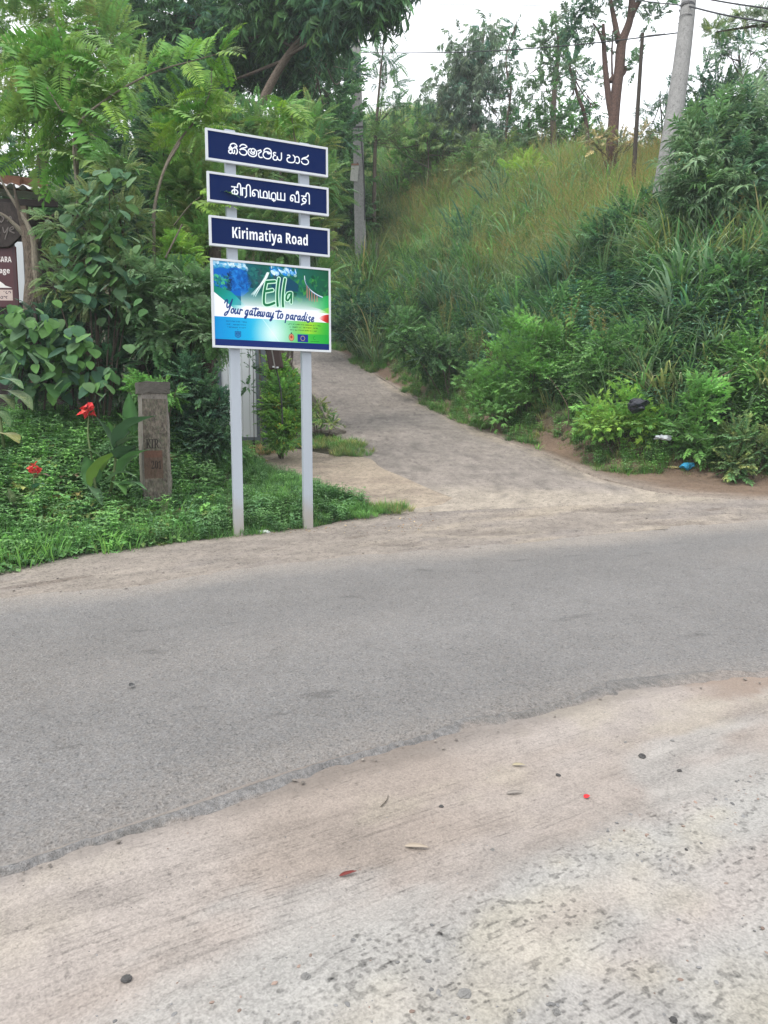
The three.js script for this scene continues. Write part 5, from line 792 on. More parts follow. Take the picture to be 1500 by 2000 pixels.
// ------------------------------------------------------------------ skyline trees
R = rng(57);
plant('eucalyptus_tree', 'eucalyptus with hanging leaves against the sky in the top middle', 'tree', at(905, 330, 27), [[950, 70, 27, 36, 42, 1], [915, 110, 27, 42, 36, 1], [880, 150, 27, 46, 44, 1.1], [960, 150, 27, 40, 50, 1.1], [925, 205, 27, 52, 40, 1.1], [855, 205, 27, 36, 36, .8], [975, 235, 27, 30, 36, .6], [890, 250, 27, 40, 30, .6]], { trunk: { top: at(945, 60, 27), r: [0.16, 0.1, 0.03], mat: M.paleBark }, foliage: [{ shapes: SPR.hang, pal: [PAL.teal, PAL.grey, PAL.pale, PAL.grey], size: 0.55, sprays: 9, clumps: 12, clumpR: 0.32, lift: -0.3, hollow: 0.8 }] });
plant('wispy_tree', 'thin wispy tree with tiered twigs just right of the square pole', 'tree', at(730, 330, 27), [[745, 60, 27, 40, 26, .6], [755, 110, 27, 36, 30, .7], [750, 160, 27, 46, 34, .9], [770, 205, 27, 60, 34, 1], [735, 245, 27, 36, 30, .7], [800, 230, 27, 36, 26, .7]], { trunk: { top: at(752, 50, 27), r: [0.09, 0.06, 0.02], mat: M.bark }, foliage: [{ shapes: SPR.feather, pal: [PAL.teal, PAL.deep, PAL.mid], size: 0.61, sprays: 4, clumps: 8, clumpR: 0.3, lift: 0.1, hollow: 0.85 }] });
plant('slender_tree', 'slender tall sapling with sparse tufts right of the eucalyptus', 'tree', at(985, 330, 26), [[1010, 45, 26, 14, 14, .4], [1000, 75, 26, 18, 16, .4], [1005, 118, 26, 14, 12, .3], [980, 195, 26, 20, 30, .5], [1000, 250, 26, 26, 24, .6]], { trunk: { path: [at(985, 330, 26), at(990, 240, 26), at(998, 170, 26), at(988, 120, 26), at(1010, 40, 26)], r: [0.05, 0.04, 0.025, 0.015] }, foliage: [{ shapes: SPR.broad, pal: [PAL.teal, PAL.deep], size: 0.30, sprays: 4, clumps: 7, clumpR: 0.4 }] });
plant('leafy_tree', 'leafy tree with a dense dark crown left of the forked tree', 'tree', at(1085, 330, 25), [[1075, 62, 25, 36, 32, 1], [1055, 90, 25, 20, 20, .5], [1100, 120, 25, 32, 26, 1], [1085, 145, 25, 34, 24, 1], [1065, 180, 25, 26, 24, .6], [1078, 215, 25, 22, 30, .6], [1040, 140, 25, 16, 20, .3], [1080, 245, 25, 34, 30, .7]], { trunk: { path: [at(1085, 330, 25), at(1080, 240, 25), at(1084, 160, 25), at(1092, 90, 25), at(1085, 50, 25)], r: [0.12, 0.09, 0.07, 0.03] }, foliage: [{ shapes: SPR.small, pal: [PAL.deep, PAL.mid, PAL.grey], size: 0.40, sprays: 6, clumps: 9, clumpR: 0.36 }] });
plant('crooked_tree', 'small crooked tree with thin leaves leaning beside the forked trunk', 'tree', at(1150, 300, 23), [[1125, 130, 23, 28, 24, .6], [1150, 160, 23, 34, 26, .7], [1120, 190, 23, 30, 26, .6], [1165, 215, 23, 24, 24, .5]], { trunk: { path: [at(1150, 310, 23), at(1142, 225, 23), at(1128, 185, 23), at(1118, 150, 23), at(1112, 128, 23)], r: [0.07, 0.06, 0.05, 0.03], mat: M.redBark }, foliage: [{ shapes: SPR.broad, pal: [PAL.grey, PAL.teal, PAL.deep], size: 0.29, sprays: 4, clumps: 8, clumpR: 0.4, hollow: 0.9 }] });
{
  const d = 20, b = at(1194, 300, d), g = plant('forked_tree', 'tall reddish brown forked tree standing alone on the skyline', 'tree', b, [[1130, 18, d, 52, 22, .8], [1160, 45, d, 40, 26, .6], [1110, 40, d, 28, 20, .4], [1240, 10, d, 40, 18, .5], [1265, 40, d, 22, 16, .3], [1190, -30, d, 90, 26, 1], [1170, 75, d, 30, 16, .3], [1285, 0, d, 34, 14, .4], [1240, 130, d, 12, 16, .15], [1120, 70, d, 22, 14, .3]], { trunk: { bare: true, path: [at(1194, 310, d), at(1198, 240, d), at(1204, 175, d), at(1210, 130, d), at(1214, 85, d), at(1230, 40, d), at(1236, -20, d)], r: [0.23, 0.16, 0.145, 0.14, 0.135, 0.10, 0.085], mat: M.redBark }, foliage: [{ shapes: SPR.broad, pal: [PAL.grey, PAL.deep, PAL.teal], size: 0.32, sprays: 5, clumps: 9, clumpR: 0.36, hollow: 0.9 }] });
  const limb = (pts, r) => mesh('limb', tube(pts.map(([x, y]) => at(x, y, d - 0.02).sub(g.position)), r, 8, 20, 1.2), M.redBark, g);
  limb([[1198, 235], [1190, 200], [1184, 150], [1180, 100], [1178, 48]], [0.11, 0.09, 0.08, 0.065, 0.045]); limb([[1208, 82], [1202, 50], [1196, 20], [1188, -20]], [0.09, 0.08, 0.065, 0.05]); limb([[1222, 62], [1238, 20], [1256, -10], [1270, -40]], [0.1, 0.08, 0.06, 0.05]);
  limb([[1180, 90], [1168, 60], [1158, 45]], [0.045, 0.03, 0.02]); limb([[1192, 160], [1198, 150], [1206, 150]], [0.06, 0.06, 0.07]); limb([[1212, 150], [1220, 140], [1222, 130]], [0.06, 0.05, 0.04]); limb([[1196, 155], [1195, 110], [1197, 60]], [0.03, 0.025, 0.02]);
}
plant('flat_branch_tree', 'tree with a flat spreading branch reaching in at the upper right edge', 'tree', ground(1720, 330, 15.5), [[1385, 66, 15.5, 26, 9, .6], [1415, 52, 15.5, 30, 10, .7], [1450, 44, 15.5, 34, 13, .8], [1490, 40, 15.5, 34, 13, .8], [1540, 36, 15.5, 40, 18, 1], [1600, 30, 15.5, 60, 26, 1.2]], { trunk: { bare: true, path: [ground(1720, 330, 15.5), at(1690, 160, 15.5), at(1620, 70, 15.5), at(1500, 50, 15.5), at(1400, 62, 15.5)], r: [0.14, 0.1, 0.07, 0.035, 0.012] }, foliage: [{ shapes: SPR.feather, pal: [PAL.deep, PAL.grey, PAL.olive], size: 0.23, sprays: 9, clumps: 9, clumpR: 0.7 }] });
plant('right_tree', 'thin stemmed tree with drooping tufts below the flat branch', 'tree', at(1448, 290, 19), [[1420, 85, 19, 26, 16, .5], [1440, 100, 19, 24, 20, .5], [1470, 90, 19, 26, 18, .5], [1495, 110, 19, 30, 40, 1], [1500, 180, 19, 30, 40, 1], [1410, 100, 19, 14, 16, .3], [1450, 150, 19, 14, 30, .4]], { trunk: { path: [at(1448, 300, 19), at(1450, 200, 19), at(1446, 130, 19), at(1442, 90, 19)], r: [0.05, 0.04, 0.03, 0.015] }, foliage: [{ shapes: SPR.lance, pal: [PAL.teal, PAL.deep, PAL.pale], size: 0.32, sprays: 5, clumps: 8, clumpR: 0.4 }] });
plant('skyline_tree', 'dark small tree right behind the leaning pole', 'tree', at(1385, 320, 20), [[1372, 150, 20, 22, 24, .6], [1395, 185, 20, 36, 26, 1], [1365, 205, 20, 30, 26, .9], [1410, 170, 20, 24, 22, .7], [1390, 235, 20, 40, 26, 1], [1345, 240, 20, 24, 24, .6], [1430, 215, 20, 30, 30, .9]], { trunk: { top: at(1385, 150, 20), r: [0.07, 0.05, 0.02] }, foliage: [{ shapes: SPR.small, pal: [PAL.dark, PAL.deep, PAL.teal], size: 0.35, sprays: 6, clumps: 9, clumpR: 0.4 }] });
plant('skyline_tree', 'airy shrub between the thin dark pole and the leaning pole', 'shrub', at(1285, 320, 21), [[1290, 195, 21, 26, 16, .5], [1270, 215, 21, 22, 18, .4], [1310, 190, 21, 22, 16, .5], [1265, 260, 21, 24, 28, .7], [1295, 270, 21, 24, 26, .6], [1330, 280, 21, 20, 20, .5]], { trunk: { top: at(1288, 185, 21), r: [0.035, 0.025, 0.012] }, foliage: [{ shapes: SPR.lance, pal: [PAL.teal, PAL.deep, PAL.grey], size: 0.30, sprays: 5, clumps: 8, clumpR: 0.4, hollow: 0.9 }] });
plant('skyline_tree', 'low bushy tree on the skyline between eucalyptus and leafy tree', 'shrub', at(1035, 335, 26), [[1030, 220, 26, 26, 22, .6], [1010, 260, 26, 34, 26, .8], [1050, 265, 26, 30, 26, .8], [1035, 300, 26, 46, 22, 1]], { trunk: { top: at(1032, 230, 26), r: [0.05, 0.04, 0.02] }, foliage: [{ shapes: SPR.broad, pal: [PAL.deep, PAL.grey, PAL.mid], size: 0.35, sprays: 6, clumps: 8, clumpR: 0.4 }] });
plant('skyline_tree', 'grey green shrub row at the foot of the eucalyptus', 'shrub', at(830, 335, 27), [[800, 270, 27, 34, 20, .7], [840, 265, 27, 36, 24, .8], [880, 280, 27, 36, 20, .8], [940, 285, 27, 40, 22, .8], [720, 280, 27, 30, 24, .7], [760, 270, 27, 34, 20, .7]], { trunk: { top: at(835, 270, 27), r: [0.04, 0.03, 0.015] }, foliage: [{ shapes: SPR.lance, pal: [PAL.pale, PAL.olive, PAL.fresh], size: 0.36, sprays: 6, clumps: 8, clumpR: 0.45 }] });
plant('skyline_tree', 'brown tinged brush around the foot of the forked trunk', 'shrub', at(1190, 330, 19.5), [[1170, 275, 19.5, 26, 20, .7], [1215, 280, 19.5, 24, 18, .6], [1245, 270, 19.5, 20, 20, .5], [1150, 265, 19.5, 20, 24, .6]], { trunk: { top: at(1190, 270, 19.5), r: [0.03, 0.02, 0.01] }, foliage: [{ shapes: SPR.small, pal: [PAL.olive, PAL.grey, PAL.straw], size: 0.24, sprays: 5, clumps: 8, clumpR: 0.45 }] });
{ // a low brick ledge half hidden on the skyline
  const b = at(930, 322, 28), g = thing('brick_ledge', 'low red brick ledge with a pale coping half hidden on the skyline', 'wall', [b.x, b.y, b.z]);
  for (let j = 0; j < 3; j++) for (let i = 0; i < 7; i++) mesh('brick', box(0.24, 0.1, 0.12, -0.8 + i * 0.26 + (j % 2) * 0.1, 0.1 + j * 0.115, 0), M.terracotta, g);
  mesh('coping', box(2.1, 0.05, 0.2, 0, 0.44, 0, 0.01), M.stone, g);
}

// ------------------------------------------------------------------ left side: trees behind
R = rng(808); TONE = 1.52;
plant('mango_tree', 'big dark tree whose drooping crown fills the top behind the sign', 'tree', ground(480, 640, 17), [[300, 30, 18, 80, 60, 1.2], [400, 50, 18, 80, 60, 1.3], [490, 20, 17.5, 80, 60, 1.3], [380, 120, 18.5, 80, 50, 1.2], [470, 110, 18.5, 70, 60, 1.2], [570, 30, 17, 70, 50, 1.2], [630, 30, 16.5, 46, 34, 1], [688, -4, 16, 40, 20, .8], [745, 0, 16, 34, 18, .6], [560, 110, 18.5, 60, 50, 1], [620, 110, 23.5, 44, 50, .8], [300, 150, 19, 60, 60, 1]], { trunk: { path: [ground(480, 640, 17), at(486, 420, 17), at(497, 245, 17), at(545, 135, 17), at(600, 62, 16.8), at(665, 0, 16.5)], r: [0.2, 0.15, 0.11, 0.09, 0.07, 0.05], mat: M.bark }, foliage: [{ shapes: SPR.mango, pal: [PAL.dark, PAL.teal, PAL.deep, PAL.mid], size: 0.55, sprays: 17, clumps: 12, clumpR: 0.42, lift: -0.15 }] });
plant('leaning_tree', 'thin leaning trunk with mid green leaves right behind the name boards', 'tree', ground(545, 600, 19), [[610, 150, 23, 40, 40, .8], [640, 200, 23.5, 40, 46, 1], [590, 230, 23, 50, 40, 1], [650, 260, 23.5, 40, 46, 1], [560, 160, 22, 36, 40, .7], [620, 300, 23, 50, 40, 1], [672, 150, 24, 30, 40, .6]], { trunk: { path: [ground(545, 600, 19), at(560, 260, 19), at(590, 190, 19), at(620, 130, 19), at(645, 82, 19)], r: [0.09, 0.07, 0.055, 0.045, 0.03], mat: M.bark }, foliage: [{ shapes: SPR.small, pal: [PAL.mid, PAL.deep, PAL.teal], size: 0.5, sprays: 13, clumps: 9 }] });
plant('lime_tree', 'light green feathery tree in the upper left corner with sky showing through', 'tree', ground(60, 600, 14.5), [[40, 60, 15, 70, 60, 1], [130, 40, 15, 70, 60, 1], [10, 170, 15, 70, 70, 1.2], [110, 150, 15.5, 80, 60, 1.1], [200, 100, 15.5, 60, 60, 1], [60, 270, 14.5, 90, 60, 1.3], [170, 240, 14.5, 80, 60, 1.2], [250, 200, 15, 60, 60, 1]], { trunk: { path: [ground(60, 600, 14.5), at(75, 380, 14.5), at(95, 220, 14.5), at(100, 80, 14.5)], r: [0.16, 0.12, 0.08, 0.04] }, foliage: [{ shapes: SPR.feather, pal: [PAL.mid, PAL.fresh, PAL.olive], size: 0.62, sprays: 11, clumps: 10, clumpR: 0.4, hollow: 0.7 }] });
plant('back_thicket', 'dark thicket closing the view behind the creepers and the sign', 'thicket', ground(330, 640, 13.8), [[40, 400, 14, 90, 80, 1.2], [150, 420, 13.5, 90, 80, 1.2], [260, 300, 13.8, 60, 70, 1.1], [280, 430, 13.5, 70, 80, 1.2], [370, 250, 14, 70, 60, 1.1], [390, 560, 13, 60, 80, 1.1], [260, 560, 13, 80, 80, 1.1], [130, 560, 13, 90, 80, 1.1], [330, 660, 12.5, 80, 60, 1]], { stems: 14, foliage: [{ shapes: SPR.small, pal: [PAL.dark, PAL.dark, PAL.deep], size: 0.46, sprays: 15, clumps: 11 }] });
plant('sign_thicket', 'mid green feathery thicket directly behind the name boards', 'thicket', ground(540, 640, 12.6), [[440, 250, 12.4, 50, 36, 1], [520, 260, 12.6, 60, 40, 1.1], [590, 270, 13, 50, 50, 1], [450, 340, 12.4, 60, 50, 1.1], [530, 350, 12.6, 60, 50, 1.1], [610, 350, 13, 50, 56, 1.1], [440, 440, 12.4, 60, 50, 1.1], [520, 450, 12.6, 60, 50, 1.1], [610, 450, 13, 46, 60, 1.1], [460, 550, 12.6, 70, 50, 1], [580, 560, 13, 56, 50, 1], [500, 640, 13, 80, 40, 1], [610, 620, 14, 36, 50, .8]], { stems: 12, foliage: [{ shapes: SPR.feather, pal: [PAL.mid, PAL.deep, PAL.olive, PAL.deep], size: 0.36, sprays: 16, clumps: 11, lift: 0.35 }] });
{
  const list = []; for (let i = 0; i < 900; i++) { const d = rr(19, 30), px = rr(560, 712), p = ground(px, 640, d); if (bankD(p.x, p.z) < 0.15 && bankD(p.x, p.z) > -3.0) continue; if (bankD(p.x, p.z) < 0 && d < 25) continue; list.push([stand(p, rr(0.7, 1.15), R() * 6.28, rr(1, 1.7), [rr(-.12, .12), rr(-.12, .12)]), shade([PAL.deep, PAL.mid, PAL.dark, PAL.pale])]); }
  stuff('reed_grass', 'tall reed like grass standing around the square pole beside the lane', GR.guinea, list, GRASS);
}
plant('lane_tree', 'mid green tree at the top of the lane between sign and square pole', 'tree', ground(650, 650, 27), [[650, 330, 27, 46, 50, 1], [670, 400, 27, 40, 50, 1], [640, 430, 27, 46, 50, 1], [660, 250, 27, 40, 40, .9], [610, 500, 28, 60, 60, 1.1], [660, 560, 28, 50, 60, 1.1], [600, 620, 28, 60, 44, 1], [540, 640, 28, 60, 40, 1]], { trunk: { top: at(655, 300, 27), r: [0.14, 0.1, 0.05] }, foliage: [{ shapes: SPR.small, pal: [PAL.deep, PAL.mid, PAL.dark], size: 0.75, sprays: 13, clumps: 10 }] });

// ------------------------------------------------------------------ left side: saplings with large feathered leaves
R = rng(515);
const tintGeo = (g, c) => { const n = g.clone(), a = n.attributes.color; for (let i = 0; i < a.count; i++) a.setXYZ(i, a.getX(i) * c[0], a.getY(i) * c[1], a.getZ(i) * c[2]); return n; };
const FROND = [PAL.lime, mix3(PAL.lime, PAL.fresh, 0.6), PAL.fresh, mix3(PAL.fresh, PAL.olive, 0.5)].flatMap((c) => [SPR.pinnate[0], SPR.feather[0], SPR.feather[1]].map((g) => tintGeo(g, mul(c, rr(0.75, 1.15)))));
function frond(parent, o, a, b, dz = 0, bright = 0) {   // one leaf from pixel a to pixel b at a depth
  const p = at(...a), q = at(b[0], b[1], a[2] + dz), d = q.clone().sub(p), L = d.length(), m = mesh('frond', FROND[clamp(Math.floor(R() * 7 + (bright ? 0 : 4)), 0, 11)], LEAF, parent);
  m.matrixAutoUpdate = true; const M4 = place(p.sub(o), d.add(V(0, 0.12 * L, 0)), L * 1.05, rr(-0.5, 0.5) + 0.35); M4.decompose(m.position, m.quaternion, m.scale);
}
function sapling(label, foot, trunk, r, list, d, bright) {
  const f = foot, g = thing('feather_sapling', label, 'sapling', [f.x, f.y, f.z]); const path = trunk.map(([x, y, k = 0]) => at(x, y, d + k).sub(f)); path.unshift(V(0, 0, 0));
  mesh('trunk', tube(path, r, 7, 30, 2), M.paleBark, g);
  for (const [a, b, c, e, dz] of list) frond(g, f, [a, b, d], [c, e], dz ?? rr(-0.35, 0.35), bright);
  return g;
}
{
  const t = []; const add = (x, y, n, L, a0 = 0, a1 = 6.283) => { for (let i = 0; i < n; i++) { const a = lerp(a0, a1, (i + R()) / n), l = L * rr(0.75, 1.2); t.push([x + rr(-4, 4), y + rr(-4, 4), x + Math.cos(a) * l, y - Math.sin(a) * l * 0.75 + 14]); } };
  add(122, 66, 9, 88); add(128, 112, 9, 112); add(134, 160, 9, 118); add(140, 206, 9, 120); add(146, 256, 8, 112); add(150, 300, 6, 100, 2.6, 6.8); add(60, 130, 6, 90); add(50, 220, 7, 95); add(200, 130, 7, 84); add(220, 205, 7, 80); add(70, 300, 6, 90); add(190, 290, 5, 80);
  sapling('tall feathery sapling with pale thin trunk in front of the shack roof', ground(158, 640, 9.2), [[158, 470], [150, 335], [146, 250], [138, 190], [130, 110], [122, 50]], [0.04, 0.032, 0.026, 0.02, 0.016, 0.008], t, 9.2, 0);
}
{
  const t = [], pts = [[205, 195], [245, 168], [285, 148], [325, 134], [365, 122], [400, 112], [430, 104]];
  pts.forEach(([x, y]) => { for (const s of [1, -1]) for (let j = 0; j < 2; j++) t.push([x, y, x + rr(10, 46), y - s * rr(28, 58) + (s < 0 ? 8 : 0)]); }); t.push([430, 104, 466, 108], [430, 104, 456, 84], [428, 104, 452, 140]);
  sapling('long arching lime green branch of feathered leaves left above the sign', ground(150, 640, 9.0), [[152, 400], [150, 250], [205, 196], [300, 142], [380, 118], [434, 103]], [0.02, 0.018, 0.015, 0.012, 0.008, 0.005], t, 9.0, 1);
}
{
  const t = []; for (const [x, y, n, L] of [[408, 178, 7, 56], [412, 215, 7, 60], [370, 225, 7, 66], [395, 250, 6, 60], [338, 215, 6, 58], [345, 255, 6, 62], [440, 235, 5, 44]]) for (let i = 0; i < n; i++) { const a = i / n * 6.283 + R(); t.push([x, y, x + Math.cos(a) * L * rr(.8, 1.2), y - Math.sin(a) * L * 0.8 + 6]); }
  sapling('feathery sapling tip touching the upper left corner of the sign', ground(330, 640, 9.1), [[300, 430], [316, 345], [345, 282], [385, 230], [410, 180], [414, 130]], [0.024, 0.02, 0.016, 0.012, 0.008, 0.004], t, 9.1, 1);
}
{
  const t = []; for (const [x, y, n, L] of [[560, 205, 7, 46], [572, 228, 6, 42], [548, 226, 5, 40], [590, 246, 5, 36], [520, 236, 5, 36]]) for (let i = 0; i < n; i++) { const a = i / n * 6.283 + R(); t.push([x, y, x + Math.cos(a) * L * rr(.8, 1.2), y - Math.sin(a) * L * 0.8 + 4]); }
  sapling('lime green sapling tuft above the right half of the top board', ground(592, 640, 10), [[591, 420], [586, 330], [574, 260], [566, 200]], [0.02, 0.016, 0.012, 0.005], t, 10, 1);
}
{
  const t = [[386, 372, 452, 392], [396, 388, 456, 384], [400, 378, 446, 352], [380, 392, 418, 420], [386, 398, 448, 404], [478, 356, 512, 340], [384, 430, 438, 446]];
  const g = thing('leaf_sprig', 'small lime green sprig reaching across the left end of the middle board', 'twig', at(372, 400, 7.55).toArray()); const f = g.position.clone();
  mesh('twig', tube([[340, 440, 7.9], [372, 400, 7.55], [392, 384, 7.3]].map((p) => at(...p).sub(f)), [0.008, 0.006, 0.003], 5), M.paleBark, g);
  for (const [a, b, c, e] of t.slice(0, 5)) frond(g, f, [a, b, 7.32], [c, e], -0.12, 1);
}
// vines and stalks with no leaves of their own
for (const [label, pts, r] of [['long pale bare stalk curving down left of the boards', [[352, 278], [322, 330], [305, 385], [297, 436]], 0.016], ['second short pale stalk left of the lowest name board', [[356, 438], [340, 470], [324, 502]], 0.012], ['pale forked twig below the tall sapling', [[92, 170], [112, 205], [122, 218]], 0.01]]) {
  const d = 8.95, c = pts.map(([x, y]) => at(x, y, d)), g = thing('bare_stalk', label, 'stalk', c[c.length - 1].toArray()); mesh('stalk', tube(c.map((p) => p.clone().sub(c[c.length - 1])), [r * 0.7, r, r], 6, 16), M.paleBark, g); mesh('node', lump(r * 1.3, 1, 1, 1, 3, 1), M.paleBark, g);
}
// feathery shrubs around the sign
const leftBush = (label, foot, blobs, d, f, o = {}) => plant(o.name ?? 'feather_bush', label, o.cat ?? 'bush', ground(...foot, d), blobs.map(([x, y, rx, ry, n, k = 0]) => [x, y, d + k, rx, ry, n]), { stems: o.stems ?? 8, foliage: f });
leftBush('feathery green bush filling the gap between creeper and top boards', [360, 640], [[330, 300, 40, 40, 1], [375, 320, 44, 44, 1], [395, 370, 40, 40, 1], [350, 380, 44, 40, 1], [385, 430, 40, 40, 1], [345, 450, 40, 36, 1], [400, 490, 34, 40, 1]], 9.9, [{ shapes: SPR.feather, pal: [PAL.mid, PAL.fresh, PAL.olive], size: 0.27, sprays: 15, clumps: 11, lift: 0.3 }]);
leftBush('fern like dark green bush beside the lower left edge of the picture panel', [350, 720], [[330, 570, 46, 40, 1], [380, 560, 40, 40, 1], [370, 620, 50, 40, 1.1], [400, 650, 34, 36, .9], [320, 640, 44, 36, 1], [270, 600, 40, 36, .9]], 9.0, [{ shapes: SPR.pinnate, pal: [PAL.deep, PAL.mid, PAL.pale], size: 0.25, sprays: 12, clumps: 10, lift: 0.2 }]);
leftBush('fine feathery climber woven through the heart shaped leaves', [200, 760], [[130, 430, 40, 36, .9], [190, 400, 46, 36, 1], [240, 440, 40, 40, 1], [170, 500, 50, 36, 1], [250, 520, 36, 40, 1], [120, 540, 40, 36, .9], [200, 580, 56, 30, 1], [230, 340, 36, 30, .8]], 8.85, [{ shapes: SPR.feather, pal: [PAL.mid, PAL.deep, PAL.olive, PAL.pale], size: 0.2, sprays: 11, clumps: 10, lift: 0.2, hollow: 0.3 }]);
leftBush('bright compound leaved shrub between the two short stalks', [350, 640], [[345, 480, 26, 22, .8], [360, 505, 26, 22, .8], [335, 520, 22, 20, .6]], 9.2, [{ shapes: SPR.pinnate, pal: [PAL.lime, PAL.fresh], size: 0.2, sprays: 9, clumps: 8 }], { stems: 4 });
leftBush('dense dark fern heap above the fence posts', [250, 720], [[160, 610, 60, 36, 1.1], [230, 640, 56, 40, 1.1], [300, 690, 40, 30, .9], [100, 640, 50, 36, 1], [140, 720, 60, 40, 1.2], [60, 730, 50, 40, 1.1], [220, 740, 50, 40, 1.1], [30, 660, 40, 40, 1], [270, 770, 30, 30, .8]], 9.2, [{ shapes: SPR.feather, pal: [PAL.dark, PAL.teal, PAL.deep], size: 0.26, sprays: 14, clumps: 10 }]);
leftBush('dark small leaved creeper heap between marker stone and gate', [385, 880], [[360, 740, 34, 40, 1], [400, 770, 30, 46, 1], [365, 810, 36, 40, 1.1], [405, 850, 34, 36, 1], [370, 865, 36, 26, .9], [430, 800, 14, 40, .5], [428, 870, 20, 20, .6]], 8.9, [{ shapes: SPR.small, pal: [PAL.dark, PAL.deep, PAL.teal], size: 0.17, sprays: 16, clumps: 12 }], { name: 'creeper_heap', cat: 'creeper' });
leftBush('green shrub over the marker stone top with a few broad light leaves', [300, 800], [[290, 755, 34, 16, .8], [330, 765, 30, 14, .7]], 8.5, [{ shapes: SPR.broad, pal: [PAL.mid, PAL.fresh], size: 0.17, sprays: 8, clumps: 7 }], { stems: 4 });
plant('ivy_trunk', 'dark mossy tree trunk standing left of the white gate', 'tree', ground(408, 890, 9.9), [[405, 700, 9.7, 24, 40, .5], [420, 600, 9.8, 30, 40, .5]], { trunk: { bare: true, path: [ground(408, 890, 9.9), at(407, 800, 9.9), at(404, 700, 9.9), at(416, 560, 9.9), at(424, 420, 9.9)], r: [0.15, 0.135, 0.12, 0.1, 0.07], mat: M.darkBark }, foliage: [{ name: 'ivy', shapes: SPR.small, pal: [PAL.dark, PAL.deep], size: 0.16, sprays: 8, clumps: 6 }] });
plant('flower_hedge', 'leafy hedge bush with tiny yellow flecks between the two sign posts', 'hedge', ground(550, 880, 11.6), [[542, 722, 11.6, 12, 20, .6], [549, 752, 11.5, 24, 26, 1], [556, 795, 11.4, 36, 34, 1.5], [560, 840, 11.3, 40, 30, 1.5], [540, 845, 11.4, 18, 26, .8], [544, 790, 11.4, 16, 30, .8]], { stems: 6, foliage: [{ shapes: SPR.broad, pal: [PAL.fresh, PAL.fresh, PAL.mid, PAL.lime], size: 0.15, sprays: 18, clumps: 12, lift: 0.4 }, { name: 'yellow_leaves', shapes: SPR.small, pal: [[0.5, 0.36, 0.06], PAL.lime], size: 0.08, sprays: 3, clumps: 9, hollow: 0.2 }] });
{ const g = plant('gate_sprig', 'dark thin twig with small leaves hanging in front of the white gate', 'twig', at(492, 660, 11.4), [[488, 690, 11.4, 14, 14, .25], [492, 720, 11.4, 14, 10, .2], [484, 750, 11.4, 10, 12, .2], [446, 780, 11.4, 6, 16, .2], [444, 820, 11.4, 6, 16, .2]], { trunk: { bare: true, path: [at(492, 660, 11.4), at(488, 700, 11.4), at(486, 760, 11.4)], r: [0.006, 0.004, 0.003], mat: M.darkBark }, foliage: [{ shapes: SPR.small, pal: [PAL.deep, PAL.dark], size: 0.12, sprays: 5, clumps: 8 }] }); }
bush('roadside_weed', 'small weedy bush between hedge and lane right of the right sign post', 628, 815, 0, [[618, 795, 14, 12, .6], [634, 810, 14, 10, .5], [648, 828, 12, 8, .4]], { depth: 13, cat: 'weed', stems: 4, foliage: [{ shapes: SPR.small, pal: [PAL.mid, PAL.deep, PAL.olive], size: 0.14, sprays: 9, clumps: 7 }] });
{ const p = hit(640, 846), m = mesh('rock', lump(0.24, 1.4, 0.6, 0.9, 5, 3, 0.3), M.stone); m.position.set(p.x, p.y + 0.05, p.z); tag(m, 'grey brown rock at the lane edge right of the right sign post', 'rock'); }

// ------------------------------------------------------------------ left side: creepers with large leaves
R = rng(909);
const leafTints = (L, W, cols, cup) => cols.map((c) => heartGeo(L, W, mul(c, rr(0.92, 1.08)), cup));
const HEART = leafTints(1, 0.92, [mul(PAL.mid, 0.8), PAL.deep, mix3(PAL.deep, PAL.pale, 0.45), mix3(PAL.deep, PAL.teal, 0.6), PAL.mid, PAL.teal, mix3(PAL.teal, PAL.pale, 0.4)], 0.08), OVAL = leafTints(1, 0.62, [PAL.deep, PAL.mid, PAL.teal, mix3(PAL.mid, PAL.fresh, 0.5)]);
function leafAt(parent, o, px, py, d, size, shapes, name = 'leaf', dirHint) {   // a leaf hanging towards the light and the viewer
  const p = at(px, py, d).sub(o), a = rr(-1.2, 1.2), dir = dirHint ?? V(Math.sin(a), -rr(0.35, 0.95), rr(0.25, 0.7)), m = mesh(name, pick(shapes), LEAF_GLOSSY, parent);
  place(p, dir, size * d / FOCAL, rr(-0.5, 0.5)).decompose(m.position, m.quaternion, m.scale); return m;
}
{
  const f = ground(200, 760, 8.9), g = thing('heart_leaf_vine', 'climbing vine with large heart shaped leaves hanging left of the sign', 'vine', [f.x, f.y, f.z]);
  const stemPts = [[[200, 760], [190, 640], [175, 520], [165, 420], [150, 340]], [[205, 760], [230, 650], [245, 560], [238, 450], [220, 370]], [[195, 760], [160, 660], [140, 560], [128, 470]]];
  for (const s of stemPts) mesh('stem', tube(s.map(([x, y]) => at(x, y, 8.95).sub(f)), [0.02, 0.014, 0.008], 6, 24), M.bark, g);
  const zones = [[155, 400, 50, 40, 30], [205, 360, 60, 36, 24], [185, 440, 70, 50, 48], [150, 500, 50, 50, 36], [220, 490, 60, 46, 38], [190, 550, 80, 40, 44], [130, 560, 30, 36, 12], [250, 560, 40, 40, 14], [170, 600, 70, 30, 16], [265, 380, 16, 40, 8], [270, 600, 24, 26, 8]];
  for (const [x, y, rx, ry, n] of zones) for (let i = 0; i < n; i++) { const a = R() * 6.283, k = Math.sqrt(R()); leafAt(g, f, x + Math.cos(a) * rx * k, y + Math.sin(a) * ry * k, rr(8.45, 9.05), rr(14, 28), HEART); }
  for (const [x, y, s] of [[250, 675, 24], [280, 678, 28], [262, 690, 20], [157, 707, 16], [176, 708, 17], [190, 750, 20], [205, 745, 18], [192, 768, 18], [205, 770, 20], [212, 720, 16]]) leafAt(g, f, x, y, 8.3, s, HEART);
}
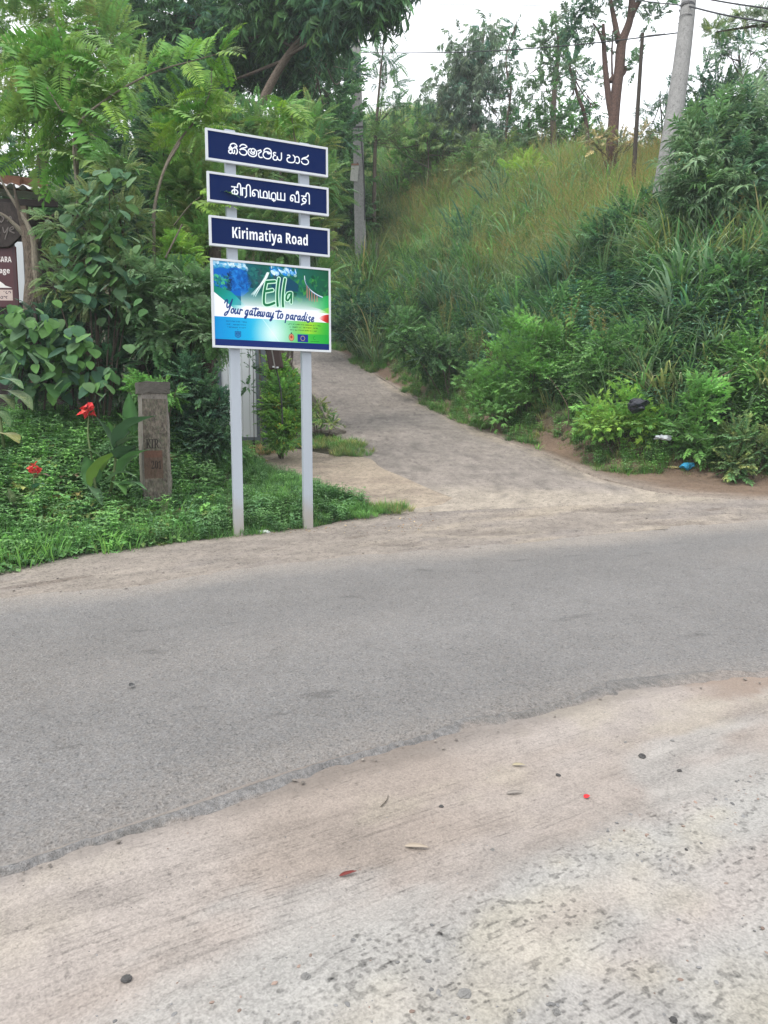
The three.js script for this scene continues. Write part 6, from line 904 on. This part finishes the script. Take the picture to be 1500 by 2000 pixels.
{
  const f = ground(50, 780, 8.5), g = thing('broad_leaf_creeper', 'broad leaved dark creeper heaped below the maroon board', 'creeper', [f.x, f.y, f.z]);
  for (let i = 0; i < 9; i++) { const x = rr(30, 260); mesh('stem', tube([[x, 800], [x + rr(-12, 12), 740], [x + rr(-20, 20), rr(640, 690)]].map(([a, b]) => at(a, b, rr(8.7, 9)).sub(f)), [0.012, 0.01, 0.006], 5, 12), i % 2 ? M.bark : M.darkBark, g); }
  for (const [x, y, rx, ry, n] of [[25, 625, 36, 28, 30], [80, 625, 40, 24, 26], [20, 690, 36, 30, 34], [80, 690, 50, 30, 40], [130, 660, 40, 30, 26], [110, 740, 50, 30, 26], [160, 690, 36, 30, 22], [40, 745, 40, 26, 16], [180, 735, 40, 26, 14]]) for (let i = 0; i < n; i++) { const a = R() * 6.283, k = Math.sqrt(R()); leafAt(g, f, x + Math.cos(a) * rx * k, y + Math.sin(a) * ry * k, rr(8.25, 8.8), rr(18, 34), R() < 0.55 ? OVAL : HEART); }
}
// a long blade with a midrib, arching from one pixel to another
function bladeLeaf(p0, p1, width, col, o = {}) {
  const n = 12, d = p1.clone().sub(p0), L = d.length(), dir = d.clone().normalize(), eye = V(0, CAM_Y, 0).sub(p0).normalize(), face = (o.face ?? eye.clone().add(V(0, 0.8, 0))).clone(); face.addScaledVector(dir, -face.dot(dir)).normalize(); const side = dir.clone().cross(face).normalize();
  const pos = [], cl = [], uv = [], idx = [];
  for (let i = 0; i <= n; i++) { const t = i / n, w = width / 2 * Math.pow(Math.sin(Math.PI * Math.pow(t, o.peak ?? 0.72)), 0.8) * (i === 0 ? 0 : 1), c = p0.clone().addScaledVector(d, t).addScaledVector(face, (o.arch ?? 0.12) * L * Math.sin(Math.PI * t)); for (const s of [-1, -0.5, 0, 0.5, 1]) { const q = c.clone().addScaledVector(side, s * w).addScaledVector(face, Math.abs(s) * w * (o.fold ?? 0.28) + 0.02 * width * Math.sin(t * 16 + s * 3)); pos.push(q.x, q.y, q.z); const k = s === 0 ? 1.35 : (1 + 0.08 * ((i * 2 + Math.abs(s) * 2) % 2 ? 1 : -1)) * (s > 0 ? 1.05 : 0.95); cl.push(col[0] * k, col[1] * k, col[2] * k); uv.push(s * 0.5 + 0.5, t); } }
  for (let i = 0; i < n; i++) for (let j = 0; j < 4; j++) { const a = i * 5 + j, b = a + 5; idx.push(a, a + 1, b, b, a + 1, b + 1); }
  const g = new THREE.BufferGeometry(); g.setAttribute('position', new THREE.Float32BufferAttribute(pos, 3)); g.setAttribute('color', new THREE.Float32BufferAttribute(cl, 3)); g.setAttribute('uv', new THREE.Float32BufferAttribute(uv, 2)); g.setIndex(idx); g.computeVertexNormals(); return g;
}
const PETAL = new THREE.MeshPhysicalMaterial({ vertexColors: true, roughness: 0.9, transmission: 0.3, thickness: 0, side: THREE.DoubleSide });
function redFlower(g, f, px, py, d, r, n) {
  const c = at(px, py, d).sub(f), head = new THREE.Group(); head.name = 'flower'; head.position.copy(c); g.add(head);
  for (let i = 0; i < n; i++) { const a = i * 2.4, e = rr(-0.9, 1.1), dir = V(Math.cos(a) * Math.cos(e), Math.sin(e) + 0.25, Math.sin(a) * Math.cos(e)).normalize(), b = new Buf(); r *= 0.985; const k = pick([[0.55, 0.018, 0.022], [0.68, 0.03, 0.03], [0.62, 0.06, 0.035]]); b.leaf(V(0, 0, 0), dir, V(rr(-1, 1), 1, rr(-1, 1)).normalize(), r * rr(0.8, 1.3), r * 0.95, k, 0.35, 0.3, 0.6); const m = mesh('petal', b.geo(), PETAL, head); m.position.set(rr(-.3, .3) * r, (i / n - 0.6) * r * 1.6, rr(-.3, .3) * r); }
}
{
  const f = hit(196, 968), D = depthOf(f) - 0.3, g = thing('canna_plant', 'tall red flowering canna with big dark leaves beside the marker stone', 'canna', [f.x, f.y, f.z]);
  const q = (x, y, d = D) => at(x, y, d).sub(f);
  mesh('stem', tube([V(0, -0.05, 0), q(186, 950), q(180, 900), q(172, 850), q(173, 812)], [0.016, 0.014, 0.011, 0.009, 0.007], 7, 20), M.greenStem, g);
  mesh('stem', tube([V(0.08, -0.05, 0), q(222, 930), q(226, 884), q(224, 830)], [0.018, 0.016, 0.012, 0.004], 7, 16), M.greenStem, g);
  const T = PAL.teal, Dk = PAL.dark, Lm = [0.12, 0.22, 0.035], k = D / FOCAL;
  for (const [a, b, w, c, o] of [
    [[226, 892], [188, 814], 34, Dk, { arch: 0.05 }], [[228, 886], [210, 822], 26, mix3(PAL.deep, PAL.mid, .5), { arch: 0.06 }], [[226, 884], [304, 812], 62, Dk, { arch: 0.16 }], [[222, 880], [278, 854], 26, mix3(T, PAL.pale, .75), { arch: 0.14, fold: .1 }],
    [[178, 954], [230, 880], 48, Lm, { arch: 0.1 }], [[176, 950], [166, 890], 46, PAL.deep, { arch: 0.08 }], [[202, 900], [152, 878], 34, mix3(T, PAL.pale, .8), { arch: 0.16, fold: .1 }], [[206, 944], [270, 934], 20, mix3(T, PAL.pale, .6), { arch: 0.22 }],
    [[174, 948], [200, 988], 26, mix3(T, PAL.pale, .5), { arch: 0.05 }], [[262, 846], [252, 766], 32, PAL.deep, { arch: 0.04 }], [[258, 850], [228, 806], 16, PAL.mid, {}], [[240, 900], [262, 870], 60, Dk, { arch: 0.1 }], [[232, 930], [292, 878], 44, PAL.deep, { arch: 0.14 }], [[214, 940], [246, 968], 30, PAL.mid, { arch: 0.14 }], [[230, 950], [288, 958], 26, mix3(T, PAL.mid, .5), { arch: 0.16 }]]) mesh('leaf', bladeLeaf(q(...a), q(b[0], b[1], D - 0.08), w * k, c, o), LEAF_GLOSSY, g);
  redFlower(g, f, 172, 796, D - 0.02, 0.082, 20);
}
{
  const f = hit(66, 1000), D = depthOf(f) - 0.1, g = thing('canna_plant', 'short red flowering canna low among the ground cover at far left', 'canna', [f.x, f.y, f.z]), q = (x, y, d = D) => at(x, y, d).sub(f), k = D / FOCAL;
  mesh('stem', tube([V(0, -0.05, 0), q(66, 975), q(66, 925)], [0.011, 0.009, 0.006], 7, 12), M.greenStem, g);
  for (const [a, b, w, c] of [[[66, 935], [98, 930], 14, [0.14, 0.09, 0.05]], [[66, 955], [88, 946], 20, PAL.teal], [[66, 960], [44, 950], 16, PAL.deep], [[66, 990], [92, 975], 18, PAL.mid]]) mesh('leaf', bladeLeaf(q(...a), q(b[0], b[1], D - 0.06), w * k, c, { arch: 0.15 }), LEAF_GLOSSY, g);
  redFlower(g, f, 67, 915, D - 0.02, 0.062, 16);
}
const speckled = (base, spot, seed) => { const t = dataTex(64, 128, (i, j) => { const m = Math.abs(i / 63 - 0.5) * 2, n = noise(i * 0.5 + seed, j * 0.5), s = smooth(0.62, 0.72, n) * smooth(1.0, 0.55, m); return mix3(base, spot, clamp(s * 0.85 + (m < 0.06 ? 0.3 : 0))).map((x) => Math.pow(x, 1 / 2.2)); }, true, THREE.ClampToEdgeWrapping); return new THREE.MeshPhysicalMaterial({ map: t, roughness: 0.9, transmission: 0.25, thickness: 0, clearcoat: 0.3, clearcoatRoughness: 0.4, side: THREE.DoubleSide }); };
{
  const S1 = speckled(PAL.deep, [0.30, 0.36, 0.16], 3), S2 = speckled([0.085, 0.15, 0.05], [0.34, 0.36, 0.15], 40), S3 = speckled([0.24, 0.25, 0.055], [0.42, 0.42, 0.18], 80), f = hit(12, 880), D = depthOf(f) - 0.12, g = thing('dumb_cane', 'pale speckled dumb cane with big oval leaves at the left edge', 'houseplant', [f.x, f.y, f.z]), q = (x, y, d = D) => at(x, y, d).sub(f), k = D / FOCAL;
  mesh('stem', tube([V(0, -0.1, 0), q(6, 860), q(-4, 780), q(-8, 740)], [0.02, 0.018, 0.014, 0.01], 7), M.greenStem, g);
  for (const [a, b, w, m] of [[[-8, 742], [46, 760], 38, S1], [[4, 762], [64, 802], 44, S2], [[-12, 770], [28, 800], 34, S2], [[-6, 848], [38, 866], 44, S3], [[-4, 735], [20, 712], 24, S1], [[-10, 800], [20, 836], 26, S1]]) mesh('leaf', bladeLeaf(q(...a), q(b[0], b[1], D - 0.1), w * k, [1, 1, 1], { arch: 0.14, peak: 0.8, fold: 0.15 }), m, g);
}
{
  const S = speckled([0.10, 0.17, 0.05], [0.42, 0.45, 0.26], 11); for (const [label, foot, , list] of [['small pale veined plant at the left edge below the speckled leaves', [20, 1000], 7.1, [[[20, 985], [0, 958], 20], [[22, 985], [14, 952], 18], [[24, 985], [48, 968], 20], [[22, 990], [40, 985], 16]]], ['small pale veined plant at the foot of the marker stone', [325, 1020], 7.5, [[[322, 1015], [306, 978], 16], [[324, 1015], [330, 976], 18], [[326, 1016], [366, 998], 18], [[326, 1012], [318, 990], 18], [[322, 1016], [300, 1004], 16], [[328, 1016], [350, 1010], 14]]]]) {
    const f = hit(foot[0], foot[1] - 10), D = depthOf(f) - 0.12, g = thing('veined_plant', label, 'plant', [f.x, f.y, f.z]), q = (x, y, d = D) => at(x, y, d).sub(f); mesh('stem', tube([V(0, -0.04, 0), q(foot[0] + 2, foot[1] - 20)], [0.007, 0.004], 5), M.greenStem, g);
    for (const [a, b, w] of list) mesh('leaf', bladeLeaf(q(...a), q(b[0], b[1], D - 0.05), w * D / FOCAL, [1, 1, 1], { arch: 0.12, peak: 0.75 }), S, g);
  }
}

// ------------------------------------------------------------------ left side: ground cover and grass
R = rng(66);
{
  const cover = [], weeds = [], lawn = [], short = [], herbs = [];
  for (let i = 0; i < 24000; i++) {
    const x = rr(-6.5, 0.3), z = rr(-11.5, -4.6), d = leftD(x, z); if (d < -0.02) continue; const dr = sdLine(DRIVELOW, x, z), p = V(x, H(x, z) - 0.03, z);
    const w = 1 - smooth(-2.45, -1.75, x + 0.25 * (fbm(z * 2, x * 2, 2) - 0.5)), t = [rr(-.25, .25), rr(-.25, .25)], turn = R() * 6.28, n = fbm(x * 1.6, z * 1.6, 3);
    if (R() < w) { if (d > 3.4) continue; const edge = 1 - smooth(0.15, 0.8, d); if (R() < 0.30 * edge) short.push([stand(p, rr(0.8, 1.7), turn, 1.1, t), shade([PAL.mid, PAL.fresh, PAL.deep])]); else if (R() < 0.25) weeds.push([stand(p, rr(0.5, 1.1), turn, 1, t), shade([PAL.mid, PAL.deep, PAL.fresh])]); else if (R() < 0.55) cover.push([stand(p, rr(0.8, 1.4), turn, rr(1, 1.6), t), R() < 0.05 ? pick([[0.24, 0.17, 0.07], [0.30, 0.27, 0.08], [0.16, 0.11, 0.06]]) : mul(shade(n > 0.5 ? [PAL.mid, PAL.fresh, PAL.olive] : [PAL.deep, PAL.mid, PAL.mid]), rr(0.8, 1.2))]); }
    else { if (dr < 0.02 || d > 3 || z < -10.6 || dr > 900 ) continue; if (R() < 0.6) lawn.push([stand(p, rr(0.35, 0.85), turn, 1, t), shade([PAL.mid, PAL.deep, PAL.fresh])]); if (d < 0.5 && R() < 0.25) weeds.push([stand(p, rr(0.4, 0.9), turn, 1, t), shade([PAL.mid, PAL.deep])]); else if (R() < 0.06) weeds.push([stand(p, rr(0.35, 0.7), turn), shade([PAL.deep, PAL.mid])]); }
  }
  for (const [px, py, n, r, pal] of [[600, 868, 90, 0.45, [PAL.mid, PAL.fresh]], [660, 872, 80, 0.35, [PAL.mid, PAL.olive]], [690, 888, 40, 0.25, [PAL.olive, PAL.mid]], [540, 872, 60, 0.4, [PAL.mid, PAL.fresh]], [505, 884, 70, 0.3, [PAL.olive, PAL.deep, PAL.straw]], [760, 1000, 30, 0.16, [PAL.mid, PAL.olive]], [700, 1006, 50, 0.2, [PAL.mid, PAL.fresh]], [440, 880, 90, 0.4, [PAL.deep, PAL.mid]], [625, 838, 40, 0.35, [PAL.deep, PAL.olive]]]) { const c = hit(px, py); for (let i = 0; i < n; i++) { const a = R() * 6.283, k = r * Math.sqrt(R()), x = c.x + Math.cos(a) * k * 1.5, z = c.z + Math.sin(a) * k; short.push([stand(V(x, H(x, z) + 0.015, z), rr(0.4, 0.95), R() * 6.28, 1, [rr(-.2, .2), rr(-.2, .2)]), shade(pal)]); } }
  stuff('ground_cover', 'dense small leaved ground cover on the mound below the creepers', GR.creeper, cover, LEAF);
  stuff('mound_weeds', 'small weeds scattered over the left mound and grass', GR.weed, weeds, LEAF);
  stuff('lawn_grass', 'short dense grass around the two sign posts', GR.short, lawn, GRASS);
  stuff('edge_grass', 'grass tufts at the road edge and beside the driveway', GR.short, short, GRASS);
}

// ------------------------------------------------------------------ litter, stones and fallen leaves
R = rng(303);
function crumpled(name, label, category, px, py, size, sx, sy, col, seed, lift = 0.4) { const p = hit(px, py); if (lift > 1) p.lerp(camera.position, lift / 40); const g = lump(size, sx, sy, 1, seed, 3, 0.75), m = mesh(name, g, new THREE.MeshPhysicalMaterial({ color: new THREE.Color(...col), roughness: 0.35, transmission: 0.15, thickness: 0, side: THREE.DoubleSide })); g.computeVertexNormals(); m.position.set(p.x, p.y + size * sy * Math.min(lift, 0.6), p.z); tag(m, label, category); return m; }
crumpled('plastic_bag', 'crumpled bright blue plastic bag on the dirt under the bank', 'plastic bag', 1345, 914, 0.075, 1.3, 0.65, [0.05, 0.36, 0.62], 3);
crumpled('plastic_bag', 'crumpled black plastic bag caught in the weeds halfway up the bank', 'plastic bag', 1245, 800, 0.12, 1.35, 0.8, [0.016, 0.018, 0.028], 8, 2.6);
crumpled('plastic_bag', 'pale translucent plastic scrap beside the low bright bush', 'plastic scrap', 1292, 858, 0.085, 1.3, 0.5, [0.42, 0.45, 0.47], 12, 2.0);
crumpled('plastic_scrap', 'small white plastic scrap in the grass between the sign posts', 'plastic scrap', 516, 1040, 0.045, 1.4, 0.5, [0.6, 0.64, 0.6], 15);
crumpled('plastic_scrap', 'pale yellow wrapper lying left of the blue bag', 'wrapper', 1316, 914, 0.045, 1.6, 0.4, [0.5, 0.44, 0.2], 18);
for (const [label, pts, r] of [['dry brown branch slanting out of the weeds at the right', [[1340, 768], [1362, 752], [1395, 742], [1440, 716]], 0.02], ['second thinner dry branch below the brown one', [[1384, 776], [1402, 758], [1430, 742]], 0.014], ['bare pale twig standing in front of the bright tall bush', [[1108, 838], [1110, 800], [1096, 770], [1072, 735]], 0.009]]) {
  const f = hit(pts[0][0], pts[0][1] + 50), d = -f.z - 0.35, c = pts.map(([x, y], i) => at(x, y, d - 0.05 * i)), g = thing('dry_branch', label, 'branch', c[0].toArray()); mesh('branch', tube(c.map((p) => p.clone().sub(c[0])), [r, r * 0.8, r * 0.4], 6, 16), M.wood, g); const e = c[1].clone().lerp(c[2], 0.5).sub(c[0]); mesh('twig', tube([e, e.clone().add(V(0.1, 0.1, 0.03)), e.clone().add(V(0.22, 0.14, 0.04))], [r * 0.4, r * 0.3, r * 0.12], 5, 6), M.wood, g);
}
{ const b = hit(735, 560), g = thing('wooden_stake', 'weathered wooden stake in the grass right of the square pole', 'stake', [b.x, b.y - 0.1, b.z]); mesh('stake', tube([V(0, 0, 0), V(0.02, 0.7, 0), V(0.03, 1.5, 0)], [0.06, 0.055, 0.05], 7), M.bark, g); mesh('stake_top', new THREE.CylinderGeometry(0.03, 0.05, 0.05, 7).translate(0.03, 1.52, 0), M.wood, g); }
const ground0 = (px, py) => { const [x, z] = march(px, py, apronBase); return V(x, apronBase(x, z), z); };
for (const [px, py, s, mat, label] of [[1254, 1478, 0.020, 'darkStone', 'black pebble on the dusty concrete at the right, darkest of the three there'], [1090, 1515, 0.015, 'darkStone', 'dark pebble left of the small red petal'], [1327, 1506, 0.014, 'darkStone', 'dark pebble nearest the rough concrete on the right'], [1313, 1447, 0.014, 'greyStone', 'grey pebble near the brown sand at the right'], [1222, 1450, 0.010, 'greyStone', 'small grey pebble left of the black pebble'], [862, 1576, 0.011, 'darkStone', 'small dark pebble beside the curled dry grass stem'], [248, 1915, 0.018, 'darkStone', 'round black pebble at the lower left'], [962, 1659, 0.012, 'greyStone', 'grey chip beside the dry leaf strip'], [598, 1908, 0.019, 'greyStone', 'grey stone set in the pale concrete at the bottom middle'], [908, 1942, 0.022, 'greyStone', 'largest grey stone at the bottom of the pale concrete'], [1086, 1978, 0.019, 'greyStone', 'angular grey stone at the bottom edge right of the middle'], [1340, 1660, 0.008, 'darkStone', 'tiny dark chip on the pale concrete at right'], [1315, 1994, 0.014, 'darkStone', 'dark blue stone at the bottom edge on the right']]) { const p = ground0(px, py), m = mesh('pebble', lump(s * 0.6, rr(1, 1.35), 0.7, 1, px * 0.01, 3, 0.7), M[mat]); m.position.set(p.x, p.y + s * (mat === 'greyStone' ? -0.02 : 0.2), p.z); m.rotation.y = R() * 6; tag(m, label, 'pebble'); }
const dry = new THREE.MeshPhysicalMaterial({ vertexColors: true, roughness: 0.95, transmission: 0.15, thickness: 0, side: THREE.DoubleSide });
for (const [a, b, w, c, label, name, cat] of [[[790, 1655], [838, 1660], 7, [0.27, 0.225, 0.175], 'dry curled leaf strip on the dusty concrete', 'dry_leaf', 'leaf'], [[662, 1714], [698, 1706], 5, [0.11, 0.016, 0.012], 'dark red fallen leaf in the middle of the concrete', 'red_leaf', 'leaf'], [[1140, 1560], [1152, 1558], 6, [0.5, 0.015, 0.02], 'small bright red petal on the concrete', 'red_petal', 'petal'], [[988, 1552], [1022, 1550], 5, [0.18, 0.16, 0.14], 'thin grey dry leaf right of the middle', 'dry_leaf', 'leaf'], [[1000, 1496], [1026, 1498], 5, [0.27, 0.235, 0.155], 'straw coloured dry leaf on the dusty concrete', 'dry_leaf', 'leaf'], [[252, 1349], [264, 1346], 7, [0.035, 0.035, 0.035], 'black scrap lying on the tarred road', 'black_scrap', 'scrap']]) {
  const H0 = py => py; const p = ground0(...a), q = ground0(...b); p.y += name === 'black_scrap' ? 0.026 : 0.006; q.y += name === 'black_scrap' ? 0.028 : 0.010; const m = mesh(name, bladeLeaf(V(0, 0, 0), q.clone().sub(p), w * p.distanceTo(V(0, CAM_Y, 0)) / FOCAL * 1.6, c, { face: V(0.1, 1, 0.2), arch: 0.04, fold: 0.12 + 0.2 * R() }), dry); m.position.copy(p); tag(m, label, cat);
}
{ const p = [[744, 1578], [752, 1570], [757, 1562], [758, 1554]].map(([x, y]) => ground0(x, y).add(V(0, 0.006, 0))), m = mesh('grass_stem', tube(p.map((q) => q.clone().sub(p[0])), [0.0022, 0.002, 0.001], 5, 10), M.paleBark); m.position.copy(p[0]); tag(m, 'curled dry grass stem on the concrete', 'stem'); }
{ // stones bared in the pale concrete, grit on both road edges, leaf litter on the verges
  const G = [0, 1, 2, 3].map((i) => lump(1, 1.25, 0.42, 0.85, i * 3 + 1, 1, 0.5)), a1 = [], g2 = [], leaves = [];
  for (let i = 0; i < 9000; i++) { const a = rr(-0.8, 4.4), s = rr(0.2, 2.62), B = s < 1.78 + 0.1 * (noise(a * 3, s) - 0.5); const den = fbm(a * 2.0 + 71, s * 2.5, 3); if (B ? R() > 0.12 + 1.1 * smooth(0.46, 0.72, den) : R() > 0.06) continue; const [x, z] = toWorld([a, s]), r = (B ? 0.0018 + 0.0062 * Math.pow(R(), 3) : 0.0012 + 0.002 * R()) , k = rr(0.6, 1.25); a1.push([stand(V(x, apronBase(x, z) + r * 0.02, z), r, R() * 6.28, 1, [rr(-.3, .3), rr(-.3, .3)]), R() < 0.75 ? [0.16 * k, 0.158 * k, 0.155 * k] : [0.22 * k, 0.16 * k, 0.13 * k]]); }
  for (let i = 0; i < 1500; i++) { const k = Math.floor(rr(200, 700)), f = R() < 0.5, [x0, z0] = f ? FARSIDE[k] : NEAR[k], x = x0 + rr(-.12, .12), z = z0 + (f ? rr(-.5, .12) : rr(-.02, .10)), r = 0.002 + 0.008 * Math.pow(R(), 3), q = rr(0.5, 1.4); g2.push([stand(V(x, base(x, z) + 0.008, z), r, R() * 6.28), [0.17 * q, 0.15 * q, 0.13 * q]]); }
  const LG = [0, 1].map(() => { const b = new Buf(); b.leaf(V(0, 0, 0), V(1, 0.1, 0).normalize(), V(0, 1, 0), 1, 0.5, [1, 1, 1], rr(-0.3, 0.3), 0.5); return b.geo(); });
  for (let i = 0; i < 700; i++) { let x, z; const u = R(); if (u < 0.8) { const [bx, bz] = BANK[Math.floor(rr(60, 128))]; x = bx + rr(-0.7, 0.3); z = bz + rr(-0.3, 0.55); } else { const p = hit(rr(500, 860), rr(998, 1046)); x = p.x; z = p.z; } const k = rr(0.6, 1.5); leaves.push([stand(V(x, H(x, z) + 0.024, z), rr(0.015, 0.04), R() * 6.28, 1, [rr(-.3, .3), rr(-.3, .3)]), pick([[0.30 * k, 0.20 * k, 0.12 * k], [0.2 * k, 0.12 * k, 0.07 * k], [0.42 * k, 0.33 * k, 0.2 * k]])]); }
  stuff('embedded_stones', 'small dark stones bared in the rough pale concrete', G, a1, new THREE.MeshStandardMaterial({ roughness: 0.95 }));
  stuff('grit', 'loose grit along both edges of the tar', G, g2, new THREE.MeshStandardMaterial({ roughness: 0.95 }));
  stuff('leaf_litter', 'brown fallen leaves on the verge under the bank and by the sign', LG, leaves, new THREE.MeshStandardMaterial({ roughness: 0.95, side: THREE.DoubleSide }));
}

// ------------------------------------------------------------------ draw
const renderer = new THREE.WebGLRenderer({ antialias: true });
renderer.setSize(768, 1024);
renderer.toneMapping = THREE.LinearToneMapping;
renderer.toneMappingExposure = EXPOSURE;
renderer.shadowMap.enabled = true;
renderer.render(scene, camera);
